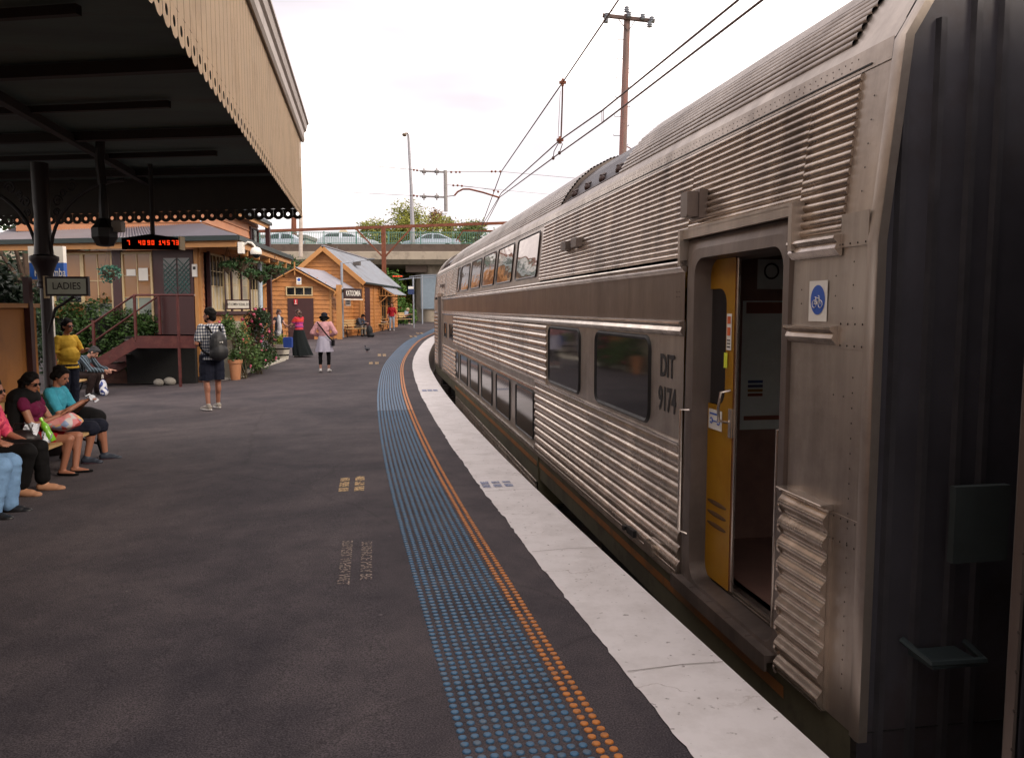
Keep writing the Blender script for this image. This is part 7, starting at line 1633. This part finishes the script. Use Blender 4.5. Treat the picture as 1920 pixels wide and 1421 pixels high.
bm=BM(); tube(bm,[(-.1,-.02,.06),(-.06,-.03,.16),(.06,-.03,.16),(.1,-.02,.06)],.009,6); obj('handle',bm,MC['dark_leather'],t,smooth='auto')
b=on_bench(9.10,.45); person('seated man in a turquoise T-shirt and dark shorts looking down at food in his hands',b,SRZ,sit(.38,6,knL=(.52,.14,.45),knR=(.50,-.08,.45),hf=(1,-.1,-.42),elR=(.18,-.22,.64),elL=(.18,.22,.64),wrR=(.38,-.05,.78),wrL=(.38,.06,.78),hdR=(.7,.4,.3),hdL=(.7,-.4,.3),anR=(.42,-.10,.09),anL=(.54,.16,.09)),1.60,SKIN,top=dict(m=cloth('turquoise_shirt','3a8fa6',var=.15),f=.7,g=.02),pants=dict(m=NAVY,f=.95,g=.03,gl=.02,name='shorts'),hair=HAIRB,shoes=dict(m=M('slate_trainer','2c3340',.6,var=.3),sole=M('maroon_sole','35202a',.6)))
t=thing('food_wrapper','white takeaway paper held by the man in turquoise','wrapper',(0,0,0)); place(t,b,SRZ,(.42,0,.74)); bm=BM(); bmesh.ops.create_grid(bm,x_segments=6,y_segments=6,size=.065)
for v in bm.verts: v.co.z+=.03*noise.noise(v.co*30)+.35*abs(v.co.y)
bm.transform(Matrix.Rotation(R(35),4,'Y')); ell(bm,(0,0,.02),(.05,.05,.03)); obj('paper',bm,MC['paper_white'],t)
t=thing('black_bag','large rounded black bag resting on the far side of the man in turquoise','bag',(0,0,0)); place(t,on_bench(9.46,.36),SRZ,(.10,0,.49)); bm=BM(); ell(bm,(0,0,0),(.21,.15,.12)); ell(bm,(.12,0,-.02),(.13,.14,.11)); ell(bm,(-.1,0,.03),(.12,.12,.11)); vox('bag',bm,BLK,t,.012,5)
# woman in pink seen from behind
g=gp(609,698); wz=R(93)
person('woman in a pale pink hooded top, pale skirt and dark hat, seen from behind',(g.x,g.y,g.z),wz,stand(hf=(1,0,-.45),head=(.08,0,1.57),elL=(-.04,.33,1.15),elR=(-.04,-.33,1.15),wrL=(.16,.17,1.06),wrR=(.16,-.17,1.06),hdL=(.6,-.7,0),hdR=(.6,.7,0),anL=(0,.12,.09),anR=(0,-.12,.09),knL=(.02,.12,.5),knR=(.02,-.12,.5)),1.60,SKINL,top=dict(m=cloth('pale_pink_hoodie','b98a8e'),f=1.85,g=.030,hem=-.06),pants=dict(m=BLK,f=1.62,g=.008,name='leggings'),skirt=dict(z0=1.06,z1=.60,r0=.15,r1=.25,m=cloth('pale_grey_skirt','a7a3b2',var=.06),p=.7),hair=HAIRB,hairlen=.1,hat=dict(m=NAVY,brim=1),shoes=dict(m=WSHO),gender='f',vs_=.011)
t=thing('crossbody_bag','black crossbody strap bag on the woman in pink','bag',(0,0,0)); place(t,g,wz,(0,0,1.0)); bm=BM(); pts=[Vector((-.145,.15,.33)),Vector((-.165,.05,.20)),Vector((-.165,-.06,.05)),Vector((-.15,-.17,-.09)),Vector((-.07,-.24,-.16))]
for a_,b_ in zip(pts,pts[1:]): beam(bm,a_,b_,.035,.012,up=Vector((1,0,0)))
obj('strap',bm,BLK,t); bm=BM(); box(bm,(-.12,-.27,-.30),(.05,-.21,-.14)); bmesh.ops.bevel(bm,geom=bm.edges[:],offset=.015,segments=2); obj('pouch',bm,BLK,t)
# woman with the striped top and long skirt
g=gp(562,669); rz=R(152)
person('long-haired woman in a red and purple striped top and long dark skirt by the planter',(g.x,g.y,g.z),rz,stand(hf=(1,.1,-.2),elL=(.12,.26,1.18),wrL=(.36,.20,1.10),hdL=(1,0,-.2),elR=(.1,-.22,1.15),wrR=(.32,-.14,1.08),hdR=(1,0,-.2)),1.66,SKINL,top=dict(m=bands('striped_top',['b0202c','b52a3a','c23a4a','7a3a8a','c03a6a','8a3a90','b02438','c04020','b52030'],.95,1.45),f=.55,g=.022,hem=.06,long=1),pants=dict(m=BLK,f=1.9,g=.01),skirt=dict(z0=1.0,z1=.06,r0=.19,r1=.40,m=cloth('long_dark_skirt','141a1c'),p=.9,sway=(-.12,-.05)),hair=HAIRR,hairlen=.30,shoes=dict(m=WSHO),gender='f',fat=.02,vs_=.012)
t=thing('shopping_bag','blue shopping bag held by the woman in the striped top','bag',(0,0,0)); q=at(540,638,26.3); t.location=(q.x,26.3,q.z-.24); bm=BM(); box(bm,(-.14,-.08,0),(.14,.08,.34)); bmesh.ops.bevel(bm,geom=bm.edges[:],offset=.03,segments=2); obj('bag',bm,M('royal_blue_bag','1f3f8c',.5,var=.15),t); bm=BM(); tube(bm,[(-.07,0,.33),(-.04,0,.52),(.04,0,.52),(.07,0,.33)],.008,5); obj('handle',bm,BLK,t)
g=gp(522,668); person('short-haired person in a dark sleeveless top half hidden by the rose bush',(g.x,g.y+.1,g.z),R(-25),stand(hf=(1,-.1,-.35),elR=(.0,-.26,1.20),wrR=(-.08,-.30,1.36),hdR=(-.2,-.1,.9),elL=(.12,.20,1.16),wrL=(.3,.16,1.12),hdL=(1,0,0)),1.66,SKINL,top=dict(m=cloth('charcoal_vest','2c2f3a'),f=.15,g=.02,long=1),pants=dict(m=cloth('grey_trousers','3f424a'),f=1.9,g=.02),hair=HAIRR,shoes=dict(m=DSHO),vs_=.012)
t=thing('white_cloth_bag','white shoulder bag hanging on the short-haired person by the planter','bag',(0,0,0)); q=at(523,600,26.9); t.location=q; bm=BM(); ell(bm,(0,0,-.02),(.07,.05,.2)); ell(bm,(.02,0,-.25),(.075,.05,.2)); ell(bm,(-.01,0,-.45),(.08,.06,.14)); vox('bag',bm,M('white_fabric','bfc0c8',.8,var=.1),t,.014,3)
# far passengers
g=gp(735,620); person('long-haired woman in a dark red top and pale jeans facing the camera',(g.x,g.y,g.z),R(-82),stand(hf=(1,0,-.02)),1.62,SKINL,top=dict(m=cloth('dark_red_top','8c1c26'),f=1.2,g=.022,long=1),pants=dict(m=cloth('pale_jeans','8b98a8'),f=1.95,g=.015,gl=.006),hair=HAIRB,hairlen=.25,shoes=dict(m=WSHO),gender='f',vs_=.014)
g=gp(676,631); person('man in a grey-blue jumper bent forward on the bench by the small shed',(g.x-.25,g.y+.35,g.z),R(-28),sit(.43,36,hf=(.8,0,-.5),elL=(.40,.2,.62),elR=(.40,-.2,.62),wrL=(.58,.08,.68),wrR=(.58,-.08,.68)),1.72,SKINL,top=dict(m=cloth('grey_jumper','3e434e'),f=1.95,g=.025),pants=dict(m=cloth('stone_trousers','7d7873'),f=1.9,g=.018,gl=.006),hair=HAIRB,shoes=dict(m=DSHO),vs_=.014)
t=thing('rucksack','dark rucksack standing at the feet of the bent man on the far bench','bag',(0,0,0)); q=gp(693,632); t.location=q; bm=BM(); ell(bm,(0,0,.28),(.17,.15,.30)); ell(bm,(.05,0,.1),(.22,.15,.12)); vox('pack',bm,M('dark_pack','171b1f',.7,var=.3),t,.02,3)
t=thing('coat_on_bench','maroon coat and white paper lying on the second far bench','coat',(0,0,0)); q=gp(716,620); t.location=(q.x,q.y+.2,q.z+.46); bm=BM(); ell(bm,(-.15,.1,.12),(.28,.18,.15)); ell(bm,(.1,-.1,.04),(.2,.15,.07)); vox('coat',bm,cloth('maroon_coat','4a1a20'),t,.02,3); bm=BM(); box(bm,(.0,-.3,.03),(.35,-.1,.06)); obj('paper',bm,WSHO,t)
g=gp(763,609); person('white-haired person in a pale blue top reading on the farthest bench',(g.x-.2,g.y+.2,g.z),R(-20),sit(.43,24,hf=(.85,0,-.4),wrL=(.5,.08,.75),wrR=(.5,-.08,.75)),1.68,SKINL,top=dict(m=cloth('pale_blue_top','8d98a8'),f=.8,g=.022),pants=dict(m=cloth('dark_trousers','26242c'),f=1.6,g=.018),hair=HAIRY,hairlen=-1,shoes=dict(m=WSHO),gender='f',vs_=.016)
g=gp(750,608); person('red-haired person in a peach top behind the white-haired one on the farthest bench',(g.x-.1,g.y+.9,g.z),R(-20),sit(.43,5),1.62,SKINL,top=dict(m=cloth('peach_top','b07a66'),f=.8,g=.022),pants=dict(m=BLK,f=1.9,g=.018),hair=M('red_hair','7a3520',.6),hairlen=.1,shoes=dict(m=DSHO),gender='f',vs_=.016)
# pigeon
g=gp(688,661); t=thing('pigeon','small grey pigeon walking on the empty platform','bird',tuple(g),R(130)); PG=M('pigeon_grey','2c2c34',.6,var=.3)
bm=BM(); ell(bm,(0,0,.13),(.11,.06,.065),Matrix.Rotation(R(-15),3,'Y')); cap(bm,(.08,0,.16),(.11,0,.22),.035,.025); ell(bm,(.12,0,.24),(.032,.026,.026)); cap(bm,(.145,0,.238),(.17,0,.23),.007,.003,6); cap(bm,(-.08,0,.12),(-.19,0,.10),.035,.012); vox('body',bm,PG,t,.007,2)
for s in (1,-1): bm=BM(); tube(bm,[(.0,s*.025,.09),(.01,s*.025,.01)],.006,5); tube(bm,[(-.01,s*.025,.006),(.04,s*.03,.004)],.005,4); obj('leg',bm,M('pigeon_leg','7a3a34',.6),t)
for s in (1,-1): bm=BM(); ell(bm,(-.03,s*.05,.135),(.10,.018,.045),Matrix.Rotation(R(-8),3,'Y')); obj('wing',bm,M('pigeon_wing','3c3d46',.6,var=.3),t,smooth=True)
